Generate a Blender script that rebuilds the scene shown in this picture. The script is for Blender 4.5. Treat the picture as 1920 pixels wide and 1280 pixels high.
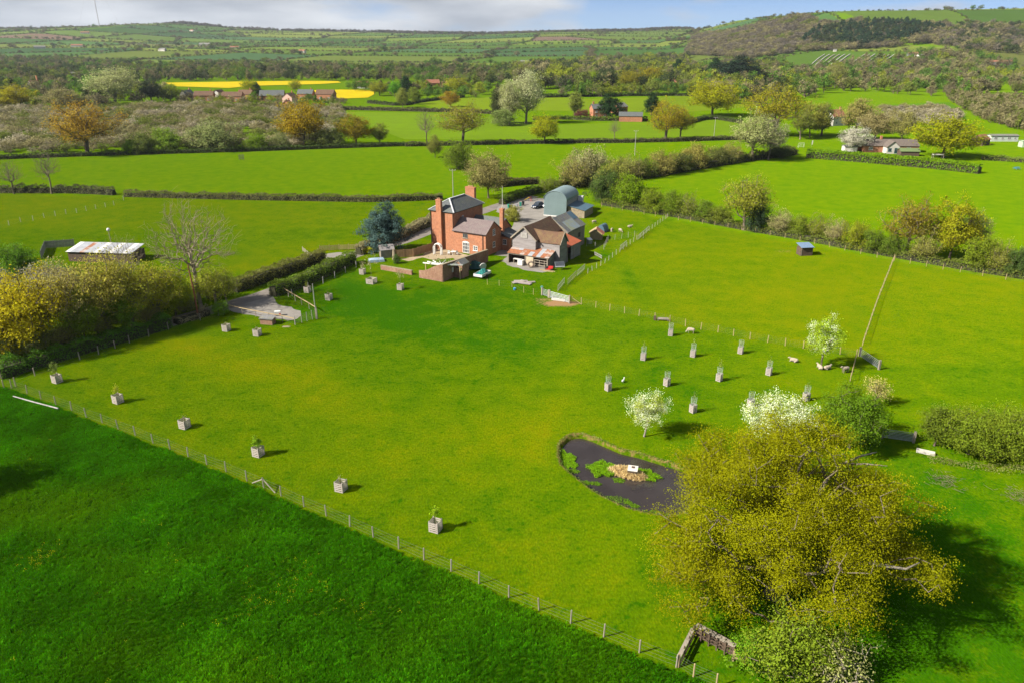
import bpy, bmesh, math, random
import numpy as np
from mathutils import Vector, Matrix, noise as mnoise
for o in list(bpy.data.objects): bpy.data.objects.remove(o)
S = bpy.context.scene
C = S.collection
R = math.radians
rng = np.random.default_rng(7)
random.seed(7)

# ------------------------------------------------------------------ camera
CH, FPX = 42.0, 1400.0                       # drone height, focal length in photo pixels (1920 wide)
PITCH = math.atan(560 / FPX)
cam_d = bpy.data.cameras.new('camera'); cam = bpy.data.objects.new('camera', cam_d); C.objects.link(cam)
cam.location = (0, 0, CH); cam.rotation_euler = (R(90) - PITCH, 0, 0)
cam_d.sensor_width = 36; cam_d.lens = 36 * FPX / 1920; cam_d.clip_start = .5; cam_d.clip_end = 60000
S.camera = cam
S.render.resolution_x, S.render.resolution_y = 1024, 682

# ------------------------------------------------------------------ sky, sun, exposure

SUN_AZ, SUN_EL = 20.0, 37.0                  # shadows point 20 deg left of +X (away from camera), 37 deg high
world = bpy.data.worlds.new('World'); S.world = world; world.use_nodes = True
wt = world.node_tree; wt.nodes.clear()
def wn(t, **k):
    n = wt.nodes.new(t)
    for a, v in k.items(): setattr(n, a, v)
    return n
wo = wn('ShaderNodeOutputWorld'); wb = wn('ShaderNodeBackground')
sky = wn('ShaderNodeTexSky', sky_type='NISHITA', sun_disc=False, sun_elevation=R(SUN_EL), sun_rotation=R(270 - SUN_AZ),
         altitude=100, air_density=.4, dust_density=.15, ozone_density=5.0)
tc = wn('ShaderNodeTexCoord')
# cloud layer: fractal noise over the sky directions, flattened towards the horizon; the same law over the whole sky
cmb = wn('ShaderNodeMapping'); cmb.inputs['Scale'].default_value = (1, 1, 4.2); cmb.inputs['Location'].default_value = (7.1, 2.5, .3)
wt.links.new(tc.outputs['Generated'], cmb.inputs[0])
cn = wn('ShaderNodeTexNoise'); cn.inputs['Scale'].default_value = 2.2; cn.inputs['Detail'].default_value = 7; cn.inputs['Roughness'].default_value = .55
wt.links.new(cmb.outputs[0], cn.inputs['Vector'])
cr = wn('ShaderNodeValToRGB'); cr.color_ramp.elements[0].position = .46; cr.color_ramp.elements[1].position = .54
wt.links.new(cn.outputs['Fac'], cr.inputs[0])
cn2 = wn('ShaderNodeTexNoise'); cn2.inputs['Scale'].default_value = 6.5; cn2.inputs['Detail'].default_value = 6
wt.links.new(cmb.outputs[0], cn2.inputs['Vector'])
cc = wn('ShaderNodeValToRGB')
cc.color_ramp.elements[0].position = .35; cc.color_ramp.elements[0].color = (2.5, 2.75, 3.2, 1)
cc.color_ramp.elements[1].position = .68; cc.color_ramp.elements[1].color = (5.7, 5.85, 6.05, 1)
wt.links.new(cn2.outputs['Fac'], cc.inputs[0])
cmx = wn('ShaderNodeMixRGB'); wt.links.new(cr.outputs[0], cmx.inputs[0]); skm = wn('ShaderNodeMixRGB', blend_type='MULTIPLY'); skm.inputs[0].default_value = 1; skm.inputs[2].default_value = (.72, .76, .80, 1); wt.links.new(sky.outputs[0], skm.inputs[1]); wt.links.new(skm.outputs[0], cmx.inputs[1]); wt.links.new(cc.outputs[0], cmx.inputs[2])
wt.links.new(cmx.outputs[0], wb.inputs[0]); wb.inputs[1].default_value = .06
wt.links.new(wb.outputs[0], wo.inputs[0])
sd = bpy.data.lights.new('sun', 'SUN'); sun = bpy.data.objects.new('sun', sd); C.objects.link(sun)
sd.energy = 4.7; sd.angle = R(.5); sd.color = (1, .93, .82)
sv = Vector((-math.cos(R(SUN_AZ)) * math.cos(R(SUN_EL)), -math.sin(R(SUN_AZ)) * math.cos(R(SUN_EL)), math.sin(R(SUN_EL))))
sun.rotation_euler = sv.to_track_quat('Z', 'Y').to_euler(); sun.location = sv * 200
S.view_settings.view_transform = 'Standard'; S.view_settings.look = 'None'
S.view_settings.exposure = 1.3; S.view_settings.gamma = 1; S.view_settings.use_curve_mapping = False
HAZE_D = .00004
S.cycles.use_denoising = True
S.cycles.max_bounces = 6; S.cycles.diffuse_bounces = 3; S.cycles.glossy_bounces = 2; S.cycles.transmission_bounces = 3
S.cycles.transparent_max_bounces = 6; S.cycles.volume_bounces = 0; S.cycles.sample_clamp_indirect = 6
S.cycles.caustics_reflective = False; S.cycles.caustics_refractive = False

# ------------------------------------------------------------------ where things stand (metres, camera over the origin, looking to +Y)
def smooth(a, b, t):
    t = np.clip((np.asarray(t, float) - a) / (b - a), 0, 1); return t * t * (3 - 2 * t)
RX = [-6000, -2900, -2500, -2200, -1950, -1700, -1450, -1200, -900, -500, -100, 100, 350, 650, 900, 1100, 1500, 2500, 6000]
RZ = [95, 100, 106, 110, 122, 134, 110, 97, 90, 83, 82, 90, 95, 97, 106, 80, 75, 80, 90]
HX = [-500, 330, 430, 520, 600, 690, 770, 850, 1000, 1250, 1600, 6000]
HZ = [0, 0, 24, 48, 68, 92, 112, 115, 116, 120, 128, 128]
def terr(x, y):
    x = np.asarray(x, float); y = np.asarray(y, float)
    a = np.interp(x, RX, RZ) * (.28 * smooth(1450, 2300, y) + .72 * smooth(2100, 4300, y)) * (1 - .5 * smooth(4600, 8000, y))
    w = 5 * np.sin(x / 310 + 1) * np.sin(y / 420) * smooth(1500, 2600, y)
    h = np.interp(x, HX, HZ) * (.32 * smooth(1000, 1420, y) + .68 * smooth(1450, 2050, y)) * (1 - smooth(2700, 3800, y) * .7)
    return np.maximum(a + w, h) + .0 * x
def ray(px, py):
    xc = (px - 960) / FPX; yc = (640 - py) / FPX
    return np.array([xc, math.cos(PITCH) + yc * math.sin(PITCH), -math.sin(PITCH) + yc * math.cos(PITCH)])
def G(px, py, z=0.0):
    """ground point that shows at photo pixel px, py (survey helper for the flat valley floor)"""
    d = ray(px, py); t = (z - CH) / d[2]; return float(d[0] * t), float(d[1] * t)
def GT(px, py):
    d = ray(px, py); t = 500.0
    while t < 9000:
        if CH + d[2] * t <= float(terr(d[0] * t, d[1] * t)): break
        t += 6
    return float(d[0] * t), float(d[1] * t)
def height_at(px, py0, py1):
    x, y = G(px, py0); d = ray(px, py1); return CH + d[2] * y / d[1]
def depth(x, y, z=0): return y * math.cos(PITCH) + (CH - z) * math.sin(PITCH)

# ------------------------------------------------------------------ scene-graph helpers
def tag(o, label=None, cat=None, group=None, kind=None):
    if label: o['label'] = label
    if cat: o['category'] = cat
    if group: o['group'] = group
    if kind: o['kind'] = kind
    return o
def thing(name, label, cat, loc=(0, 0, 0), rz=0, group=None):
    o = bpy.data.objects.new(name, None); C.objects.link(o)
    o.location = loc if len(loc) == 3 else (loc[0], loc[1], 0); o.rotation_euler = (0, 0, rz); o.empty_display_size = .2
    return tag(o, label, cat, group)
def link(name, me, parent=None, loc=None, rot=None, scale=None, color=None):
    o = bpy.data.objects.new(name, me); C.objects.link(o)
    if parent: o.parent = parent
    if loc is not None: o.location = loc
    if rot is not None: o.rotation_euler = rot
    if scale is not None: o.scale = scale
    if color is not None: o.color = color
    return o
def copy_tree(o, parent=None):
    c = o.copy(); C.objects.link(c); c.parent = parent
    for ch in list(o.children): copy_tree(ch, c)
    return c

class MB:
    """collects boxes, tubes and sheets; build() links them as one mesh object"""
    def __init__(s): s.v = []; s.f = []
    def add(s, vs, fs):
        n = len(s.v); s.v += [tuple(map(float, q)) for q in vs]; s.f += [tuple(i + n for i in q) for q in fs]; return s
    def box(s, x0, x1, y0, y1, z0, z1):
        return s.add([(x0,y0,z0),(x1,y0,z0),(x1,y1,z0),(x0,y1,z0),(x0,y0,z1),(x1,y0,z1),(x1,y1,z1),(x0,y1,z1)],
                     [(0,3,2,1),(4,5,6,7),(0,1,5,4),(1,2,6,5),(2,3,7,6),(3,0,4,7)])
    def bar(s, a, b, w, h=None, up=(0, 0, 1)):
        a = Vector(a); b = Vector(b); h = h or w; d = (b - a).normalized(); u = Vector(up)
        if abs(d.dot(u)) > .95: u = Vector((1, 0, 0))
        sx = d.cross(u).normalized() * w / 2; sz = sx.cross(d).normalized() * h / 2
        vs = [a - sx - sz, a + sx - sz, a + sx + sz, a - sx + sz, b - sx - sz, b + sx - sz, b + sx + sz, b - sx + sz]
        return s.add(vs, [(0,1,2,3),(7,6,5,4),(4,5,1,0),(5,6,2,1),(6,7,3,2),(7,4,0,3)])
    def tube(s, pts, rad, n=6, cap=True):
        pts = [Vector(p) for p in pts]; rad = rad if hasattr(rad, '__len__') else [rad] * len(pts)
        base = len(s.v); fs = []; vs = []
        for i, p in enumerate(pts):
            d = (pts[min(i + 1, len(pts) - 1)] - pts[max(i - 1, 0)]).normalized()
            u = Vector((0, 0, 1)) if abs(d.z) < .9 else Vector((1, 0, 0))
            a = d.cross(u).normalized(); b = d.cross(a)
            for k in range(n):
                t = 2 * math.pi * k / n; vs.append(p + (a * math.cos(t) + b * math.sin(t)) * rad[i])
        for i in range(len(pts) - 1):
            for k in range(n):
                fs.append((i*n+k, i*n+(k+1) % n, (i+1)*n+(k+1) % n, (i+1)*n+k))
        if cap: fs.append(tuple(range(n))); fs.append(tuple((len(pts)-1)*n + k for k in reversed(range(n))))
        return s.add(vs, fs)
    def prism(s, poly, z0, z1):
        n = len(poly); vs = [(p[0], p[1], z0) for p in poly] + [(p[0], p[1], z1) for p in poly]
        return s.add(vs, [tuple(reversed(range(n))), tuple(range(n, 2*n))] + [(i, (i+1) % n, n+(i+1) % n, n+i) for i in range(n)])
    def slab(s, quad, t):
        """quad of 3D corners made into a slab t thick (downwards along its normal)"""
        q = [Vector(p) for p in quad]; nrm = (q[1]-q[0]).cross(q[2]-q[0]).normalized()
        if nrm.z < 0: nrm = -nrm
        n = len(q)
        return s.add(q + [p - nrm * t for p in q], [tuple(range(n)), tuple(reversed(range(n, 2*n)))] + [(i, n+i, n+(i+1) % n, (i+1) % n) for i in range(n)])
    def mesh(s, name, m, smooth_=False):
        me = bpy.data.meshes.new(name); me.from_pydata(s.v, [], s.f); me.materials.append(m)
        bm = bmesh.new(); bm.from_mesh(me); bmesh.ops.recalc_face_normals(bm, faces=bm.faces); bm.to_mesh(me); bm.free()
        if smooth_: me.shade_smooth()
        me.update(); return me
    def build(s, name, m, parent=None, smooth_=False, **k):
        return link(name, s.mesh(name, m, smooth_), parent, **k)

# ------------------------------------------------------------------ materials
def nodes(m):
    m.use_nodes = True; t = m.node_tree; t.nodes.clear(); return t
class NT:
    def __init__(s, t): s.t = t
    def n(s, ty, ins=None, **k):
        q = s.t.nodes.new('ShaderNode' + ty)
        for a, v in k.items(): setattr(q, a, v)
        for a, v in (ins or {}).items():
            if hasattr(v, 'is_output') or isinstance(v, bpy.types.NodeSocket): s.t.links.new(v, q.inputs[a])
            else: q.inputs[a].default_value = v
        return q
    def mix(s, fac, a, b, blend='MIX'):
        q = s.t.nodes.new('ShaderNodeMixRGB'); q.blend_type = blend
        for i, v in enumerate((fac, a, b)):
            if isinstance(v, bpy.types.NodeSocket): s.t.links.new(v, q.inputs[i])
            elif i == 0: q.inputs[0].default_value = v
            else: q.inputs[i].default_value = (*v[:3], 1)
        return q.outputs[0]
    def math(s, op, a, b=0.0, clamp=False):
        q = s.t.nodes.new('ShaderNodeMath'); q.operation = op; q.use_clamp = clamp
        for i, v in enumerate((a, b)):
            if isinstance(v, bpy.types.NodeSocket): s.t.links.new(v, q.inputs[i])
            else: q.inputs[i].default_value = v
        return q.outputs[0]
    def noise(s, vec, scale, detail=4, rough=.55, dist=0.0):
        return s.n('TexNoise', {'Vector': vec, 'Scale': scale, 'Detail': detail, 'Roughness': rough, 'Distortion': dist}).outputs['Fac']
    def ramp(s, fac, lo, hi):
        q = s.t.nodes.new('ShaderNodeMapRange'); q.inputs[1].default_value = lo; q.inputs[2].default_value = hi
        s.t.links.new(fac, q.inputs[0]); return q.outputs[0]
    def scale(s, vec, v):
        q = s.t.nodes.new('ShaderNodeMapping'); q.inputs['Scale'].default_value = v; s.t.links.new(vec, q.inputs[0]); return q.outputs[0]
    def out(s, sh): s.t.links.new(sh, s.n('OutputMaterial').inputs[0])

def M(name, col, col2=None, sc=3.0, rough=.85, bump=0.0, bsc=None, metal=0.0, spec=.3, stretch=None, lo=.38, hi=.64):
    """weathered paint / wood / stone: two colours mixed by noise, a second finer noise for grain, bump"""
    m = bpy.data.materials.new(name); N = NT(nodes(m))
    tc = N.n('TexCoord').outputs['Object']
    v = N.scale(tc, stretch) if stretch else tc
    col2 = col2 or tuple(c * .7 for c in col)
    a = N.ramp(N.noise(v, sc, 5), lo, hi); c = N.mix(a, col, col2)
    g = N.ramp(N.noise(v, sc * 9, 2), .25, .8); c = N.mix(N.math('MULTIPLY', g, .35), c, tuple(q * .55 for q in col2))
    b = N.n('BsdfPrincipled', {'Base Color': c, 'Roughness': rough, 'Metallic': metal, 'Specular IOR Level': spec})
    if bump:
        bn = N.n('Bump', {'Strength': bump, 'Distance': .05, 'Height': N.noise(v, bsc or sc * 6, 3)}); N.t.links.new(bn.outputs[0], b.inputs['Normal'])
    N.out(b.outputs[0]); return m

def brick_mat(name, c1, c2, mortar, wear):
    m = bpy.data.materials.new(name); N = NT(nodes(m)); tc = N.n('TexCoord').outputs['Object']
    s = N.n('SeparateXYZ', {0: tc}); u = N.math('ADD', s.outputs[0], s.outputs[1])
    v = N.n('CombineXYZ', {0: u, 1: s.outputs[2]}).outputs[0]
    b = N.n('TexBrick', {'Vector': v, 'Color1': (*c1, 1), 'Color2': (*c2, 1), 'Mortar': (*mortar, 1), 'Scale': 1.0, 'Mortar Size': .012, 'Brick Width': .225, 'Row Height': .075})
    c = N.mix(N.ramp(N.noise(tc, .5, 6, .65), .36, .66), b.outputs[0], wear)
    c = N.mix(N.math('MULTIPLY', N.ramp(N.noise(tc, 2.2, 5), .4, .7), .5), c, tuple(q * .5 for q in c1))
    p = N.n('BsdfPrincipled', {'Base Color': c, 'Roughness': .9, 'Specular IOR Level': .2})
    bn = N.n('Bump', {'Strength': .4, 'Distance': .02, 'Height': b.outputs[1]}); bn.invert = True; N.t.links.new(bn.outputs[0], p.inputs['Normal'])
    N.out(p.outputs[0]); return m

def tile_mat(name, c1, c2, lichen, row=.14, width=.22, amount=.5, rough=.65):
    """slates or clay tiles laid in rows up the slope, with lichen and odd replacements"""
    m = bpy.data.materials.new(name); N = NT(nodes(m)); tc = N.n('TexCoord').outputs['Object']
    s = N.n('SeparateXYZ', {0: tc}); u = N.math('ADD', s.outputs[0], N.math('MULTIPLY', s.outputs[1], .37))
    v = N.n('CombineXYZ', {0: u, 1: s.outputs[2]}).outputs[0]
    b = N.n('TexBrick', {'Vector': v, 'Color1': (*c1, 1), 'Color2': (*c2, 1), 'Mortar': (*[q * .35 for q in c1], 1), 'Scale': 1.0, 'Mortar Size': .008, 'Brick Width': width, 'Row Height': row})
    c = N.mix(N.math('MULTIPLY', N.ramp(N.noise(tc, 1.1, 6, .7), .42, .66), amount), b.outputs[0], lichen)
    c = N.mix(N.math('MULTIPLY', N.ramp(N.noise(tc, 5, 3), .45, .75), .4), c, tuple(q * .5 for q in c1))
    p = N.n('BsdfPrincipled', {'Base Color': c, 'Roughness': rough, 'Specular IOR Level': .3})
    bn = N.n('Bump', {'Strength': .5, 'Distance': .03, 'Height': b.outputs[1]}); bn.invert = True; N.t.links.new(bn.outputs[0], p.inputs['Normal'])
    N.out(p.outputs[0]); return m

def leaf_mat(name, source='OBJECT', trans=.42, gain=1.6):
    """leaf colour comes from the object's own colour (or the scattered instance's), each leaf a little different"""
    m = bpy.data.materials.new(name); N = NT(nodes(m))
    if source == 'OBJECT': col = N.n('ObjectInfo').outputs['Color']
    else: col = N.n('Attribute', attribute_type='INSTANCER', attribute_name='tint').outputs['Color']
    var = N.n('Attribute', attribute_type='GEOMETRY', attribute_name='var').outputs['Fac']
    col = N.mix(1, col, (.93, 1.04, 1), 'MULTIPLY')
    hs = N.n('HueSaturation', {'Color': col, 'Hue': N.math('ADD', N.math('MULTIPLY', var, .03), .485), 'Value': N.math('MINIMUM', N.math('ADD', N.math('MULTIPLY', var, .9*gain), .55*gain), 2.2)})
    d = N.n('BsdfDiffuse', {'Color': hs.outputs[0]}); t = N.n('BsdfTranslucent', {'Color': hs.outputs[0]})
    x = N.n('MixShader', {0: trans, 1: d.outputs[0], 2: t.outputs[0]}); N.out(x.outputs[0]); return m

LEAF = leaf_mat('leaf'); LEAF_FAR = leaf_mat('leaf_far', 'INSTANCER', .35, 1.5)
BARK = M('bark', (.13, .10, .075), (.07, .055, .04), sc=6, stretch=(1, 1, .3), bump=.5)
BARK_PALE = M('bark_pale', (.25, .22, .175), (.15, .13, .1), sc=5, stretch=(1, 1, .4))
TWIG = M('twig', (.20, .16, .12), (.12, .09, .065), sc=4)
WOOD = M('weathered_timber', (.31, .27, .215), (.21, .18, .14), sc=2.5, stretch=(1, 1, .3), bump=.3)
WOOD_NEW = M('fresh_timber', (.38, .29, .155), (.29, .22, .11), sc=2.5, stretch=(1, 1, .3), bump=.2)
WOOD_GREY = M('silvered_timber', (.36, .345, .32), (.25, .235, .215), sc=2, bump=.3)
WOOD_DARK = M('dark_timber', (.12, .08, .055), (.07, .05, .035), sc=3, bump=.3)
WIRE = M('galvanised_wire', (.17, .18, .15), (.12, .13, .1), metal=.2, rough=.5)
STEEL = M('galvanised_steel', (.36, .38, .38), (.26, .28, .28), sc=4, metal=.5, rough=.42)
WHITE = M('white_paint', (.66, .66, .64), (.55, .54, .51), sc=1.5, rough=.55)
BLACK = M('black_rubber', (.03, .03, .03), (.02, .02, .02), rough=.7)
GLASS = M('window_glass', (.045, .055, .07), (.03, .035, .04), rough=.12, spec=.6)
BRICK = brick_mat('red_brick', (.39, .14, .07), (.32, .11, .055), (.3, .22, .15), (.44, .19, .1))
BRICK_OLD = brick_mat('weathered_brick', (.26, .105, .06), (.2, .08, .048), (.25, .2, .15), (.31, .2, .135))
SLATE = tile_mat('blue_slate', (.085, .095, .105), (.12, .125, .13), (.12, .14, .09))
SLATE_PURPLE = tile_mat('heather_slate', (.15, .112, .112), (.19, .14, .137), (.2, .19, .16), amount=.35)
SLATE_GREY = tile_mat('patched_slate', (.15, .15, .16), (.19, .187, .195), (.22, .22, .09), row=.2, width=.4, amount=.55)
TILE_BROWN = tile_mat('old_clay_tile', (.15, .075, .05), (.1, .06, .045), (.16, .13, .06), amount=.5, rough=.95)
TILE_RED = tile_mat('red_tile', (.32, .12, .07), (.25, .1, .06), (.22, .15, .1))
STONE = M('rubble_stone', (.33, .27, .18), (.22, .18, .12), sc=2.6, bump=.7, bsc=5)
GRAVEL = M('gravel', (.25, .23, .205), (.19, .175, .155), sc=.35, bump=.5, bsc=9, rough=.95)
TARMAC = M('lane_tarmac', (.2, .175, .15), (.15, .135, .12), sc=.4, bump=.3, bsc=12, rough=.95)
SOIL = M('bare_soil', (.3, .165, .085), (.22, .13, .07), sc=1.2, bump=.6, bsc=7, rough=1)
PAVING = M('sandy_paving', (.36, .285, .18), (.28, .22, .14), sc=.8, bump=.3, bsc=5)
TIN_BLUE = M('blue_green_sheet', (.185, .25, .255), (.165, .225, .23), sc=.5, rough=.45, spec=.4)
TIN_SLATEBLUE = M('slate_blue_sheet', (.075, .135, .18), (.065, .115, .15), sc=.6, rough=.5, spec=.4)
RUST = M('rusty_sheet', (.36, .14, .06), (.2, .085, .05), sc=1.6, rough=.85)
RUST_PALE = M('half_rusted_sheet', (.4, .36, .33), (.28, .12, .06), sc=.9, rough=.7, lo=.42, hi=.56)
GALV = M('dull_zinc_sheet', (.42, .445, .48), (.33, .335, .35), sc=1.1, rough=.5, metal=.2)
RED_OXIDE = M('red_oxide_sheet', (.36, .095, .04), (.29, .08, .04), sc=.7, rough=.7)
BOARD_GREY = M('silver_weatherboard', (.27, .25, .245), (.2, .18, .175), sc=1.2, stretch=(.35, .35, 2), bump=.3)
CREAM = M('cream_render', (.55, .53, .48), (.47, .44, .39), sc=.8)
YELLOW = M('yellow_plastic', (.75, .5, .03), (.6, .4, .03)); GREEN_PL = M('green_plastic', (.03, .25, .17), (.02, .16, .12), rough=.5)
RED_PAINT = M('red_paint', (.6, .04, .03), (.4, .03, .03), rough=.45); BLUE_PL = M('blue_plastic', (.05, .25, .45), (.04, .2, .35))
WOOL = M('wool', (.40, .34, .26), (.32, .27, .2), sc=8, bump=.8, bsc=14, rough=1)
REED = M('dry_reed', (.5, .36, .2), (.36, .25, .13), sc=5)

# ------------------------------------------------------------------ ground
def inside(poly, x, y):
    """vectorised point-in-polygon"""
    x = np.asarray(x); y = np.asarray(y); r = np.zeros(x.shape, bool); n = len(poly)
    for i in range(n):
        x0, y0 = poly[i]; x1, y1 = poly[(i + 1) % n]
        if y0 == y1: continue
        c = ((y0 > y) != (y1 > y)) & (x < (x1 - x0) * (y - y0) / (y1 - y0) + x0); r ^= c
    return r
def edge_dist(poly, x, y, closed=True):
    d = np.full(np.shape(x), 1e9); n = len(poly)
    for i in range(n if closed else n - 1):
        ax, ay = poly[i]; bx, by = poly[(i + 1) % n]; L = (bx-ax)**2 + (by-ay)**2 + 1e-12
        t = np.clip(((x-ax)*(bx-ax) + (y-ay)*(by-ay)) / L, 0, 1)
        d = np.minimum(d, np.hypot(x-ax-t*(bx-ax), y-ay-t*(by-ay)))
    return d
POND = [G(*q) for q in [(1047,833),(1053,824),(1062,817),(1074,812),(1092,811),(1114,818),(1140,829),(1168,841),(1200,848),(1239,860),(1270,869),(1293,877),(1312,892),(1322,910),(1314,932),(1290,955),(1268,965),(1250,967),(1215,960),(1176,950),(1145,936),(1121,924),(1104,913),(1082,896),(1064,881),(1051,869),(1046,850)]]
px0, px1 = min(q[0] for q in POND) - 3, max(q[0] for q in POND) + 3
py0, py1 = min(q[1] for q in POND) - 3, max(q[1] for q in POND) + 3
def axis(lo, mid0, mid1, hi, step, grow):
    a = list(np.arange(mid0, mid1 + 1e-6, step)); s = step
    while a[-1] < hi: s = max(step, grow * abs(a[-1] - (mid0 + mid1) / 2 + 0)); a.append(a[-1] + s)
    s = step; b = [mid0]
    while b[-1] > lo: s = max(step, grow * abs(b[-1] - (mid0 + mid1) / 2)); b.append(b[-1] - s)
    return np.array(sorted(set(b + a)))
gx = axis(-12000, -110, 110, 12000, 2.5, .028); gy = axis(-400, 0, 190, 12000, 2.5, .024)
def snap(a, v): a[np.argmin(abs(a - v))] = v; return a
for v in (px0, px1): gx = snap(gx, v)
for v in (py0, py1): gy = snap(gy, v)
def bump(x, y, px, py, r, aspect=1.0, ang=0.0):
    cx, cy = G(px, py); dx, dy = x - cx, y - cy; c, s = math.cos(ang), math.sin(ang)
    u = dx * c + dy * s; v = (-dx * s + dy * c) * aspect; return np.exp(-(u*u + v*v) / (r*r))
def ground_attrs(x, y):
    """dryness 0 lush .. 1 straw, and bare-soil share: what grows where, plus grazing-view brightness put into the farther fields"""
    t = np.full(x.shape, .39)
    right = inside([G(*q) for q in [(1020,560),(1560,660),(1700,680),(2300,700),(2300,440),(1250,405)]], x, y)
    t[right] = .52  # yellower turf, its tone also lifted to stand for low-angle view brightness
    up = y > 178; t[up] = .46
    for a in [(480,690,9,.9,2.8,.9-1.25), (340,650,6,.75,2,-.3), (620,745,7,.55,2,-.5), (900,830,8,.3,1,0), (1010,800,7,.35,1,0), (1330,1010,6,.35,1,0), (560,470,16,.4,2,.3), (470,500,10,.5,2,.3), (1500,545,11,.22,1,0),
              (80,380,18,.3,1,0), (1290,320,30,.2,1,0), (700,880,7,.25,1,0), (1100,1050,6,.3,1,0), (1120,690,10,.2,1,0)]:
        t = t + a[3] * bump(x, y, a[0], a[1], a[2], a[4], a[5]) * .36
    for a in [(700,590,15,.28), (620,560,9,.25), (850,600,14,.25), (1000,660,10,.22), (960,530,12,.3), (1060,600,9,.15), (1600,1180,13,.5), (1800,1050,14,.42), (1700,900,9,.3), (800,560,10,.2), (1250,690,9,.2), (1160,740,8,.15), (1320,540,9,.12)]:
        t = t - a[3] * bump(x, y, a[0], a[1], a[2]) * .42
    for ln, w_, k_ in (([(1130,470),(1165,505),(1200,545),(1222,572)], 1.6, .22), ([(640,520),(700,570),(760,610),(860,640),(960,650)], 3.5, .14), ([(1075,600),(1090,660),(1060,740),(1020,800),(1000,860)], 1.4, -.12), ([(520,620),(560,690),(600,760)], 1.5, -.1), ([(1320,540),(1400,560),(1480,552)], 1.5, -.12)):
        t = t - k_ * np.exp(-(edge_dist([G(*q) for q in ln], x, y, False) / w_) ** 2)
    s = 1.1 * bump(x, y, 1046, 568, 4.6, 2.4, -.35) + .5 * bump(x, y, 1470, 472, 3, 1, 0) + .35 * bump(x, y, 1545, 693, 2.2) + .35 * bump(x, y, 1612, 662, 1.5)
    s += .35 * bump(x, y, 960, 492, 5) + .2 * bump(x, y, 1310, 1040, 2.5)
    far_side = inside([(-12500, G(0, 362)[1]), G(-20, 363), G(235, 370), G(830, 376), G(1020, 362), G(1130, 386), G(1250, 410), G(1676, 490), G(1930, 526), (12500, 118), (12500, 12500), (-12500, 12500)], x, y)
    fresh_and_grazing_bright = np.where(far_side, .7, 0); return t, s, fresh_and_grazing_bright  # greener far fields, with the brightness of a grazing view put into the colour
def carve(x, y):
    ins = inside(POND, x, y); d = edge_dist(POND, x, y); z = np.where(ins, -1.0 * smooth(0, .8, d) - .02, 0)
    rim = np.where(ins, 1 - smooth(.1, .9, d), 1 - smooth(0, .75, d)); return z, rim
vs, fs, dry, soil = [], [], [], []
X, Y = np.meshgrid(gx, gy); Z = terr(X, Y)
keep = ~((X[:-1, :-1] >= px0 - .01) & (X[1:, 1:] <= px1 + .01) & (Y[:-1, :-1] >= py0 - .01) & (Y[1:, 1:] <= py1 + .01))[:, :]
keep = ~((X[:-1, :-1] >= px0 - .01) & (X[:-1, 1:] <= px1 + .01) & (Y[:-1, :-1] >= py0 - .01) & (Y[1:, :-1] <= py1 + .01))
nx = len(gx); ii, jj = np.nonzero(keep)
F1 = np.stack([ii*nx+jj, ii*nx+jj+1, (ii+1)*nx+jj+1, (ii+1)*nx+jj], 1)
V1 = np.stack([X.ravel(), Y.ravel(), Z.ravel()], 1)
fx = np.linspace(px0, px1, int((px1-px0)/.3)); fy = np.linspace(py0, py1, int((py1-py0)/.3)); X2, Y2 = np.meshgrid(fx, fy); z2, rim = carve(X2, Y2)
V2 = np.stack([X2.ravel(), Y2.ravel(), z2.ravel()], 1); m2 = len(fx); i2, j2 = np.meshgrid(range(len(fy)-1), range(m2-1), indexing='ij'); i2 = i2.ravel(); j2 = j2.ravel()
F2 = np.stack([i2*m2+j2, i2*m2+j2+1, (i2+1)*m2+j2+1, (i2+1)*m2+j2], 1) + len(V1)
V = np.concatenate([V1, V2]); FF = np.concatenate([F1, F2])
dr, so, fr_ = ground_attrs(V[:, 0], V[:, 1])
so[len(V1):] = np.maximum(so[len(V1):], rim.ravel() * .5)
def mesh_np(name, V, F, m, attrs=None, smooth_=False):
    """mesh from numpy arrays (all faces the same size); attrs are point floats"""
    me = bpy.data.meshes.new(name); k = F.shape[1]
    me.vertices.add(len(V)); me.vertices.foreach_set('co', np.ascontiguousarray(V, np.float32).ravel())
    me.loops.add(F.size); me.loops.foreach_set('vertex_index', np.ascontiguousarray(F, np.int32).ravel())
    me.polygons.add(len(F)); me.polygons.foreach_set('loop_start', np.arange(0, F.size, k, dtype=np.int32))
    me.polygons.foreach_set('loop_total', np.full(len(F), k, np.int32))
    if smooth_: me.polygons.foreach_set('use_smooth', np.ones(len(F), bool))
    for a, v in (attrs or {}).items():
        if v.ndim == 2: me.attributes.new(a, 'FLOAT_COLOR', 'POINT').data.foreach_set('color', np.ascontiguousarray(v, np.float32).ravel())
        else: me.attributes.new(a, 'FLOAT', 'POINT').data.foreach_set('value', np.ascontiguousarray(v, np.float32))
    if m: me.materials.append(m)
    me.update(calc_edges=True); return me
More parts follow.
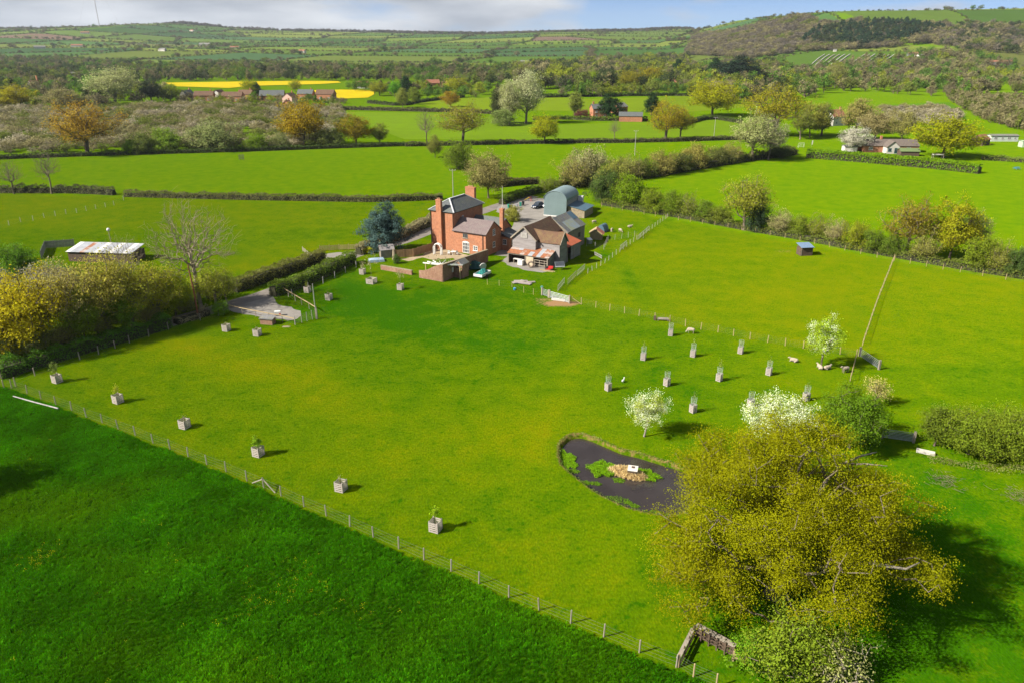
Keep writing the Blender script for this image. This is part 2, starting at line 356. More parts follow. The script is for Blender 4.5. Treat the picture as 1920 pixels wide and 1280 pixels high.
def grass_mat(name, lush, mid, dryc, straw, attr=True, fine=1.0):
    m = bpy.data.materials.new(name); N = NT(nodes(m)); P = N.n('NewGeometry').outputs['Position']
    if attr:
        d = N.n('Attribute', attribute_name='dry').outputs['Fac']; so = N.n('Attribute', attribute_name='soil').outputs['Fac']
    else:
        d = N.n('Value').outputs[0]; d.default_value = .45; so = N.n('Value').outputs[0]; so.default_value = 0
    big = N.noise(P, .035, 5, .6); med = N.noise(P, .28, 5, .65, .4); fin = N.noise(P, 2.2 * fine, 4, .7); hair = N.noise(N.scale(P, (1, .45, 1)), 6 * fine, 2, .6)
    t = N.math('ADD', d, N.math('MULTIPLY', N.math('SUBTRACT', big, .5), .4))
    t = N.math('ADD', t, N.math('MULTIPLY', N.math('SUBTRACT', med, .5), .65))
    t = N.math('ADD', t, N.math('MULTIPLY', N.math('SUBTRACT', fin, .5), .5))
    r = N.n('ValToRGB', {0: t}); e = r.color_ramp.elements
    e[0].position = .12; e[0].color = (*lush, 1); e[1].position = 1.0; e[1].color = (*straw, 1)
    a = e.new(.42); a.color = (*mid, 1); b = e.new(.70); b.color = (*dryc, 1)
    if attr: t2 = N.ramp(N.noise(P, 1.3, 3, .6), .54, .76); t = N.math('SUBTRACT', t, N.math('MULTIPLY', t2, .28)); N.t.links.new(t, r.inputs[0])
    c = N.mix(N.ramp(hair, .3, .72), N.mix(1, r.outputs[0], (.55, .6, .55), 'MULTIPLY'), r.outputs[0])
    if attr: c = N.mix(N.n('Attribute', attribute_name='fresh_and_grazing_bright').outputs['Fac'], c, N.mix(N.ramp(med, .3, .7), (.06, .145, .0008), (.11, .178, .0008)))  # far sward: greener, and lightened in colour for the shallow viewing angle
    sm = N.ramp(N.math('ADD', so, N.math('MULTIPLY', N.math('SUBTRACT', fin, .5), .9)), .38, .62)
    sc = N.mix(N.noise(P, 3, 4), (.22, .115, .06), (.25, .17, .08)); c = N.mix(sm, c, sc)
    h = N.math('ADD', N.math('MULTIPLY', fin, .6), N.math('MULTIPLY', hair, .4))
    bn = N.n('Bump', {'Strength': .55, 'Distance': .22, 'Height': h})
    p = N.n('BsdfDiffuse', {'Color': c, 'Roughness': .5, 'Normal': bn.outputs[0]})
    N.out(p.outputs[0]); return m
PASTURE = grass_mat('pasture', (.03, .105, .001), (.094, .155, .001), (.15, .175, .001), (.21, .155, .006))
MEADOW = grass_mat('meadow', (.016, .06, .001), (.026, .085, .001), (.04, .10, .001), (.07, .11, .004), attr=False, fine=.7)
me = mesh_np('ground', V, FF, PASTURE, {'dry': dr, 'soil': so, 'fresh_and_grazing_bright': fr_}, True)  # dry also holds the low-angle view brightness of the right field
ground = tag(link('ground', me), 'sheep-grazed green pasture rolling out to the far hills', 'ground', kind='structure')

# ------------------------------------------------------------------ sheets lying on the ground
def sheet(name, pts, z, m, label=None, world_pts=False, curve=0):
    p = pts if world_pts else [G(*q) for q in pts]
    me = bpy.data.meshes.new(name); me.from_pydata([(a, b, z) for a, b in p], [], [tuple(range(len(p)))]); me.materials.append(m); me.update()
    bm = bmesh.new(); bm.from_mesh(me); bmesh.ops.triangulate(bm, faces=bm.faces)
    bmesh.ops.recalc_face_normals(bm, faces=bm.faces)
    for f in bm.faces:
        if f.normal.z < 0: f.normal_flip()
    bm.to_mesh(me); bm.free()
    return tag(link(name, me), label, None, kind='structure')
def wobble(p, amp, step):
    """roughen a closed outline"""
    o = []; n = len(p)
    for i in range(n):
        a = np.array(p[i]); b = np.array(p[(i+1) % n]); L = np.linalg.norm(b - a); k = max(1, int(L / step))
        for j in range(k): o.append(tuple(a + (b - a) * j / k + rng.normal(0, amp, 2)))
    return o
def chaikin(p, n=2):
    for _ in range(n):
        q = [p[0]]
        for a, b in zip(p[:-1], p[1:]):
            q += [(a[0]*.75+b[0]*.25, a[1]*.75+b[1]*.25), (a[0]*.25+b[0]*.75, a[1]*.25+b[1]*.75)]
        p = q + [p[-1]]
    return p
def ribbon(name, pts, w, z, m, label):
    p = chaikin(pts); L, Rr = [], []
    for i, a in enumerate(p):
        b = p[min(i+1, len(p)-1)]; c = p[max(i-1, 0)]; dx, dy = b[0]-c[0], b[1]-c[1]; l = math.hypot(dx, dy)
        e = w/2 + rng.normal(0, .06); L.append((a[0]-dy/l*e, a[1]+dx/l*e, z)); Rr.append((a[0]+dy/l*e, a[1]-dx/l*e, z))
    n = len(L); me = bpy.data.meshes.new(name); me.from_pydata(L + Rr, [], [(n+i, n+i+1, i+1, i) for i in range(n-1)]); me.materials.append(m); me.update()
    return tag(link(name, me), label, None, kind='structure')
LANE = [G(*q) for q in [(-160,748),(0,690),(150,652),(300,610),(430,572),(520,545),(590,512),(640,486),(700,466),(760,452),(812,430),(860,412),(905,396),(950,381),(1000,368)]]
ribbon('lane', LANE, 4.2, .008, TARMAC, 'narrow grey lane running between hedges to the farmyard')
sheet('gravel_splay', wobble([G(*q) for q in [(597,478),(640,473),(672,481),(652,492),(625,497),(604,493)]], .15, 1.2), .012, GRAVEL, 'gravel gateway splay beside the lane', True)
sheet('farmyard', wobble([G(*q) for q in [(938,383),(985,372),(1024,372),(1040,392),(1060,402),(1030,412),(1000,428),(972,446),(962,470),(948,482),(928,478),(940,450),(962,424),(966,410),(950,404),(930,398)]], .2, 1.5), .012, GRAVEL, 'pale gravel farmyard between house and barns', True)
sheet('barn_apron', wobble([G(*q) for q in [(938,490),(952,481),(966,490),(1030,500),(1044,498),(1034,508),(1019,512),(990,508),(962,501)]], .2, 1), .016, GRAVEL, 'gravel apron in front of the lean-to', True)
sheet('parking_gravel', wobble([G(*q) for q in [(428,580),(470,566),(512,556),(516,566),(523,571),(545,576),(562,584),(566,592),(557,598),(540,601),(490,594),(440,586)]], .12, 1), .012, GRAVEL, 'grey gravel patch inside the railed enclosure', True)
sheet('patio', wobble([G(*q) for q in [(750,486),(790,479),(812,463),(852,472),(912,488),(905,494),(870,492),(848,484),(815,488),(792,483),(765,490)]], .1, 1), .012, PAVING, 'sandy stone patio along the back of the house', True)
FENCE_F = [(22,727),(51,737),(77,747.6),(105,758),(134.6,769),(162,781.6),(192,792),(222,804),(254,815.6),(287,830),(319,841.4),(353,855.5),(388,870),(424,883.6),(463,901),(495,914),(527,929),(570,949),(612,966.5),(656,986),(700,1006),(747.6,1028),(795,1048.6),(846,1070),(898,1093),(954,1119),(1010.5,1143),(1070,1167.5),(1132,1193),(1198.7,1222.6),(1268,1250)]
FW = [G(*q) for q in FENCE_F]
mead = [(-140, FW[0][1] + 23)] + [(a - .15, b - .45) for a, b in FW] + [G(1300, 1268), G(1345, 1290), (30, 18), (-140, 18)]
MEAD = wobble(mead[:-4], .12, .8) + mead[-4:]
sheet('meadow', MEAD, .02, MEADOW, 'longer dark green meadow grass below the front fence', True)
def field_mat(name):
    m = bpy.data.materials.new(name); N = NT(nodes(m)); P = N.n('NewGeometry').outputs['Position']
    c = N.n('Attribute', attribute_name='tint').outputs['Color']
    n = N.math('ADD', N.math('MULTIPLY', N.noise(P, .012, 5, .65), .5), .75); cm = N.n('CombineXYZ', {0: n, 1: n, 2: n}).outputs[0]
    f = N.ramp(N.noise(P, .12, 4), .35, .7)
    c = N.mix(1, c, cm, 'MULTIPLY'); c = N.mix(N.math('MULTIPLY', f, .2), c, (.06, .085, .012))
    N.out(N.n('BsdfPrincipled', {'Base Color': c, 'Roughness': 1, 'Specular IOR Level': .05}).outputs[0]); return m
FIELD = field_mat('far_field')
def draped(name, quad, col, n=7, lift=.35, label=None):
    """a field laid over the terrain"""
    q = [np.array(p) for p in quad]; V = []; F = []
    for i in range(n+1):
        for j in range(n+1):
            u, v = i/n, j/n; p = (q[0]*(1-u)+q[1]*u)*(1-v) + (q[3]*(1-u)+q[2]*u)*v; V.append((p[0], p[1], float(terr(p[0], p[1])) + lift))
    for i in range(n):
        for j in range(n): F.append((i*(n+1)+j, (i+1)*(n+1)+j, (i+1)*(n+1)+j+1, i*(n+1)+j+1))
    me = mesh_np(name, np.array(V), np.array(F), FIELD, {'tint': np.tile(np.array([*col, 1.0]), (len(V), 1))}, True)
    if np.cross(q[1]-q[0], q[3]-q[0]) < 0: me.flip_normals()
    return tag(link(name, me), label, None, kind='structure')
GREENS = [(.12,.155,.02),(.10,.15,.015),(.035,.085,.012),(.05,.105,.012),(.075,.125,.014),(.095,.13,.018),(.04,.09,.03),(.03,.075,.02),(.11,.125,.03),(.06,.115,.01),(.045,.1,.02)]
hedge_pts = []        # (x, y, scale, kind) along the far field boundaries
fr = np.random.default_rng(21)
NXF, NYF = 21, 15
gridp = {}
for i in range(NXF+1):
    for j in range(NYF+1):
        x = -3300 + i*300 + fr.normal(0, 60) + 40*j; y = 1080 + 190*j + j*j*4.0 + fr.normal(0, 42) + 70*math.sin(i*.9+j*.5)
        gridp[i, j] = (x, y)
for i in range(NXF):
    for j in range(NYF):
        q = [gridp[i, j], gridp[i+1, j], gridp[i+1, j+1], gridp[i, j+1]]; cx = sum(p[0] for p in q)/4; cy = sum(p[1] for p in q)/4
        if abs(cx) > .78*cy + 250: continue
        c = GREENS[fr.integers(len(GREENS))]
        if fr.random() < .03 and cy > 2700: c = (.13,.085,.06)
        if cy > 2600 and fr.random() < .5: c = GREENS[fr.integers(0, 6)]
        c = tuple(np.array(c) * fr.uniform(.85, 1.15))
        sh = lambda p: (p[0]+(cx-p[0])*.015, p[1]+(cy-p[1])*.015)
        draped('field', [sh(p) for p in q], c)
        for a, b in ((q[0], q[1]), (q[0], q[3])):
            L = math.hypot(a[0]-b[0], a[1]-b[1]); style = fr.random(); n = int(L/(6 if style < .8 else 11))
            for k in range(n):
                t = (k + fr.random())/n; big = fr.random() < (.05 if style < .7 else .3)
                hedge_pts.append((a[0]+(b[0]-a[0])*t + fr.normal(0, 2), a[1]+(b[1]-a[1])*t + fr.normal(0, 2), fr.uniform(7, 13) if big else fr.uniform(3.5, 5.5), 0))
def px_field(pts, col, z=.06, name='field', label=None):
    p = wobble([GT(*q) if q[1] < 128 else G(*q) for q in pts], .3, 30)
    me = bpy.data.meshes.new(name); me.from_pydata([(a, b, float(terr(a, b)) + z) for a, b in p], [], [tuple(range(len(p)))]); me.materials.append(FIELD)
    at = me.attributes.new('tint', 'FLOAT_COLOR', 'POINT')
    for d in at.data: d.color = (*col, 1)
    bm = bmesh.new(); bm.from_mesh(me); bmesh.ops.triangulate(bm, faces=bm.faces)
    for f in bm.faces:
        f.normal_update()
        if f.normal.z < 0: f.normal_flip()
    bm.to_mesh(me); bm.free()
    return tag(link(name, me), label, None, kind='structure')
RAPE = (.44, .335, .001)
px_field([(302,156),(440,154),(560,152.5),(634,153),(640,156),(600,158.5),(540,160),(470,162),(430,166),(330,163)], RAPE, .3, 'rapeseed_field', 'yellow rapeseed field above the brick village')
px_field([(560,171),(640,169),(700,170),(702,178),(690,184),(640,186),(600,180),(560,176)], RAPE, .3, 'rapeseed_field', 'lower yellow rapeseed strip behind the brick houses')
px_field([(760,188),(900,184),(1000,180),(1100,186),(1300,180),(1420,184),(1420,200),(1300,210),(1000,208),(830,206)], (.12,.18,.001), .05)
px_field([(640,210),(830,213),(930,222),(1050,235),(1340,222),(1400,235),(1380,255),(1000,262),(760,262),(700,240)], (.105,.18,.001), .05)
px_field([(1650,198),(1780,192),(1800,205),(1815,228),(1700,212)], (.07,.16,.002), .05)

# ------------------------------------------------------------------ pond water
m = bpy.data.materials.new('pond_water'); N = NT(nodes(m)); P = N.n('NewGeometry').outputs['Position']
bn = N.n('Bump', {'Strength': .05, 'Distance': .05, 'Height': N.noise(P, 2.5, 3)})
wc = N.mix(N.ramp(N.noise(P, .25, 4), .4, .65), (.04, .033, .03), (.028, .023, .02))
N.out(N.n('BsdfPrincipled', {'Base Color': wc, 'Roughness': .03, 'IOR': 1.33, 'Specular IOR Level': 1.0, 'Normal': bn.outputs[0]}).outputs[0]); WATER = m
sheet('pond', POND, -.5, WATER, 'dark kidney shaped farm pond', True)

# ------------------------------------------------------------------ vegetation: generators
def card_arrays(cen, size, var, r, aspect=1.5, up=.35, outward=None):
    """one bent leaf-spray quad per centre"""
    n = len(cen); nrm = r.normal(0, 1, (n, 3)); nrm[:, 2] += up
    if outward is not None: nrm += outward * .9
    nrm /= np.linalg.norm(nrm, axis=1, keepdims=True) + 1e-9
    t = r.normal(0, 1, (n, 3)); t -= nrm * (t * nrm).sum(1, keepdims=True); t /= np.linalg.norm(t, axis=1, keepdims=True) + 1e-9
    b = np.cross(nrm, t); s = np.asarray(size).reshape(-1, 1) * np.ones((n, 1)); s = s * r.uniform(.6, 1.35, (n, 1))
    a = s * aspect * .5; w = s * .5; k = r.uniform(.35, 1, (n, 1))
    p0 = cen - t * a; p1 = cen + b * w * k + nrm * s * .12; p2 = cen + t * a; p3 = cen - b * w
    V = np.stack([p0, p1, p2, p3], 1).reshape(-1, 3); F = np.arange(4 * n).reshape(n, 4)
    return V, F, np.repeat(np.clip(var, 0, 1), 4)
def cards_mesh(name, cen, size, var, r, m=None, **k):
    V, F, v = card_arrays(np.asarray(cen), size, np.asarray(var), r, **k); return mesh_np(name, V, F, m or LEAF, {'var': v})
def tubes_np(name, segs, m, n=4):
    """segs: (p0, p1, r0, r1) -> tapered tubes"""
    P0 = np.array([s[0] for s in segs]); P1 = np.array([s[1] for s in segs]); r0 = np.array([s[2] for s in segs]); r1 = np.array([s[3] for s in segs])
    d = P1 - P0; d /= np.linalg.norm(d, axis=1, keepdims=True) + 1e-9
    up = np.where(np.abs(d[:, 2:3]) < .9, np.array([[0, 0, 1.0]]), np.array([[1.0, 0, 0]]))
    a = np.cross(d, up); a /= np.linalg.norm(a, axis=1, keepdims=True) + 1e-9; b = np.cross(d, a); V = []
    for k in range(n):
        c, s = math.cos(2*math.pi*k/n), math.sin(2*math.pi*k/n); V.append(P0 + (a*c + b*s) * r0[:, None])
    for k in range(n):
        c, s = math.cos(2*math.pi*k/n), math.sin(2*math.pi*k/n); V.append(P1 + (a*c + b*s) * r1[:, None])
    V = np.stack(V, 1).reshape(-1, 3); base = np.arange(len(segs))[:, None, None] * 2 * n
    q = np.array([[k, (k+1) % n, n + (k+1) % n, n + k] for k in range(n)])[None]
    return mesh_np(name, V, (base + q).reshape(-1, 4), m, None, True)
def skeleton(att, trunk, r, step=.06, r_tip=.0022, power=.42, wob=.25, bias=.35):
    """branches grown from a trunk to every attractor, radii by the pipe model"""
    nodes_ = [np.array(p, float) for p in trunk]; par = [-1] + list(range(len(trunk) - 1)); plen = [0]
    for i in range(1, len(trunk)): plen.append(plen[-1] + np.linalg.norm(nodes_[i] - nodes_[i-1]))
    arr = np.zeros((200000, 3)); L = np.zeros(200000); arr[:len(nodes_)] = nodes_; L[:len(nodes_)] = plen; n = len(nodes_); ends = []
    top = nodes_[-1]
    for a in att[np.argsort(np.linalg.norm(att - top, axis=1))]:
        d = np.linalg.norm(arr[1:n] - a, axis=1); cost = d + bias * L[1:n] + np.maximum(0, arr[1:n, 2] - a[2]) * .5
        j = int(np.argmin(cost)) + 1; D = a - arr[j]; dist = np.linalg.norm(D); k = max(1, int(dist / step)); prev = j
        side = r.normal(0, 1, 3) * wob * dist * .35; side[2] = abs(side[2]) * .6
        for q in range(1, k + 1):
            t = q / k; p = arr[j] + D * t + side * math.sin(math.pi * t) * .5 + (r.normal(0, 1, 3) * step * .12 if q < k else 0)
            arr[n] = p; par.append(prev); L[n] = L[prev] + np.linalg.norm(p - arr[prev]); prev = n; n += 1
        ends.append(n - 1)
    cnt = np.zeros(n)
    for e in ends: cnt[e] += 1
    for i in range(n - 1, 0, -1): cnt[par[i]] += cnt[i]
    rad = r_tip * np.maximum(cnt, 1) ** power
    segs = [(arr[par[i]], arr[i], min(rad[par[i]], rad[i] * 1.35) if par[i] >= len(trunk) else rad[par[i]] if i < len(trunk) else rad[i] * 1.2, rad[i]) for i in range(1, n)]
    return segs, arr[:n], rad, cnt[:n], ends
def lumpy(dirs, seed, f=2.0):
    return np.array([mnoise.noise(Vector(d * f) + Vector((seed * 7.3, seed * 3.1, 0))) for d in dirs])
def crown_points(n, r, c, rad, seed, lump=.28, shell=.6, flat=.35, cone=0.0):
    """points filling an uneven crown: centre c, radii rad"""
    d = r.normal(0, 1, (n, 3)); d /= np.linalg.norm(d, axis=1, keepdims=True); d[:, 2] = np.where(d[:, 2] < 0, d[:, 2] * (1 - flat), d[:, 2])
    f = 1 + lump * lumpy(d, seed) * 2 + .12 * lumpy(d, seed + 5, 5); q = shell + (1 - shell) * r.random(n) ** .7; q = np.where(r.random(n) < .25, r.random(n) * shell, q)
    P = d * (f * q)[:, None] * np.array(rad)
    if cone: P[:, :2] *= np.clip(1 - cone * (P[:, 2:3] / rad[2] + .35), .12, 2)
    return P + np.array(c)
PROTO = {}
TWIG_PALE = M('pale_twig', (.3, .25, .17), (.2, .165, .11), sc=4)
def make_tree(key, seed, n_att, c, rad, leaves=30, sig=.05, leaf=.03, trunk_top=.35, bark=None, r_tip=.0022, power=.42, lump=.28, shell=.6, flat=.35, cone=0.0, lean=.03, bare_frac=0.0, bias=.35, up=.35, wob=.25, sides=4, branch=True):
    r = np.random.default_rng(seed); att = crown_points(n_att, r, c, rad, seed, lump, shell, flat, cone); att[:, 2] = np.maximum(att[:, 2], .03)
    lx, ly = r.normal(0, lean, 2); k = 6; tr = [(lx*(i/k)**1.3 + r.normal(0, .004)*(i > 0), ly*(i/k)**1.3 + r.normal(0, .004)*(i > 0), trunk_top*i/k) for i in range(k+1)]
    if branch:
        segs, arr, rd, cnt, ends = skeleton(att, tr, r, .07, r_tip, power, wob, bias)
        s0 = segs[0]; segs[0] = (s0[0], s0[1], s0[2]*1.5, s0[3])
    else: segs = [(np.array(tr[i]), np.array(tr[i+1]), .02, .016) for i in range(k)]
    tm = tubes_np(key + '_trunk', segs, bark or BARK, sides); cm = None
    if leaves:
        src = att[r.random(len(att)) >= bare_frac]; cl = np.repeat(np.arange(len(src)), leaves)
        off = r.normal(0, 1, (len(cl), 3)) * sig * np.array([1, 1, .75]); P = src[cl] + off
        out = (P - np.array(c)) / np.array(rad); out /= np.linalg.norm(out, axis=1, keepdims=True) + 1e-6
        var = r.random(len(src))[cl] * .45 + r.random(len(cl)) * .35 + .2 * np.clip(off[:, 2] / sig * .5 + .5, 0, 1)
        cm = cards_mesh(key + '_crown', P, leaf, var, r, up=up, outward=out)
    PROTO[key] = (tm, cm)
# broad crowns in leaf, just-leafing oaks, bare winter crowns, conifers, shrubs (all one unit high)
make_tree('round_a', 1, 260, (0, 0, .54), (.42, .42, .45), 46, .05, .021)
make_tree('round_b', 2, 280, (0, 0, .53), (.46, .44, .45), 46, .05, .021, lump=.36)
make_tree('round_c', 3, 240, (0, 0, .52), (.40, .43, .46), 46, .05, .021, trunk_top=.25)
make_tree('oak_a', 4, 420, (0, 0, .56), (.50, .50, .42), 24, .046, .018, lump=.34, power=.46, r_tip=.0024)
make_tree('oak_b', 5, 380, (0, 0, .56), (.50, .52, .42), 24, .046, .018, lump=.38, power=.46, r_tip=.0024)
make_tree('sparse_a', 6, 420, (0, 0, .60), (.42, .42, .42), 20, .046, .018, lump=.34, bark=TWIG, r_tip=.0022)
make_tree('sparse_b', 7, 420, (0, 0, .62), (.40, .40, .40), 20, .046, .018, lump=.4, bark=TWIG, r_tip=.0022)
make_tree('bare_a', 8, 2400, (0, 0, .62), (.42, .42, .38), 0, bark=TWIG_PALE, lump=.35, r_tip=.00075, power=.44, bias=.25, sides=3)
make_tree('bare_b', 9, 1300, (0, 0, .6), (.36, .36, .40), 0, bark=TWIG, lump=.35, r_tip=.0011, power=.43, bias=.25, sides=3)
make_tree('column_a', 10, 240, (0, 0, .54), (.20, .20, .46), 44, .042, .02, lump=.3, trunk_top=.8)
make_tree('weep_a', 11, 360, (0, 0, .55), (.34, .34, .45), 28, .05, .018, lump=.4, bark=BARK_PALE)
make_tree('conifer_a', 12, 260, (0, 0, .48), (.34, .34, .50), 24, .04, .03, lump=.25, trunk_top=.92, cone=.75, flat=0, up=-.2)
make_tree('cedar_a', 13, 420, (0, 0, .50), (.44, .44, .50), 40, .036, .022, lump=.42, trunk_top=.9, cone=.38, flat=.1, up=.9)
make_tree('shrub_a', 14, 200, (0, 0, .42), (.56, .54, .56), 50, .07, .03, trunk_top=.08, lump=.32, flat=.3, r_tip=.004)
make_tree('shrub_b', 15, 200, (0, 0, .40), (.58, .60, .56), 50, .07, .03, trunk_top=.08, lump=.42, flat=.3, r_tip=.004)
make_tree('twiggy_a', 16, 320, (0, 0, .46), (.52, .5, .5), 20, .065, .025, trunk_top=.08, lump=.36, flat=.3, r_tip=.0035, bark=TWIG)
make_tree('far_a', 17, 44, (0, 0, .56), (.44, .44, .42), 20, .08, .058, trunk_top=.3, branch=False)
make_tree('far_b', 18, 44, (0, 0, .54), (.48, .46, .44), 20, .08, .058, trunk_top=.3, branch=False, lump=.4)
make_tree('far_c', 19, 40, (0, 0, .5), (.27, .27, .5), 18, .055, .055, trunk_top=.5, branch=False, cone=.6)
make_tree('far_d', 20, 70, (0, 0, .5), (.5, .5, .48), 11, .06, .042, trunk_top=.3, bark=TWIG, r_tip=.007, sides=3)

# leaf colours (base colours of the foliage itself)
GOLD = (.26, .20, .012, 1); YGREEN = (.20, .22, .010, 1); BRONZE = (.23, .135, .018, 1); OLIVE = (.14, .145, .022, 1); GREEN = (.075, .125, .012, 1)
DARK = (.022, .042, .014, 1); BLUEGREEN = (.055, .085, .08, 1); TAN = (.24, .19, .10, 1); PINK = (.40, .32, .25, 1); WHITEB = (.56, .54, .40, 1)
PALE = (.24, .23, .09, 1); GREY = (.20, .165, .115, 1); MAROON = (.10, .035, .03, 1); BRIGHT = (.15, .22, .008, 1)
def tree(key, x, y, h, w, color, label, name='tree', cat='tree', group=None, trunk_name='trunk', rot=None, z=0, crown_name='crown'):
    t = thing(name, label, cat, (x, y, z), random.uniform(0, 6.28) if rot is None else rot, group)
    tm, cm = PROTO[key]; base_w = {'round': .9, 'oak_a': 1.08, 'oak_b': 1.08, 'spars': .8, 'bare_': .82, 'colum': .44, 'weep_': .74, 'conif': .62, 'cedar': .8, 'shrub': 1.2, 'twigg': 1.1}
    bw = base_w.get(key, base_w.get(key[:5], .9)); s = w / bw
    link(trunk_name, tm, t, scale=(s, s, h), color=color)
    if cm: link(crown_name, cm, t, scale=(s, s, h), color=color)
    return t
def ptree(key, px, py, top, wpx, color, label, **k):
    """tree standing on the ground at photo pixel px, py, reaching up to pixel row top, wpx wide"""
    x, y = G(px, py); h = height_at(px, py, top); w = wpx * depth(x, y, h / 2) / FPX
    return tree(key, x, y, max(h, .6), w, color, label, **k)

def hedge_mesh(path, w, h, dens=1.0, gap=0.0, seed=0, lod=None, rough=.35):
    """clipped or shaggy hedge along a polyline: leaf sprays through the outer skin"""
    r = np.random.default_rng(seed); p = np.array(chaikin(path, 1)); seg = np.linalg.norm(np.diff(p, axis=0), axis=1); cum = np.concatenate([[0], np.cumsum(seg)]); L = cum[-1]
    dist = np.hypot(*p.mean(0)); cs = lod or max(.14, .0013 * dist); n = int(dens * L * (w + 2*h) / (cs*cs) * 1.35); n = min(n, 60000)
    s = r.random(n) * L; k = np.clip(np.searchsorted(cum, s) - 1, 0, len(seg) - 1); t = (s - cum[k]) / seg[k]; base = p[k] + (p[k+1] - p[k]) * t[:, None]; d = (p[k+1] - p[k]) / seg[k][:, None]; nr = np.stack([-d[:, 1], d[:, 0]], 1)
    hh = h * (1 + rough * np.array([mnoise.noise(Vector((q * .35, seed * 3.7, 0))) + .5 * mnoise.noise(Vector((q * 1.3, seed, 5))) for q in s])); ww = w * (1 + rough * .8 * np.array([mnoise.noise(Vector((q * .5, 9 + seed, 3))) for q in s]))
    a = r.random(n) * (w + 2*h); top = (a > h) & (a < h + w); side = np.where(a <= h, -1, 1)
    lat = np.where(top, r.uniform(-1, 1, n), side * (1 - np.abs(r.normal(0, .14, n)))); zz = np.where(top, 1 - np.abs(r.normal(0, .1, n)), r.random(n) ** .8)
    lat = lat * (1 - .22 * zz); P = np.zeros((n, 3)); P[:, :2] = base + nr * (lat * ww / 2)[:, None]; P[:, 2] = zz * hh
    out = np.zeros((n, 3)); out[:, :2] = nr * lat[:, None]; out[:, 2] = np.where(top, 1, .2)
    vv = np.array([mnoise.noise(Vector((P[i, 0] * .6, P[i, 1] * .6, P[i, 2]))) for i in range(n)]) * .45 + .35 + r.random(n) * .3
    if gap: g = np.array([mnoise.noise(Vector((q * .25, 40 + seed, 0))) for q in s]) > -.5 + gap; P, vv, out = P[g], vv[g], out[g]
    return P, cs, vv, out, r, p
def hedge(path, w, h, color, label, name='hedge', dens=1.0, seed=1, world=False, core=True, **k):
    pts = path if world else [G(*q) for q in path]
    t = thing(name, label, 'hedge', (pts[0][0], pts[0][1], 0)); o = np.array([pts[0][0], pts[0][1], 0])
    P, cs, vv, out, r, p = hedge_mesh(pts, w, h, dens, seed=seed, **k)
    link('foliage', cards_mesh('foliage', P - o, cs, vv, r, outward=out), t, color=color)
    if core:                                            # the woody middle of the hedge
        mb = MB(); vs = []
        for i, a in enumerate(p):
            b = p[min(i+1, len(p)-1)]; c = p[max(i-1, 0)]; d = np.array(b) - np.array(c); d = d / (np.linalg.norm(d) + 1e-9); nn = np.array([-d[1], d[0]])
            for s_, z_ in ((-.34, 0), (-.24, .72), (.24, .72), (.34, 0)): q = np.array(a) + nn * w * s_; vs.append((q[0]-o[0], q[1]-o[1], h * z_ * (.85 + .15*random.random())))
        m_ = len(p); mb.add(vs, [(i*4+j, (i+1)*4+j, (i+1)*4+j+1, i*4+j+1) for i in range(m_-1) for j in range(3)] + [(0,1,2,3), ((m_-1)*4+3, (m_-1)*4+2, (m_-1)*4+1, (m_-1)*4)])
        mb.build('stems', HEDGE_CORE, t)
    return t
HEDGE_CORE = M('hedge_stems', (.045, .045, .018), (.03, .03, .014), sc=3, bump=.5)

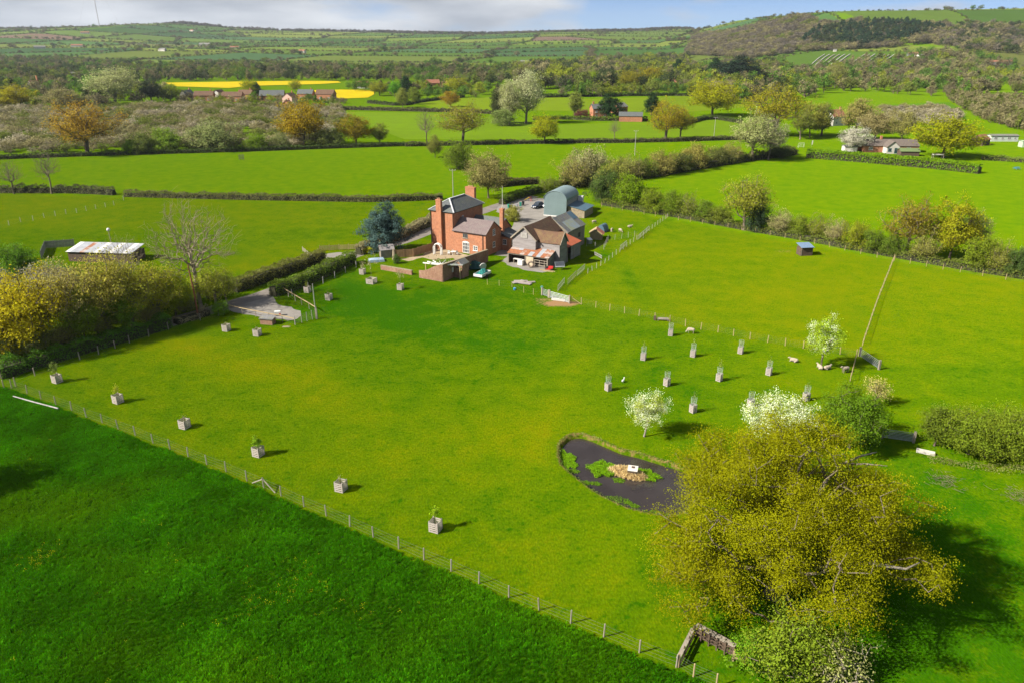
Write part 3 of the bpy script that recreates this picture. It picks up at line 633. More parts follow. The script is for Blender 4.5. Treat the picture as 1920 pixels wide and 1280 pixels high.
# ---- scattered masses nobody could count: geometry nodes instances on points
def scatter(name, pts, scl, tint, keys, label, tilt=0.0, use_crown=True, mesh_list=None, zs=None):
    n = len(pts); me = bpy.data.meshes.new(name); me.vertices.add(n); me.vertices.foreach_set('co', np.ascontiguousarray(pts, np.float32).ravel())
    r = np.random.default_rng(len(name) + n)
    def fa(a, v): me.attributes.new(a, 'FLOAT_VECTOR', 'POINT').data.foreach_set('vector', np.ascontiguousarray(v, np.float32).ravel())
    rot = np.zeros((n, 3)); rot[:, 2] = r.random(n) * 6.28; rot[:, :2] = r.normal(0, tilt, (n, 2)) if tilt else 0; fa('rot', rot)
    sc = np.asarray(scl, float); sc = np.stack([sc, sc, sc if zs is None else np.asarray(zs)], 1) if sc.ndim == 1 else sc; fa('scl', sc)
    me.attributes.new('tint', 'FLOAT_COLOR', 'POINT').data.foreach_set('color', np.ascontiguousarray(tint, np.float32).ravel())
    me.attributes.new('pick', 'INT', 'POINT').data.foreach_set('value', r.integers(0, 1000, n).astype(np.int32))
    col = bpy.data.collections.new(name + '_kinds')
    for i, k in enumerate(keys):
        if mesh_list: col.objects.link(bpy.data.objects.new(name + '_kind', mesh_list[i])); continue
        tm, cm = PROTO[k]; bm = bmesh.new(); 
        m2 = cm.copy(); m2.materials.clear(); m2.materials.append(LEAF_FAR); m2.materials.append(TWIG if k == 'far_d' else BARK)
        bm.from_mesh(m2); nf = len(bm.faces); bm.from_mesh(tm); bm.faces.ensure_lookup_table()
        for f in bm.faces[nf:]: f.material_index = 1
        bm.to_mesh(m2); bm.free(); col.objects.link(bpy.data.objects.new(name + '_kind', m2))
    o = link(name, me); tag(o, label, None, kind='stuff')
    ng = bpy.data.node_groups.new(name, 'GeometryNodeTree'); ng.interface.new_socket('Geometry', in_out='INPUT', socket_type='NodeSocketGeometry'); ng.interface.new_socket('Geometry', in_out='OUTPUT', socket_type='NodeSocketGeometry')
    N_ = lambda t: ng.nodes.new(t); gi = N_('NodeGroupInput'); go = N_('NodeGroupOutput'); m2p = N_('GeometryNodeMeshToPoints'); iop = N_('GeometryNodeInstanceOnPoints'); ci = N_('GeometryNodeCollectionInfo')
    ci.inputs['Collection'].default_value = col; ci.inputs['Separate Children'].default_value = True; ci.inputs['Reset Children'].default_value = True
    def attr(nm, ty):
        q = N_('GeometryNodeInputNamedAttribute'); q.data_type = ty; q.inputs['Name'].default_value = nm; return q.outputs['Attribute']
    lk = ng.links.new; lk(gi.outputs[0], m2p.inputs[0]); lk(m2p.outputs[0], iop.inputs['Points']); lk(ci.outputs[0], iop.inputs['Instance'])
    iop.inputs['Pick Instance'].default_value = True; lk(attr('pick', 'INT'), iop.inputs['Instance Index']); lk(attr('rot', 'FLOAT_VECTOR'), iop.inputs['Rotation']); lk(attr('scl', 'FLOAT_VECTOR'), iop.inputs['Scale'])
    lk(iop.outputs[0], go.inputs[0]); md = o.modifiers.new('scatter', 'NODES'); md.node_group = ng
    return o
def fill(poly, n, r):
    """n random points inside a ground polygon"""
    p = np.array(poly); lo, hi = p.min(0), p.max(0); out = np.zeros((0, 2))
    while len(out) < n:
        q = lo + r.random((4*n, 2)) * (hi - lo); out = np.concatenate([out, q[inside(poly, q[:, 0], q[:, 1])]])
    return out[:n]
def wood(name, poly, spacing, hrange, colors, label, keys=('far_a', 'far_b', 'far_c', 'far_d'), seed=1, world=True, wide=1.0):
    r = np.random.default_rng(seed); P = [GT(*q) if q[1] < 128 else G(*q) for q in poly]; area = abs(sum(P[i][0]*P[(i+1) % len(P)][1] - P[(i+1) % len(P)][0]*P[i][1] for i in range(len(P))))/2
    n = int(min(6000, max(12, area / spacing**2))); q = fill(P, n, r); h = r.uniform(*hrange, n); pts = np.column_stack([q, terr(q[:, 0], q[:, 1]) - .3])
    lump = np.array([mnoise.noise(Vector((a / 60, b / 60, seed))) for a, b in q]); ci = np.clip(((lump + .6) / 1.2 * len(colors) + r.normal(0, .8, n)), 0, len(colors) - 1).astype(int)
    col = np.array(colors)[ci] * r.uniform(.75, 1.2, (n, 1)); col[:, 3] = 1
    return scatter(name, pts, h * wide, col, keys, label, zs=h)

# ------------------------------------------------------------------ far woods, hedgerow trees, scrub
cDK = (.04, .05, .018, 1); cBR = (.115, .092, .05, 1); cMV = (.115, .09, .07, 1); cOL = (.105, .115, .022, 1); cYG = (.16, .165, .016, 1); cGN = (.07, .115, .016, 1); cTN = (.18, .145, .07, 1); cPK = (.25, .2, .14, 1); cCF = (.024, .044, .022, 1)
hp = np.array(hedge_pts); hp = hp[~(inside([(420, 1000), (1800, 1000), (2600, 2600), (500, 2100), (380, 1300)], hp[:, 0], hp[:, 1]) & (rng.random(len(hp)) < .45))]
hc = np.array([cDK, cBR, cOL, cGN, cBR])[rng.integers(0, 5, len(hp))] * rng.uniform(.7, 1.15, (len(hp), 1)); hc[:, 3] = 1
scatter('hedgerow_trees', np.column_stack([hp[:, 0], hp[:, 1], terr(hp[:, 0], hp[:, 1]) - .2]), hp[:, 2] * 1.35, hc, ('far_a', 'far_b', 'far_d'), 'hedges and hedgerow trees dividing the far hill fields', zs=hp[:, 2])
rx = np.concatenate([rng.uniform(-700, 950, 1500), rng.normal(-1690, 90, 240), rng.uniform(-2900, -1900, 160), rng.uniform(-1400, -700, 200)]); ry = 4250 + rng.normal(0, 38, len(rx)) + 30 * np.sin(rx / 120)
rc = np.array([(.075, .06, .055, 1), (.05, .05, .04, 1), (.09, .07, .065, 1)])[rng.integers(0, 3, len(rx))]; rh = rng.uniform(9, 17, len(rx))
scatter('ridge_wood', np.column_stack([rx, ry, terr(rx, ry) - 1]), rh * 1.2, rc, ('far_a', 'far_b', 'far_d'), 'thin dark wood along the skyline of the far ridge', zs=rh)
wood('valley_wood', [(-60,112),(150,112),(250,128),(420,122),(640,128),(640,152),(300,153),(250,166),(-60,180)], 14.5, (6, 14), [cDK, cBR, cDK, cOL, cBR, cGN], 'dark bare wood across the left valley floor', seed=2)
wood('valley_wood', [(640,129),(960,131),(980,152),(900,166),(700,153),(640,152)], 15, (7, 14), [cBR, cDK, cOL, cGN, cBR], 'mixed valley wood behind the rapeseed fields', seed=3)
wood('valley_wood', [(960,130),(1120,118),(1290,108),(1310,150),(1300,168),(1000,174),(960,160)], 14, (9, 18), [cDK, cBR, cOL, cYG, cDK, cTN], 'mixed dark and golden wood behind the brick house', seed=4)
wood('hill_wood', [(1285,105),(1300,70),(1380,61),(1440,46),(1490,33),(1540,46),(1700,52),(1780,50),(1800,80),(1660,92),(1520,98),(1400,112)], 8.5, (9, 15), [cMV, cBR, cMV, cTN, cBR, cOL], 'mauve brown bare wood on the right hillside', seed=5, keys=('far_a', 'far_b', 'far_d'), wide=1.15)
wood('conifer_plantation', [(1500,84),(1530,62),(1680,49),(1770,60),(1710,80),(1620,94)], 8.5, (14, 22), [cCF, cCF, cDK], 'dark conifer plantation on the right hillside', seed=6, keys=('far_c',))
wood('hill_wood', [(1790,52),(1990,44),(1990,112),(1800,98),(1750,84)], 11, (9, 15), [cBR, cMV, cDK, cTN, cOL], 'bare wood on the right edge of the hillside', seed=7, keys=('far_a', 'far_b', 'far_d'))
wood('valley_wood', [(1300,134),(1460,128),(1500,150),(1600,160),(1480,192),(1380,194),(1310,180)], 13, (9, 17), [cOL, cBR, cYG, cGN, cTN, cDK], 'olive valley trees below the hillside', seed=8)
wood('valley_wood', [(1500,138),(1600,132),(1780,130),(1990,142),(1990,178),(1790,182),(1600,176),(1520,160)], 15, (7, 14), [cOL, cTN, cBR, cGN, cYG], 'scattered scrub and orchard trees at the hill foot', seed=9)
wood('garden_trees', [(-60,166),(300,163),(335,190),(200,206),(-60,212)], 15, (6, 13), [cOL, cGN, cYG, cBR, cDK, cTN], 'mixed garden trees at the left edge of the village', seed=10)
wood('village_trees', [(335,187),(470,189),(640,188),(650,196),(560,206),(420,200),(335,197)], 9, (3, 7), [cOL, cGN, cTN, cBR, cYG], 'garden trees and shrubs among the village houses', seed=16)
wood('blossom_scrub', [(-60,206),(200,202),(420,198),(640,204),(650,232),(620,272),(500,279),(240,283),(130,286),(-60,290)], 5.2, (2.5, 6), [cTN, cPK, cTN, cOL, cTN, cPK, cTN, cOL], 'tan and pink blossoming scrub beyond the left fields', seed=11, keys=('far_d', 'far_d', 'far_b'), wide=1.35)
wood('poplar_plantation', [(1775,186),(1800,182),(1990,196),(1990,262),(1880,238),(1830,222)], 5, (4, 9), [cTN, cTN, cOL, cTN], 'tan bare poplar plantation on the right', seed=12, keys=('far_d', 'far_c'))
wood('blossom_orchard', [(1650,206),(1760,204),(1800,218),(1790,240),(1660,236)], 5, (3, 5.5), [cPK, cPK, cTN], 'pale pink blossoming orchard behind the bungalow', seed=13, keys=('far_a', 'far_b'), wide=1.2)
wood('roadside_trees', [(640,168),(800,168),(960,172),(960,182),(800,186),(690,176)], 13, (5, 11), [cOL, cGN, cYG, cBR, cDK], 'garden trees and hedges around the distant red houses', seed=14)
wood('roadside_trees', [(980,176),(1150,172),(1330,168),(1330,178),(1150,182),(1000,186)], 12, (6, 13), [cYG, cOL, cGN, cBR], 'golden and green trees edging the valley wood', seed=15)

# ------------------------------------------------------------------ long meadow grass
def tuft(seed, n, h, spread):
    r = np.random.default_rng(seed); V = []; var = []
    for i in range(n):
        a = r.random() * 6.28; b = np.array([r.normal(0, spread), r.normal(0, spread), 0]); l = h * r.uniform(.5, 1.2); d = np.array([math.cos(a), math.sin(a), 0]) * l * r.uniform(.2, .8) + np.array([.25 * l, .1 * l, 0]); w = np.array([-math.sin(a), math.cos(a), 0]) * .03
        V += [b - w, b + w, b + d * .5 + w * .8 + (0, 0, l * .75), b + d * .5 - w * .8 + (0, 0, l * .75)]; V += [b + d * .5 - w * .8 + (0, 0, l * .75), b + d * .5 + w * .8 + (0, 0, l * .75), b + d + (0, 0, l * .9), b + d + (0, 0, l * .88)]; var += [r.random()] * 8
    return mesh_np('tuft', np.array(V, float), np.arange(len(V)).reshape(-1, 4), LEAF_FAR, {'var': np.array(var)})
tufts = [tuft(s, 16, .24, .11) for s in (1, 2, 3)]
q = fill([(-78, 24), (-78, FW[0][1] + 5)] + [(a, b - .5) for a, b in FW] + [G(1300, 1268), G(1345, 1300), (14, 28)], 100000, rng)
dn = np.array([mnoise.noise(Vector((a * .16, b * .16, 0))) + .7 * mnoise.noise(Vector((a * .6, b * .45, 4))) for a, b in q]); q = q[dn > -3 + rng.random(len(q)) * .25]; dn = np.array([mnoise.noise(Vector((a * .16, b * .16, 0))) + .7 * mnoise.noise(Vector((a * .6, b * .45, 4))) for a, b in q])
yl = np.array([max(mnoise.noise(Vector((a * .09, b * .09, 9))), 0) for a, b in q])[:, None]
tc_ = np.array([.033, .117, .001]) * rng.uniform(.7, 1.3, (len(q), 1)) * (1 + .45 * dn[:, None]) * (1 - yl) + np.array([.085, .16, .001]) * yl; tc_ = np.column_stack([tc_, np.ones(len(q))])
scatter('long_grass', np.column_stack([q, np.full(len(q), .02)]), (.85 + .5 * dn).clip(.6, 1.5), tc_, [0, 1, 2], 'uncut dark green meadow grass in the foreground', tilt=.12, mesh_list=tufts)
# buttercups: small yellow heads
fm = mesh_np('flower', *card_arrays(np.array([(0, 0, .28), (.12, .1, .3), (-.1, .14, .26), (.05, -.15, .29)]), .05, np.array([.6] * 4), np.random.default_rng(1), aspect=1, up=3)[:2], LEAF_FAR, {'var': np.full(16, .6)})
q = np.concatenate([fill([(-60, 26), (-60, 80), (8, 36), (14, 28)], 90, rng)] + [np.array(G(a, b)) + rng.normal(0, s, (n, 2)) for a, b, s, n in ((75, 1050, .9, 40), (610, 1120, 1, 12), (560, 1080, 1.2, 25), (480, 1130, 1, 25), (680, 930, 1, 15), (700, 1150, 1.6, 12))])
q = q[inside(MEAD, q[:, 0], q[:, 1])]
scatter('buttercups', np.column_stack([q, np.full(len(q), .03)]), rng.uniform(.7, 1.3, len(q)), np.tile((.42, .36, .01, 1), (len(q), 1)), [0], 'yellow buttercups dotted through the meadow grass', mesh_list=[fm])

# ------------------------------------------------------------------ the big oak and the near trees
def big_oak():
    x, y = G(1478, 962, 8.0); t = thing('oak_tree', 'huge spreading golden oak overhanging the pond', 'tree', (x, y, 0))
    r = np.random.default_rng(77); big = crown_points(250, r, (0, 0, 7.4), (11.4, 11.0, 7.0), 3, .22, .55, .25, .28); big = big[~(((big[:, 0] < -2) & (big[:, 1] < -5.2) & (big[:, 2] < 8.5)) | ((big[:, 0] < -6.8) & (big[:, 1] > .5)) | (big[:, 0] > 9.6))]; nb_ = len(big); bid = np.repeat(np.arange(nb_), 8); att = big[bid] + r.normal(0, 1, (len(bid), 3)) * (.95, .95, .5); att[:, 2] = np.maximum(att[:, 2], 1.2)
    tr = [(0, 0, 0), (.1, .05, .8), (.15, .1, 1.6), (.1, .15, 2.5), (.05, .1, 3.4)]
    segs, arr, rad, cnt, ends = skeleton(att, tr, r, .7, .020, .47, .5, .22); s0 = segs[0]; segs[0] = (s0[0], s0[1], s0[2]*1.4, s0[3])
    link('trunk', tubes_np('oak_trunk', segs, BARK_OAK, 6), t)
    keep = np.ones(len(att), bool)
    for d in [(2.4, 2.2, 11.5, 2.0), (5.5, 3.0, 10.8, 1.8), (3.2, -1.6, 9.6, 1.7), (5.2, 1.0, 10.5, 1.3), (-6.0, -2.0, 7.5, 1.8)]: keep &= np.linalg.norm((att - np.array(d[:3])) * (1, 1, .7), axis=1) > d[3]
    src = att[keep]; bv = r.random(nb_)[bid][keep]; per = 225; cl = np.repeat(np.arange(len(src)), per); off = r.normal(0, 1, (len(cl), 3)) * np.array([.5, .5, .34]); P = src[cl] + off
    out = (P - np.array((0, 0, 6))) / np.array((11, 11, 6.6)); out /= np.linalg.norm(out, axis=1, keepdims=True)
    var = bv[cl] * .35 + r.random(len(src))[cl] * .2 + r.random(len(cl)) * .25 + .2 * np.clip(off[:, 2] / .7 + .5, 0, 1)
    east = np.clip((src[cl][:, 0] - 3) / 8, 0, 1)                                 # leaves get darker towards the east side
    link('crown', cards_mesh('oak_crown', P, .09, var - .12 * east, r, outward=out, up=.5), t, color=(.165, .152, .003, 1))
    for pts, rd in (([(1.2, -3.4, 5.5), (3.0, -5.2, 7.4), (4.4, -6.2, 8.0), (5.9, -6.6, 8.0), (6.9, -6.4, 8.4)], [.2, .16, .13, .09, .04]),
                    ([(2.0, .4, 8.0), (3.0, 1.0, 10.4), (4.2, 1.4, 11.6), (5.6, 1.6, 12.2), (7.0, 2.0, 12.3)], [.2, .16, .12, .08, .04]),
                    ([(3.0, 1.0, 10.4), (2.4, 1.8, 12.0), (1.6, 2.4, 12.9)], [.14, .1, .04]), ([(4.2, 1.4, 11.6), (5.5, .4, 12.2), (6.8, -.2, 12.4)], [.11, .07, .03])):
        MB().tube(pts, rd, 6).build('dead_limb', BARK_PALE, t, True)
BARK_OAK = M('oak_bark', (.20, .165, .12), (.12, .095, .065), sc=3, bump=.6)
big_oak()
def near_tree(px, py, z, rad, zc, n_att, per, sig, leaf, color, label, name, seed, trunk, bark=BARK, lump=.25, color2=None, frac2=.5, cat='tree', r_tip=.02, blossom=None):
    """individually grown tree: base at photo pixel px, py on the ground"""
    x, y = G(px, py, z); t = thing(name, label, cat, (x, y, 0)); r = np.random.default_rng(seed)
    att = crown_points(n_att, r, (trunk[-1][0], trunk[-1][1], zc), rad, seed, lump, .5, .3); att[:, 2] = np.maximum(att[:, 2], .35)
    segs, arr, rd, cnt, ends = skeleton(att, trunk, r, .4, r_tip, .42, .45, .25); s0 = segs[0]; segs[0] = (s0[0], s0[1], s0[2]*1.4, s0[3])
    link('trunk', tubes_np(name + '_trunk', segs, bark, 5), t)
    cl = np.repeat(np.arange(len(att)), per); off = r.normal(0, 1, (len(cl), 3)) * sig; P = att[cl] + off; out = (P - np.array((0, 0, zc))) / np.array(rad); out /= np.linalg.norm(out, axis=1, keepdims=True)
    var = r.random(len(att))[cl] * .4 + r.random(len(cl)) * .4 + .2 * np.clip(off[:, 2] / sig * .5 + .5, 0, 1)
    if color2 is None: link('crown', cards_mesh(name + '_crown', P, leaf, var, r, outward=out), t, color=color)
    else:
        pick = (r.random(len(att)) < frac2)[cl] & (r.random(len(cl)) < .8)
        link('crown', cards_mesh(name + '_crown', P[~pick], leaf, var[~pick], r, outward=out[~pick]), t, color=color)
        link('blossom', cards_mesh(name + '_blossom', P[pick] + out[pick] * sig * .5, leaf * .85, var[pick], r, outward=out[pick], aspect=1.1), t, color=color2)
    return t
LEAN = [(0, 0, 0), (.12, .05, .7), (.2, .1, 1.4), (.25, .1, 2.0)]
STRAIGHT = [(0, 0, 0), (.02, .02, .6), (-.03, .03, 1.2), (.02, 0, 1.8)]
near_tree(1208, 818, 0, (2.1, 2.0, 1.8), 3.4, 120, 70, .24, .11, (.24, .25, .035, 1), 'small white-blossomed fruit tree leaning beside the pond', 'fruit_tree', 31, LEAN, BARK_PALE, .35, WHITEB, .72, r_tip=.014)
near_tree(1539, 690, 0, (2.3, 2.2, 2.6), 4.4, 130, 70, .27, .12, (.23, .28, .02, 1), 'yellow-green blossoming tree sheltering the resting sheep', 'fruit_tree', 32, STRAIGHT, BARK, .38, WHITEB, .35, r_tip=.016)
near_tree(1456, 838, 0, (4.2, 3.0, 2.4), 4.0, 220, 90, .33, .125, (.22, .24, .02, 1), 'white blossoming tree half hidden behind the huge oak', 'fruit_tree', 33, STRAIGHT, BARK, .3, WHITEB, .8, r_tip=.018)
near_tree(1592, 838, 0, (3.6, 3.3, 3.3), 3.7, 260, 110, .36, .125, (.085, .135, .008, 1), 'dense green hawthorn between oak and metal gate', 'hawthorn_tree', 34, [(0, 0, 0), (0, 0, .5), (.05, 0, 1)], BARK, .3, r_tip=.018)
near_tree(1640, 760, 0, (1.6, 1.6, 1.6), 2.2, 90, 14, .25, .13, (.3, .24, .08, 1), 'tan twiggy shrub behind the green hawthorn', 'shrub', 35, [(0, 0, 0), (0, 0, .4)], TWIG, .3, r_tip=.014, cat='shrub')
for i, (a, b, rr, hz, n, cl_, lb) in enumerate([(1752, 835, (1.5, 1.5, 2.5), 2.6, 110, (.095, .115, .012, 1), 'upright ivy-green bush at the end of the right hedge'), (1815, 850, (3.3, 2.8, 2.6), 2.6, 240, (.125, .15, .012, 1), 'broad yellow-green hawthorn bush right of the ivy bush'),
        (1880, 858, (3.4, 2.8, 2.9), 2.9, 260, (.13, .155, .012, 1), 'tall yellow-green hawthorn bush by the right frame edge'), (1950, 865, (3.4, 2.8, 2.9), 2.9, 200, (.12, .145, .012, 1), 'hawthorn bush cut off by the right frame edge')]):
    near_tree(a, b, 0, rr, hz, n, 95, .36, .12, cl_, lb, 'hawthorn_bush', 40 + i, [(0, 0, 0), (0, 0, .3), (.05, 0, .7)], BARK, .34, r_tip=.016, cat='bush')
near_tree(1490, 1262, 0, (3.4, 2.6, 2.6), 2.4, 260, 46, .36, .14, (.13, .16, .012, 1), 'tangled yellow-green shrub at the bottom below the oak', 'willow_shrub', 51, [(0, 0, 0), (0, 0, .4)], TWIG, .42, r_tip=.015, cat='shrub')
near_tree(1560, 1285, 0, (2.4, 2.2, 2.2), 1.9, 200, 12, .3, .12, (.24, .22, .08, 1), 'pale dead-looking twiggy shrub at the bottom edge', 'twiggy_shrub', 52, [(0, 0, 0), (0, 0, .4)], BARK_PALE, .4, r_tip=.017, cat='shrub')
near_tree(1420, 1240, 0, (1.9, 1.6, 1.1), .9, 120, 46, .28, .13, (.11, .19, .01, 1), 'low bright green bramble beside the wooden pen', 'bramble', 53, [(0, 0, 0), (0, 0, .2)], TWIG, .4, r_tip=.012, cat='bramble')
# tree standing just left of the picture: its shadow reaches into the meadow
tree('round_b', -56.5, 64.5, 7, 6, OLIVE, 'field tree standing left of the meadow outside the view', name='field_tree')
# ------------------------------------------------------------------ mid-distance trees
PT = [
 ('oak_a',165,291,188,118,BRONZE,'spreading bronze oak with a clear trunk on the left field edge'),('shrub_a',318,285,241,60,(.13,.17,.02,1),'smooth green willow dome on the left field edge'),('shrub_b',397,281,226,92,(.16,.165,.06,1),'wide grey-green willow dome right of the green dome'),
 ('shrub_a',272,289,251,42,(.11,.12,.03,1),'small grey-green bush between bronze oak and willow dome'),('shrub_a',245,290,262,26,(.10,.15,.012,1),'little bright bush close to the bronze oak'),('round_a',570,274,188,88,(.21,.135,.008,1),'dense orange-gold oak at the end of the blossom scrub'),
 ('round_b',668,272,214,60,(.17,.125,.012,1),'gold-brown oak right of the orange-gold oak'),('round_c',712,270,232,34,OLIVE,'olive tree at the right end of the scrub'),('shrub_b',620,274,240,60,(.11,.12,.03,1),'olive bush between the two golden oaks'),('shrub_a',480,281,252,46,(.11,.15,.012,1),'green bush at the field edge below the scrub'),('shrub_b',525,279,250,40,(.14,.14,.05,1),'grey-olive bush left of the orange-gold oak'),
 ('bare_b',800,272,203,42,GREY,'slim bare tree in the hedge behind the bushes'),('sparse_a',868,270,196,80,(.17,.145,.02,1),'open olive oak in the hedge behind the house'),('shrub_b',860,318,264,54,(.105,.13,.014,1),'round olive-green field bush behind the house'),('round_c',816,296,255,30,(.15,.14,.03,1),'small field bush left of the round olive bush'),
 ('round_b',916,372,284,78,(.19,.155,.055,1),'tan round tree directly behind the farmhouse roof'),('round_a',1020,270,216,56,(.21,.20,.008,1),'bright yellow-green oak alone on the field hedge'),('round_c',845,201,172,36,(.22,.135,.012,1),'orange oak on the middle field hedge'),
 ('column_a',931,232,168,24,(.05,.055,.02,1),'dark ivy-clad column tree left of the pale willows'),('weep_a',955,234,150,44,(.25,.23,.11,1),'pale birch-like tree, left one of the pale pair'),('weep_a',986,232,132,62,(.30,.28,.15,1),'tall pale willow, right one of the pale pair'),('shrub_a',945,236,205,46,(.15,.17,.05,1),'pale green shrub below the pale willows'),
 ('column_a',1078,217,174,28,(.15,.16,.03,1),'slim pale green tree left of the brick house'),('shrub_a',1088,222,206,30,MAROON,'dark maroon shrub beside the brick house'),('cedar_a',1142,224,178,44,DARK,'dark cedar in front of the brick house'),('cedar_a',1221,216,176,30,DARK,'dark pine right of the brick house'),
 ('bare_b',1151,264,222,26,GREY,'ivy-trunked bare pollard on the hedge below the brick house'),('oak_a',1248,264,186,70,(.22,.16,.012,1),'gold oak right of the brick house, left one of two'),('oak_b',1275,260,200,50,(.21,.16,.014,1),'gold oak right of the brick house, right one of two'),
 ('round_b',1336,218,148,90,(.22,.20,.008,1),'large bright yellow-green oak on the right skyline of fields'),('oak_b',1448,256,158,112,(.20,.165,.012,1),'huge olive-gold oak above the bare pale tree'),('round_a',1518,258,190,54,(.19,.17,.03,1),'olive tree right of the huge olive-gold oak'),('sparse_b',1410,302,214,74,PALE,'tall pale leafless tree in the hedge corner'),
 ('sparse_a',1440,300,228,56,GREY,'grey leafless tree touching the tall pale one'),('sparse_b',1500,262,208,40,OLIVE,'slim olive tree left of the white gabled house'),('round_c',1604,250,186,66,(.20,.16,.05,1),'tan tree behind the white gabled house'),('round_b',1640,262,206,60,(.22,.17,.075,1),'tan round tree right of the white gabled house'),
 ('round_a',1690,266,206,50,(.19,.16,.05,1),'brownish tree behind the bungalow'),('round_a',1600,284,238,56,(.35,.30,.25,1),'pink blossoming cherry beside the bungalow'),('round_b',1768,296,216,112,(.20,.19,.006,1),'bright yellow-green oak right of the bungalow'),('sparse_b',1395,432,334,88,(.19,.18,.02,1),'sparse yellow-green tree in the right hedgerow'),
 ('shrub_a',1420,434,374,46,(.045,.065,.032,1),'dark holly beside the sparse hedgerow tree'),('sparse_a',1698,480,374,84,(.165,.125,.015,1),'sparse orange-brown tree in the right hedgerow'),('round_a',1780,486,374,92,(.20,.18,.008,1),'yellow-green field maple in the right hedgerow'),('sparse_a',1815,480,400,60,(.19,.17,.06,1),'thin tan tree right of the field maple'),
 ('bare_b',26,364,298,56,GREY,'small bare tree at the left end of the long hedge'),('bare_b',97,364,272,52,GREY,'leaning bare tree on the long hedge at left'),('cedar_a',725,472,384,72,BLUEGREEN,'blue cedar beside the lane left of the house'),
 ('round_b',470,180,148,32,(.19,.19,.008,1),'yellow-green tree in front of the rapeseed'),('round_c',553,172,150,26,(.20,.19,.01,1),'small yellow-green tree in the rapeseed'),('conifer_a',482,180,152,20,DARK,'dark conifer beside the yellow-green tree'),('weep_a',216,196,127,96,(.24,.23,.10,1),'big pale willow left of the rapeseed'),('round_a',285,192,146,42,(.04,.05,.025,1),'dark evergreen right of the big pale willow'),
 ('round_c',320,190,160,44,(.14,.16,.014,1),'olive-green tree at the left end of the rapeseed'),('round_a',170,168,142,22,(.09,.2,.008,1),'small vivid green tree left of the big pale willow'),('round_b',30,206,160,64,(.22,.18,.008,1),'yellow oak at the far left edge'),('round_c',125,208,168,80,(.17,.14,.06,1),'brown garden tree above the bronze oak'),('round_a',60,200,166,40,GREEN,'green tree hiding the church spire base'),
 ('round_b',712,180,152,34,(.17,.165,.014,1),'olive tree left of the distant red farmhouse'),('round_a',740,182,152,24,(.09,.2,.008,1),'vivid green tree left of the distant red farmhouse'),('conifer_a',762,180,140,30,DARK,'dark conifer by the distant red farmhouse'),('round_c',755,202,166,26,(.16,.16,.03,1),'olive tree on the hedge bend, left one'),('round_c',778,196,164,28,(.13,.15,.02,1),'olive tree on the hedge bend, right one'),('round_a',855,176,145,46,(.2,.19,.012,1),'yellow-green tree left of the tall pale willow'),
 ('cedar_a',1380,160,108,92,(.018,.03,.018,1),'wide black-green cedar at the foot of the hill'),('conifer_a',1338,150,104,34,DARK,'dark pine left of the wide cedar'),('conifer_a',1270,146,108,30,DARK,'tall dark pine in the valley wood'),('round_a',1220,166,125,44,(.2,.155,.01,1),'golden tree among the valley wood'),('round_b',1180,168,130,40,(.18,.15,.014,1),'gold-brown tree left of the golden valley tree'),('round_a',1110,164,132,26,(.15,.19,.008,1),'fresh green tree in the valley wood'),
 ('round_c',1000,178,150,30,OLIVE,'olive tree right of the tall pale willow'),('round_a',1565,165,120,40,(.16,.15,.04,1),'tree standing beside the orchard rows on the hill'),('column_a',1540,255,196,34,(.15,.15,.04,1),'narrow olive tree behind the goal'),('sparse_a',1350,195,150,44,TAN,'tan leafless tree right of the bright oak'),
]
for key, a, b, tp, w, colr, lb in PT: ptree(key, a, b, tp, w, colr, lb, name={'round': 'broadleaf_tree', 'oak_a': 'oak_tree', 'oak_b': 'oak_tree', 'spars': 'open_tree', 'bare_': 'bare_tree', 'colum': 'column_tree', 'weep_': 'willow_tree', 'conif': 'conifer_tree', 'cedar': 'cedar_tree', 'shrub': 'field_bush'}.get(key, {'round': 'broadleaf_tree', 'spars': 'open_tree', 'bare_': 'bare_tree', 'colum': 'column_tree', 'weep_': 'willow_tree', 'conif': 'conifer_tree', 'cedar': 'cedar_tree', 'shrub': 'field_bush'}.get(key[:5], 'tree')), cat='bush' if key.startswith('shrub') else 'tree', group='trees and bushes about the fields')
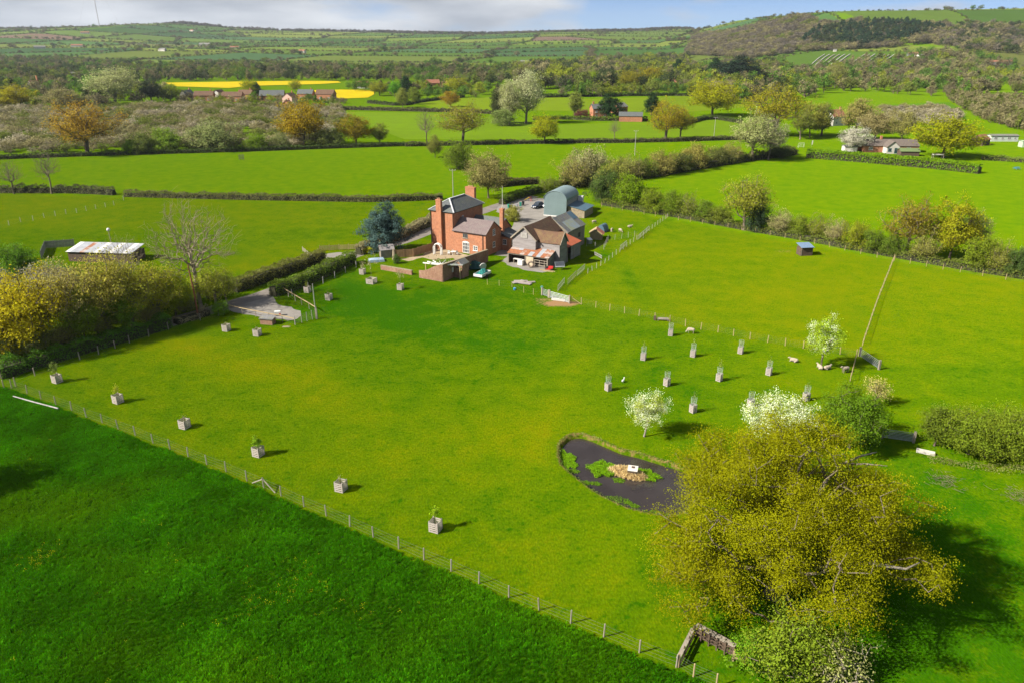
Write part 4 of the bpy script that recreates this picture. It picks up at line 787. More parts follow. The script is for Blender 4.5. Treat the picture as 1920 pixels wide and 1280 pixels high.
# left tree belt beyond the lane
BELT = [('round_b',20,668,535,150,(0.300,0.234,0.010,1),'yellow tree cut by the left edge of the belt'),('oak_b',72,658,505,150,(0.300,0.228,0.010,1),'broad yellow oak at the front of the left belt'),('sparse_a',140,640,500,110,(0.240,0.192,0.060,1),'tan open tree right of the broad yellow oak'),('round_c',160,642,545,70,(0.144,0.174,0.014,1),'green bushy tree low in the left belt'),('sparse_b',205,625,482,110,(0.252,0.204,0.036,1),'tall tan-yellow tree in the middle of the belt'),
 ('sparse_a',250,612,490,100,(0.228,0.204,0.024,1),'olive open tree left of the great bare tree'),('round_c',235,622,545,60,(0.120,0.168,0.012,1),'ivy-green tree in the middle of the belt'),('sparse_b',300,600,500,90,(0.264,0.228,0.024,1),'yellow open tree under the shed roof line'),('round_a',330,592,510,70,(0.192,0.198,0.012,1),'yellow-green tree left of the great bare trunk'),('bare_a',376,580,372,150,PALE,'great pale bare tree towering over the belt'),
 ('sparse_a',405,574,505,74,(0.228,0.222,0.024,1),'yellow open tree right of the great bare tree'),('sparse_b',425,566,515,50,(0.192,0.192,0.036,1),'last slim tree at the right end of the belt'),('shrub_a',36,515,458,78,(0.084,0.144,0.014,1),'dark green bush behind the belt at left'),('twiggy_a',85,560,495,80,(.22,.185,.13,1),'pinkish blossoming thorn behind the belt'),('twiggy_a',118,540,498,60,(.22,.185,.13,1),'second pinkish thorn near the shed corner'),('twiggy_a',0,560,500,70,(.22,.185,.13,1),'pink thorn at the left frame edge'),
 ('twiggy_a',280,605,563,60,(0.192,0.168,0.048,1),'brown undergrowth bush in the middle of the belt'),('twiggy_a',120,648,588,80,(0.204,0.180,0.048,1),'brown undergrowth bush under the tan open tree'),('twiggy_a',190,628,578,70,(0.180,0.174,0.036,1),'olive undergrowth bush in the belt'),('twiggy_a',345,586,543,60,(0.192,0.180,0.048,1),'undergrowth bush below the great bare tree'),('bare_a',250,585,440,70,GREY,'grey bare tree beside the white shed'),('twiggy_a',60,670,613,80,(0.156,0.156,0.036,1),'dark undergrowth bush near the left corner'),('twiggy_a',10,680,618,70,(0.144,0.144,0.036,1),'undergrowth bush at the left corner of the belt'),
 ('twiggy_a',45,640,560,110,(0.240,0.204,0.024,1),'yellow-green thicket behind the broad yellow oak'),('twiggy_a',175,605,520,110,(0.240,0.210,0.036,1),'tan-yellow thicket in the middle of the belt'),('twiggy_a',300,580,510,110,(0.240,0.228,0.024,1),'yellow thicket left of the great bare trunk'),('twiggy_a',390,560,515,80,(0.228,0.228,0.024,1),'yellow-green thicket right of the great bare trunk'),('shrub_a',412,590,566,34,(0.108,0.180,0.012,1),'bright green bush beside the railed enclosure')]
for key, a, b, tp, w, colr, lb in BELT: ptree(key, a, b, tp, w, colr, lb, name='belt_bush' if key[:4] in ('shru', 'twig') else 'belt_tree', cat='bush' if key[:4] in ('shru', 'twig') else 'tree', group='left tree belt')
# hedgerow shrubs: right hedgerow, and the tall hedge behind the dutch barn
HR = [('shrub_a',1180,388,330,62,(.12,.16,.008,1),'large bright green shrub at the barn end of the right hedgerow'),('shrub_b',1225,398,352,46,(.13,.15,.012,1),'yellow-green shrub second in the right hedgerow'),('shrub_b',1262,404,356,44,(.11,.14,.012,1),'green shrub third in the right hedgerow'),('twiggy_a',1290,408,362,44,(.15,.16,.02,1),'olive shrub fourth in the right hedgerow'),('shrub_a',1322,414,378,40,(.10,.13,.014,1),'low green shrub fifth in the right hedgerow'),('shrub_b',1352,420,386,44,(.12,.13,.016,1),'low olive shrub left of the sparse hedgerow tree'),
 ('twiggy_a',1460,440,392,50,(.25,.21,.09,1),'straw-coloured reedy shrub right of the holly'),('shrub_b',1495,444,404,44,(.13,.15,.014,1),'green shrub right of the straw-coloured one'),('twiggy_a',1530,450,402,46,(.16,.16,.02,1),'olive shrub above the field shelter'),('twiggy_a',1565,458,410,46,(.23,.19,.08,1),'tan shrub right of the field shelter'),('shrub_b',1605,466,412,50,(.17,.17,.012,1),'yellow-green shrub in mid hedgerow'),('shrub_a',1640,474,432,48,(.10,.13,.014,1),'dark green shrub in mid hedgerow'),('shrub_b',1672,480,436,44,(.09,.12,.014,1),'dark shrub at the foot of the orange-brown tree'),
 ('twiggy_a',1730,488,430,60,(.2,.18,.04,1),'tan shrub between orange-brown tree and maple'),('shrub_b',1835,506,440,60,(.13,.15,.012,1),'green shrub right of the field maple'),('twiggy_a',1870,512,452,52,(.18,.17,.03,1),'olive shrub near the right end of the hedgerow'),('shrub_a',1905,518,466,48,(.06,.085,.02,1),'dark green shrub at the right end of the hedgerow'),('twiggy_a',1940,520,450,60,(.23,.2,.09,1),'straw shrub cut by the right frame edge'),
 ('twiggy_a',1030,362,330,44,(.12,.14,.014,1),'green shrub behind the bins and car'),('twiggy_a',1075,352,290,66,(.2,.165,.05,1),'tall tan thicket shrub behind the dutch barn'),('shrub_b',1110,346,275,76,(.22,.19,.09,1),'pale tan dome shrub behind the dutch barn'),('shrub_b',1150,360,296,64,(.16,.15,.03,1),'olive shrub right of the pale tan dome'),('shrub_a',1130,378,320,60,(.06,.085,.02,1),'dark ivy shrub above the blue lean-to roof'),('twiggy_a',1180,336,290,56,(.19,.16,.05,1),'tan shrub left in the upper hedge'),
 ('shrub_b',1205,334,296,44,(.10,.11,.022,1),'dark olive shrub in the upper hedge'),('shrub_b',1242,328,282,54,(.18,.145,.04,1),'rusty tan shrub in the upper hedge'),('shrub_a',1275,322,288,50,(.075,.08,.022,1),'dark shrub in the upper hedge middle'),('shrub_b',1300,316,268,56,(.2,.16,.04,1),'golden tan shrub in the upper hedge'),('shrub_b',1345,308,276,54,(.09,.09,.024,1),'dark brownish shrub in the upper hedge'),('twiggy_a',1370,304,266,44,(.2,.16,.045,1),'tan twiggy shrub near the pale leafless tree'),('shrub_b',1460,296,272,50,(.07,.08,.025,1),'dark shrub under the grey leafless tree'),('shrub_b',960,415,386,34,(.2,.18,.03,1),'round yellow-green shrub beside the farmyard')]
for key, a, b, tp, w, colr, lb in HR: ptree(key, a, b, tp, w, colr, lb, name='hedgerow_shrub', cat='shrub', group='hedgerow shrubs')
# ------------------------------------------------------------------ hedges
HB = (.115, .105, .04, 1); HG = (.085, .115, .015, 1); HT = (.21, .165, .095, 1); HD = (.05, .065, .018, 1)
hedge([(235,369),(360,372),(480,375),(600,377),(720,379),(830,374)], 2.0, 1.7, HB, 'long trimmed brown-green hedge across the left fields', seed=2)
hedge([(-20,362),(60,362),(140,362),(215,366)], 2.2, 2.2, (.09,.085,.04,1), 'dark ragged hedge left of the long trimmed one', seed=3, rough=.6)
hedge([(440,548),(480,534),(540,512),(606,488)], 2.6, 2.4, (.12,.11,.03,1), 'trimmed hedge on the far side of the lane', seed=4)
hedge([(512,556),(560,538),(612,516),(662,492)], 2.6, 2.5, (.095,.125,.016,1), 'trimmed green hedge on the near side of the lane', seed=5)
hedge([(672,478),(700,466),(745,450),(780,434),(812,418)], 2.2, 2.1, HT, 'tan beech hedge along the lane behind the cedar', seed=6)
hedge([(0,708),(60,690),(130,668),(200,648),(262,630),(318,612)], 2.4, 2.1, (.06,.115,.012,1), 'low bramble hedge along the lane below the left belt', seed=7, rough=.7)
hedge([(330,608),(360,598),(392,590)], 2, 1.2, HT, 'pale tan reedy tangle at the end of the lane hedge', seed=8, rough=.7)
hedge([(930,352),(965,348),(1010,345)], 2.2, 2.2, (.1,.075,.035,1), 'brown clipped hedge beyond the farmyard', seed=9)
hedge([(940,384),(970,372),(1000,364),(1022,358)], 2.4, 2.2, HG, 'green hedge along the farmyard edge', seed=10)
hedge([(-20,300),(130,294),(300,289),(480,284),(640,278),(760,274)], 2.4, 1.6, HD, 'dark low hedge below the blossom scrub', seed=11)
hedge([(760,275),(900,272),(1050,269),(1200,268),(1400,262)], 2.4, 1.8, (.085,.08,.035,1), 'long dark field hedge behind the farm', seed=12)
hedge([(630,206),(760,209),(850,211),(940,215)], 3, 2.2, (.08,.07,.035,1), 'dark hedge across the middle fields', seed=13)
hedge([(690,194),(755,200),(780,193),(870,183)], 3, 2.2, HD, 'bent dark hedge with two olive trees', seed=14)
hedge([(1000,184),(1150,181),(1300,180),(1420,186)], 3, 2.6, HD, 'hedge along the far green field', seed=15)
hedge([(1000,226),(1060,224),(1110,227),(1180,227),(1215,228)], 3, 2.2, HG, 'garden hedge around the brick house', seed=16)
hedge([(1270,238),(1330,222),(1390,232)], 3, 2.2, HD, 'dark hedge under the bright yellow-green oak', seed=17)
hedge([(1020,360),(1050,352),(1130,346),(1210,334),(1300,318),(1400,302),(1490,290)], 4, 2.6, (.09,.085,.03,1), 'thick bramble base of the upper hedge', seed=18, rough=.6)
hedge([(1512,296),(1590,302),(1680,310),(1770,318),(1836,326)], 3.6, 3.4, (.105,.165,.008,1), 'bright green laurel hedge in front of the bungalow', seed=19, rough=.15)
hedge([(1130,384),(1200,396),(1300,412),(1400,432),(1500,448),(1600,468),(1700,486),(1800,504),(1930,524)], 2.4, 1.5, (.105,.115,.022,1), 'scrubby base of the right hedgerow', seed=20, rough=.8)
hedge([(1840,300),(1880,302),(1940,306)], 3, 1.8, (.13,.15,.03,1), 'clipped garden hedge at the far right', seed=21)
hedge([(1740,862),(1800,872),(1880,882),(1960,890)], 1.4, .5, (.15,.14,.045,1), 'dry straw fringe below the right hawthorn bushes', seed=22, core=False, rough=.9, lod=.1, dens=.35)

# ------------------------------------------------------------------ buildings: helpers
FA = R(-30)                                            # the whole steading is square to this direction
ax, bx = (math.cos(FA), math.sin(FA)), (-math.sin(FA), math.cos(FA))
def loc(o, a, b): return (o[0] + ax[0]*a + bx[0]*b, o[1] + ax[1]*a + bx[1]*b)
SHARE = {}
def shared(key, fn):
    if key not in SHARE: SHARE[key] = fn()
    return SHARE[key]
def window(parent, pos, rz, w, h, nx=2, nz=2, frame=None, name='window', sill=True, glass=None, fw=.07):
    """frame proud of the wall with glass set back between the bars; rz turns the outward normal from -y"""
    frame = frame or WHITE
    def fr():
        mb = MB(); mb.box(-w/2, w/2, -.05, .06, 0, fw); mb.box(-w/2, w/2, -.05, .06, h-fw, h); mb.box(-w/2, -w/2+fw, -.049, .06, fw, h-fw); mb.box(w/2-fw, w/2, -.049, .06, fw, h-fw)
        for i in range(1, nx): x = -w/2 + w*i/nx; mb.box(x-fw*.32, x+fw*.32, -.04, .05, fw, h-fw)
        for i in range(1, nz): z = h*i/nz; mb.box(-w/2+fw, w/2-fw, -.039, .05, z-fw*.32, z+fw*.32)
        if sill: mb.box(-w/2-.08, w/2+.08, -.14, .05, -.09, -.003)
        return mb.mesh('window_frame', frame)
    o = link(name, shared(('wf', w, h, nx, nz, frame.name, sill, fw), fr), parent, pos, (0, 0, rz))
    link('pane', shared(('wp', w, h), lambda: MB().box(-w/2+.02, w/2-.02, -.015, .04, .02, h-.02).mesh('pane', glass or GLASS)), o)
    return o
def gable_block(mb, x0, x1, y0, y1, eave, ridge, axis='x', z0=0):
    if axis == 'x':
        ym = (y0+y1)/2; prof = [(y0, z0), (y1, z0), (y1, eave), (ym, ridge), (y0, eave)]; vs = [(x0, a, b) for a, b in prof] + [(x1, a, b) for a, b in prof]
    else:
        xm = (x0+x1)/2; prof = [(x0, z0), (x1, z0), (x1, eave), (xm, ridge), (x0, eave)]; vs = [(a, y0, b) for a, b in prof] + [(a, y1, b) for a, b in prof]
    return mb.add(vs, [(0,1,2,3,4), (9,8,7,6,5)] + [(i, (i+1) % 5, 5+(i+1) % 5, 5+i) for i in range(5)])
def gable_roof(mb, x0, x1, y0, y1, eave, ridge, axis='x', over=.25, t=.12, sag=0.0, lift=.06):
    lift += sag
    """two slopes over a gable block; a sag bends an old ridge"""
    half = ((y1-y0) if axis == 'x' else (x1-x0)) / 2; sl = (ridge - eave) / half; ze = eave - sl*over + lift; zr = ridge + lift; n = 6 if sag else 1
    a0, a1 = (x0-over, x1+over) if axis == 'x' else (y0-over, y1+over); m = (y0+y1)/2 if axis == 'x' else (x0+x1)/2; e0, e1 = (y0-over, y1+over) if axis == 'x' else (x0-over, x1+over)
    for i in range(n):
        u0 = a0 + (a1-a0)*i/n; u1 = a0 + (a1-a0)*(i+1)/n; s0 = sag*math.sin(math.pi*i/n); s1 = sag*math.sin(math.pi*(i+1)/n)
        for e in (e0, e1):
            q = [(u0, e, ze - s0*.5), (u1, e, ze - s1*.5), (u1, m, zr - s1), (u0, m, zr - s0)]
            if axis == 'y': q = [(b, a, c) for a, b, c in q]
            mb.slab(q, t)
    return mb
def chimney(parent, x, y, w, d, z0, z1, pots=2, m=None):
    mb = MB(); mb.box(x-w/2, x+w/2, y-d/2, y+d/2, z0, z1-.25); mb.box(x-w/2-.06, x+w/2+.06, y-d/2-.06, y+d/2+.06, z1-.25, z1); o = mb.build('chimney', m or BRICK, parent)
    for i in range(pots):
        q = x + (i-(pots-1)/2)*.36; MB().tube([(q, y, z1), (q, y, z1+.35)], [.13, .11], 8).build('chimney_pot', POT, o)
    return o
POT = M('chimney_pot', (.5, .3, .18), (.4, .22, .13)); LEAD = M('pale_lead', (.62, .63, .65), (.5, .5, .52), rough=.5); PIPE = M('dark_pipe', (.05, .035, .03), (.04, .03, .03), rough=.5)

# ------------------------------------------------------------------ farmhouse
H0 = (-12.5, 157.7); fh = thing('farmhouse', 'tall red brick farmhouse with slate roofs and lower rear wing', 'house', H0, FA)
MB().box(-6, 0, 0, 11.7, 0, 8.4).build('wall', BRICK, fh)['label'] = 'tall three-storey red brick main block'
mb = MB(); e, zr, o_ = 8.36, 10.55, .35
A, B_, Cc, D = (-6-o_, -o_, e), (o_, -o_, e), (o_, 11.7+o_, e), (-6-o_, 11.7+o_, e); r1, r2 = (-3, 3.0, zr), (-3, 8.9, zr)
mb.slab([A, B_, r1], .1); mb.slab([B_, Cc, r2, r1], .1); mb.slab([Cc, D, r2], .1); mb.slab([D, A, r1, r2], .1); rf = mb.build('roof', SLATE, fh)
for p, q in ((A, r1), (B_, r1), (Cc, r2), (D, r2), (r1, r2)): MB().bar(Vector(p)+Vector((0, 0, .05)), Vector(q)+Vector((0, 0, .05)), .26, .12).build('hip_tile', LEAD, rf)
MB().box(-6.1, .1, -.16, -.02, 8.14, 8.3).box(.02, .16, 0, 11.7, 8.14, 8.3).build('gutter', PIPE, fh)
chimney(fh, -3.4, -.35, 1.25, .7, 0, 10.9, 2); chimney(fh, -2.6, 10.9, 2.4, .8, 8, 11.9, 4)
MB().tube([(-.1, -.12, 0), (-.1, -.12, 8.2)], .07, 6).build('downpipe', PIPE, fh); MB().tube([(-5.9, -.1, 0), (-5.9, -.1, 8.2)], .07, 6).build('downpipe', PIPE, fh)
wg = gable_block(MB(), .003, 8.3, -.4, 5.9, 4.7, 6.9).build('wing_wall', BRICK, fh); wg['label'] = 'two-storey red brick garden wing'
gable_roof(MB(), .05, 8.3, -.4, 5.9, 4.7, 6.9, 'x', .18, .12).build('wing_roof', SLATE_PURPLE, fh)['label'] = 'purple-grey slate roof of the wing'
MB().box(.1, 8.4, -.68, -.56, 4.48, 4.6).build('gutter', PIPE, fh); MB().tube([(7.6, -.5, 0), (7.6, -.5, 4.5)], .06, 6).build('downpipe', PIPE, fh)
d_ = window(fh, (3.3, -.4, .1), 0, 1.7, 2.3, 4, 3, name='french_door', sill=False, fw=.12); d_['label'] = 'white arched french doors'
MB().add([(-.95, -.06, 2.28), (.95, -.06, 2.28), (.6, -.06, 2.5), (0, -.06, 2.6), (-.6, -.06, 2.5)], [(0, 1, 2, 3, 4)]).build('arch_head', WHITE, d_)
window(fh, (5.7, -.4, .9), 0, 1.1, 1.05, 2, 2, fw=.12); window(fh, (3.2, -.4, 3.35), 0, 1.25, .95, 3, 1, frame=WOOD)
window(fh, (8.3, 2.9, 3.9), R(90), 1.0, 1.3, 2, 3, fw=.1); window(fh, (8.3, 2.9, 1.3), R(90), 1.0, 1.2, 2, 2, fw=.1); window(fh, (0, 3.6, 6.1), R(90), .7, 1.0, 2, 2)
gable_block(MB(), .004, 7.6, 6.2, 11.4, 4.0, 6.3, 'x').build('rear_wall', BRICK, fh); gable_roof(MB(), .05, 7.6, 6.2, 11.4, 4.0, 6.3, 'x', .2).build('rear_roof', SLATE, fh)
MB().box(7.62, 10.4, 5.95, 10.2, 0, 2.9).build('scullery_wall', BRICK, fh); MB().slab([(7.65, 5.7, 4.0), (10.7, 5.7, 2.9), (10.7, 10.5, 2.9), (7.65, 10.5, 4.0)], .12).build('scullery_roof', SLATE, fh)
window(fh, (10.4, 7.2, 1.2), R(90), .9, 1.1, 2, 2); window(fh, (9.2, 5.95, 1.3), 0, .9, 1.1, 2, 2)
chimney(fh, 7.9, 7.0, .8, .8, 3.5, 8.8, 1)
MB().tube([(8.0, 7.0, 8.8), (8.0, 7.0, 13.6)], [.05, .03], 6).build('flagpole', WHITE, fh)
# ------------------------------------------------------------------ garden: walls, outhouse, pergola, arbour ...
GW = (-13.0, 135.1); gw = thing('garden_wall', 'tall ramped brick garden wall with a pale stone top', 'wall', GW, FA)
mb = MB(); N_ = 8
for i in range(N_):
    x0, x1 = -5.6*i/N_, -5.6*(i+1)/N_; f = lambda q: 1.45 + 1.85*(1 - smooth(.2, 5.2, -q))
    mb.add([(x0, 0, 0), (x1, 0, 0), (x1, .35, 0), (x0, .35, 0), (x0, 0, f(x0)), (x1, 0, f(x1)), (x1, .35, f(x1)), (x0, .35, f(x0))], [(0,1,5,4), (2,3,7,6), (4,5,6,7)] + ([(1,2,6,5)] if i == N_-1 else []) + ([(0,4,7,3)] if i == 0 else []))
mb.build('ramped_wall', BRICK_OLD, gw)
MB().add([(.003, 0, 0), (.003, 16.2, 0), (-.35, 16.2, 0), (-.35, 0, 0), (.003, 0, 3.3), (.003, 16.2, 2.5), (-.35, 16.2, 2.5), (-.35, .36, 3.3)], [(0,1,5,4), (1,2,6,5), (2,3,7,6), (4,5,6,7), (3,0,4,7)]).build('side_wall', BRICK_OLD, gw)
MB().slab([(.05, -.05, 3.4), (.05, 16.2, 2.6), (-.4, 16.2, 2.6), (-.4, -.05, 3.4)], .09).build('coping', STONE, gw)
ou = thing('outhouse', 'small brick outhouse with slate roof against the garden wall', 'outhouse', loc(GW, .01, 3.7), FA)
gable_block(MB(), 0, 1.9, 0, 2.2, 2.75, 3.4, 'y').build('wall', BRICK_OLD, ou); gable_roof(MB(), 0, 1.9, 0, 2.2, 2.75, 3.4, 'y', .15).build('roof', SLATE_GREY, ou)
MB().box(.5, 1.2, -.03, .02, 1.95, 2.2).build('vent', PIPE, ou)
tag(MB().box(0, .5, -.08, 0, 0, .95).build('notice_board', WHITE, loc=(*loc(GW, .06, 2.9), 1.15), rot=(0, 0, FA + R(90))), 'small white board hung on the garden wall', 'board')
pg = thing('pergola', 'white fan-shaped timber pergola behind the brick wall', 'pergola', loc(GW, -1.0, .9), FA)
for i in range(9):
    t = R(178 - i*17); q = (4.3*math.cos(t), 3.9*math.sin(t)); MB().bar((0, 0, 3.0), (q[0], q[1], 2.75), .16, .2).build('beam', WHITE, pg)
    if i % 2 == 0: MB().box(q[0]*.86-.07, q[0]*.86+.07, q[1]*.86-.07, q[1]*.86+.07, 0, 2.62).build('post', WOOD_NEW, pg)
MB().box(-.12, .12, -.12, .12, 0, 3.1).build('hub_post', WOOD, pg)
P = rng.normal(0, 1, (420, 3)) * (1.5, 1.2, .25) + (-1.2, 1.9, 2.75); link('climber', cards_mesh('climber', P, .22, rng.random(420), rng), pg, color=(.1, .12, .03, 1))
gx_, gy_ = G(820, 478); ab = thing('garden_arch', 'white arched arbour standing on the patio', 'arch', (gx_, gy_, 0), FA + R(8)); 
for dy_ in (0, .6):
    MB().tube([(-.85, dy_, 0), (-.85, dy_, 1.5)] + [(-.85*math.cos(t*math.pi/8), dy_, 1.5+.85*math.sin(t*math.pi/8)) for t in range(1, 8)] + [(.85, dy_, 1.5), (.85, dy_, 0)], .13, 6).build('hoop', WHITE, ab)
for t in range(1, 8, 2): MB().bar((-.85*math.cos(t*math.pi/8), 0, 1.5+.85*math.sin(t*math.pi/8)), (-.85*math.cos(t*math.pi/8), .6, 1.5+.85*math.sin(t*math.pi/8)), .05).build('rung', WHITE, ab)
x, y = G(850, 478); tb = thing('garden_table', 'white round garden table on the patio by the french doors', 'table', (x, y, 0)); MB().tube([(0, 0, .7), (0, 0, .74)], .6, 16).build('top', WHITE, tb)
for k in range(3): MB().bar((0, 0, .7), (.4*math.cos(k*2.1), .4*math.sin(k*2.1), 0), .05).build('leg', WHITE, tb)
for k, (dx_, dy_, w_) in enumerate(((-.95, -.2, 'left of'), (.9, -.3, 'right of'), (.1, 1.0, 'behind'))):
    ch = thing('garden_chair', f'white garden chair {w_} the round patio table', 'chair', (x+dx_, y+dy_, 0), R(40*k)); MB().box(-.25, .25, -.25, .25, .4, .45).build('seat', WHITE, ch); MB().box(-.25, .25, .2, .25, .45, .95).build('backrest', WHITE, ch)
    for sx in (-.22, .22):
        for sy in (-.22, .22): MB().box(sx-.025, sx+.025, sy-.025, sy+.025, 0, .4).build('leg', WHITE, ch)
p0, p1 = G(714, 506), G(772, 516); lw = thing('low_wall', 'low brick garden wall left of the pergola', 'wall', (p0[0], p0[1], 0), math.atan2(p1[1]-p0[1], p1[0]-p0[0])); L = math.dist(p0, p1)
MB().box(0, L, 0, .35, 0, .85).build('brickwork', BRICK_OLD, lw); MB().box(-.03, L+.03, -.03, .38, .853, .93).build('coping', STONE, lw)
x, y = G(728, 484); sh = thing('garden_shed', 'small dark-fronted garden shed below the cedar', 'shed', (x, y, 0), R(20)); gable_block(MB(), -1.5, 1.3, 0, 2.2, 1.8, 2.6, 'x').build('wall', WOOD, sh); gable_roof(MB(), -1.5, 1.3, 0, 2.2, 1.8, 2.6, 'x', .15).build('roof', BOARD_GREY, sh); MB().box(1.3, 1.34, .5, 1.6, .05, 1.9).build('door', BLACK, sh)
x, y = G(706, 490); tag(MB().add([(-1.6, -1, .03), (1.6, -1, .03), (1.6, 1, .03), (-1.6, 1, .03), (-1.5, -.9, .5), (1.5, -.9, .5), (1.5, .9, .5), (-1.5, .9, .5), (0, 0, .75)], [(0,1,5,4), (1,2,6,5), (2,3,7,6), (3,0,4,7), (4,5,8), (5,6,8), (6,7,8), (7,4,8)]).build('covered_hot_tub', M('pale_blue_cover', (.3, .4, .5), (.2, .28, .36)), loc=(x, y, 0), rot=(0, 0, .3)), 'pale blue covered tub beside the garden shed', 'cover')
x, y = G(739, 487); tag(MB().tube([(0, 0, 0), (.05, 0, 1.0), (0, .03, 1.9), (.02, 0, 2.4)], [.4, .36, .24, .06], 7).build('standing_stone', STONE, loc=(x, y, 0)), 'grey pointed standing stone at the lawn edge', 'stone')
ptree('shrub_b', 744, 494, 477, 14, (.06, .09, .02, 1), 'dark clipped shrub at the foot of the standing stone', name='garden_shrub', cat='shrub'); ptree('shrub_a', 690, 474, 462, 26, (.35, .32, .01, 1), 'yellow flowering forsythia below the cedar', name='garden_shrub', cat='shrub')
def panel_fence(name, pts, h, label, m, step=1.8, board=.15, cat='fence'):
    t = thing(name, label, cat, (pts[0][0], pts[0][1], 0)); o = Vector((pts[0][0], pts[0][1], 0)); pm = shared(('pp', h, m.name), lambda: MB().box(-.06, .06, -.06, .06, 0, h+.1).mesh('post', m))
    for a, b in zip(pts[:-1], pts[1:]):
        L = math.dist(a, b); n = max(1, round(L/step)); an = math.atan2(b[1]-a[1], b[0]-a[0]); w = L/n
        for i in range(n):
            p = Vector((a[0]+(b[0]-a[0])*i/n, a[1]+(b[1]-a[1])*i/n, 0)) - o; link('post', pm, t, p, (0, 0, an))
            def pan():
                mb = MB(); k = int(w/board)
                for q in range(k): mb.box(w*q/k+.01, w*(q+1)/k-.01, -.02 + .01*(q % 2), .01+.01*(q % 2), .05, h)
                mb.box(0, w, .021, .06, h*.25, h*.25+.1).box(0, w, .021, .06, h*.75, h*.75+.1); return mb.mesh('panel', m)
            link('panel', shared(('pn', round(w, 2), h, m.name), pan), t, p, (0, 0, an))
        link('post', pm, t, Vector((b[0], b[1], 0)) - o, (0, 0, an))
    return t
PANEL = M('brown_fence_board', (.36, .23, .12), (.26, .16, .085), sc=2, stretch=(1, 1, .3))
panel_fence('panel_fence', [G(741, 484), G(775, 482), G(812, 470)], 1.7, 'brown board fence between the shed and the house', PANEL)
# ------------------------------------------------------------------ timber barn
B0 = (0.0, 148.2); bn_ = thing('timber_barn', 'silvered weatherboard barn with brown tiled roofs and two gables', 'barn', B0, FA)
def boards(mb, x0, x1, z0, z1, y, nrm, axis='x', top=None, bh=.2):
    """overlapping weatherboards on a wall; top(z) gives the half width left under a gable"""
    z = z0; mid = (x0+x1)/2
    while z < z1 - .02:
        a, b = x0, x1
        if top and z+bh > top[0]:
            hw = (x1-x0)/2 * max(.02, (top[1]-z-bh*.5)/(top[1]-top[0])); a, b = mid-hw, mid+hw
        a += random.uniform(0, .03); b -= random.uniform(0, .03); zt = min(z+bh+.02, z1); lo, hi = .055+random.uniform(0, .012), .02
        q = [(a, lo, z), (b, lo, z), (b, hi, zt), (a, hi, zt)]
        for s in (1,):
            f = (lambda u, d, h: (u, y + nrm*d, h)) if axis == 'x' else (lambda u, d, h: (y + nrm*d, u, h)); vs = [f(*p) for p in q] + [f(a, .0, z), f(b, .0, z)]
            mb.add(vs, [(0,1,2,3), (4,5,1,0)])
        z += bh
    return mb
gable_block(MB(), -.9, 4.5, 1.8, 13.0, 5.0, 7.3, 'y').build('wall', BOARD_GREY, bn_)
boards(MB(), -.9, 4.5, 1.6, 7.25, 1.8, -1, 'x', (5.0, 7.3)).build('weatherboarding', BOARD_GREY, bn_)['label'] = 'silver weatherboards of the tall gable'
gable_roof(MB(), -.9, 4.5, 1.8, 13.0, 5.0, 7.3, 'y', .3, .12, .12).build('roof', TILE_BROWN, bn_)
for s in (-1, 1): MB().bar((1.8+s*3.0, 1.46, 4.8), (1.8, 1.46, 7.42), .1, .28).build('bargeboard', WOOD, bn_)
MB().box(1.1, 2.6, 1.66, 1.74, 5.1, 6.2).build('loft_door', WOOD_GREY, bn_)
wl = gable_block(MB(), 4.3, 9.5, 2.7, 5.9, 4.5, 6.45, 'x').build('wing_wall', BOARD_GREY, bn_); boards(MB(), 4.5, 9.5, 1.6, 4.5, 2.7, -1).build('wing_weatherboarding', BOARD_GREY, bn_)
BOARD_DARK = M('green_grey_weatherboard', (.22, .22, .19), (.15, .15, .13), sc=1.2, stretch=(.35, .35, 2), bump=.3)
boards(MB(), 2.7, 5.9, .1, 6.4, 9.5, 1, 'y', (4.5, 6.45)).build('gable_weatherboarding', BOARD_DARK, bn_)['label'] = 'darker weatherboards of the right-hand gable'
TILE_LICHEN = tile_mat('lichened_clay_tile', (.15, .08, .05), (.11, .065, .045), (.2, .15, .06), amount=.5, rough=.95)
gable_roof(MB(), 2.2, 9.5, 2.7, 5.9, 4.5, 6.45, 'x', .22, .12, .22).build('wing_roof', TILE_LICHEN, bn_)['label'] = 'sagging lichened tile roof of the barn wing'
for s in (-1, 1): MB().bar((9.76, 4.3+s*1.9, 4.35), (9.76, 4.3, 6.58), .1, .22).build('bargeboard', WOOD, bn_)
# tin lean-to: every sheet its own piece
lt = thing('tin_lean_to', 'open lean-to with a patchwork rusty tin roof along the barn front', 'lean-to', B0, FA)
def tin(m): return shared(('tin', m.name), lambda: MB().add([(x/10*1.02, y, .035*(i % 2)) for y in (0, 1.62) for i, x in enumerate(range(11))] + [(x/10*1.02, y, .035*(i % 2)-.012) for y in (0, 1.62) for i, x in enumerate(range(11))], [(i, i+1, 12+i, 11+i) for i in range(10)] + [(33+i, 34+i, 23+i, 22+i) for i in range(10)]).mesh('tin_sheet', m))
seq = [RUST, GALV, GALV, RUST_PALE, RUST, RUST, RUST_PALE, GALV, RUST, RUST, RUST, RUST_PALE, RUST, RUST_PALE, GALV, RUST, RUST, GALV, RUST_PALE, RUST, RUST, RUST_PALE, GALV, GALV]
sl_ = math.atan2(.95, 3.0); k = 0
for row in range(2):
    for i in range(10):
        x = -1.0 + i*.95; yb = -.35 + row*1.5; z = 2.15 + row*1.5*math.tan(sl_) + (.012 if row else 0) + .006*(i % 3)
        if row == 1 and x > 8.6: continue
        link('tin_sheet', tin(seq[(k*7+i*3+row*5) % len(seq)]), lt, (x, yb, z), (sl_, random.uniform(-.01, .01), random.uniform(-.015, .015))); k += 1
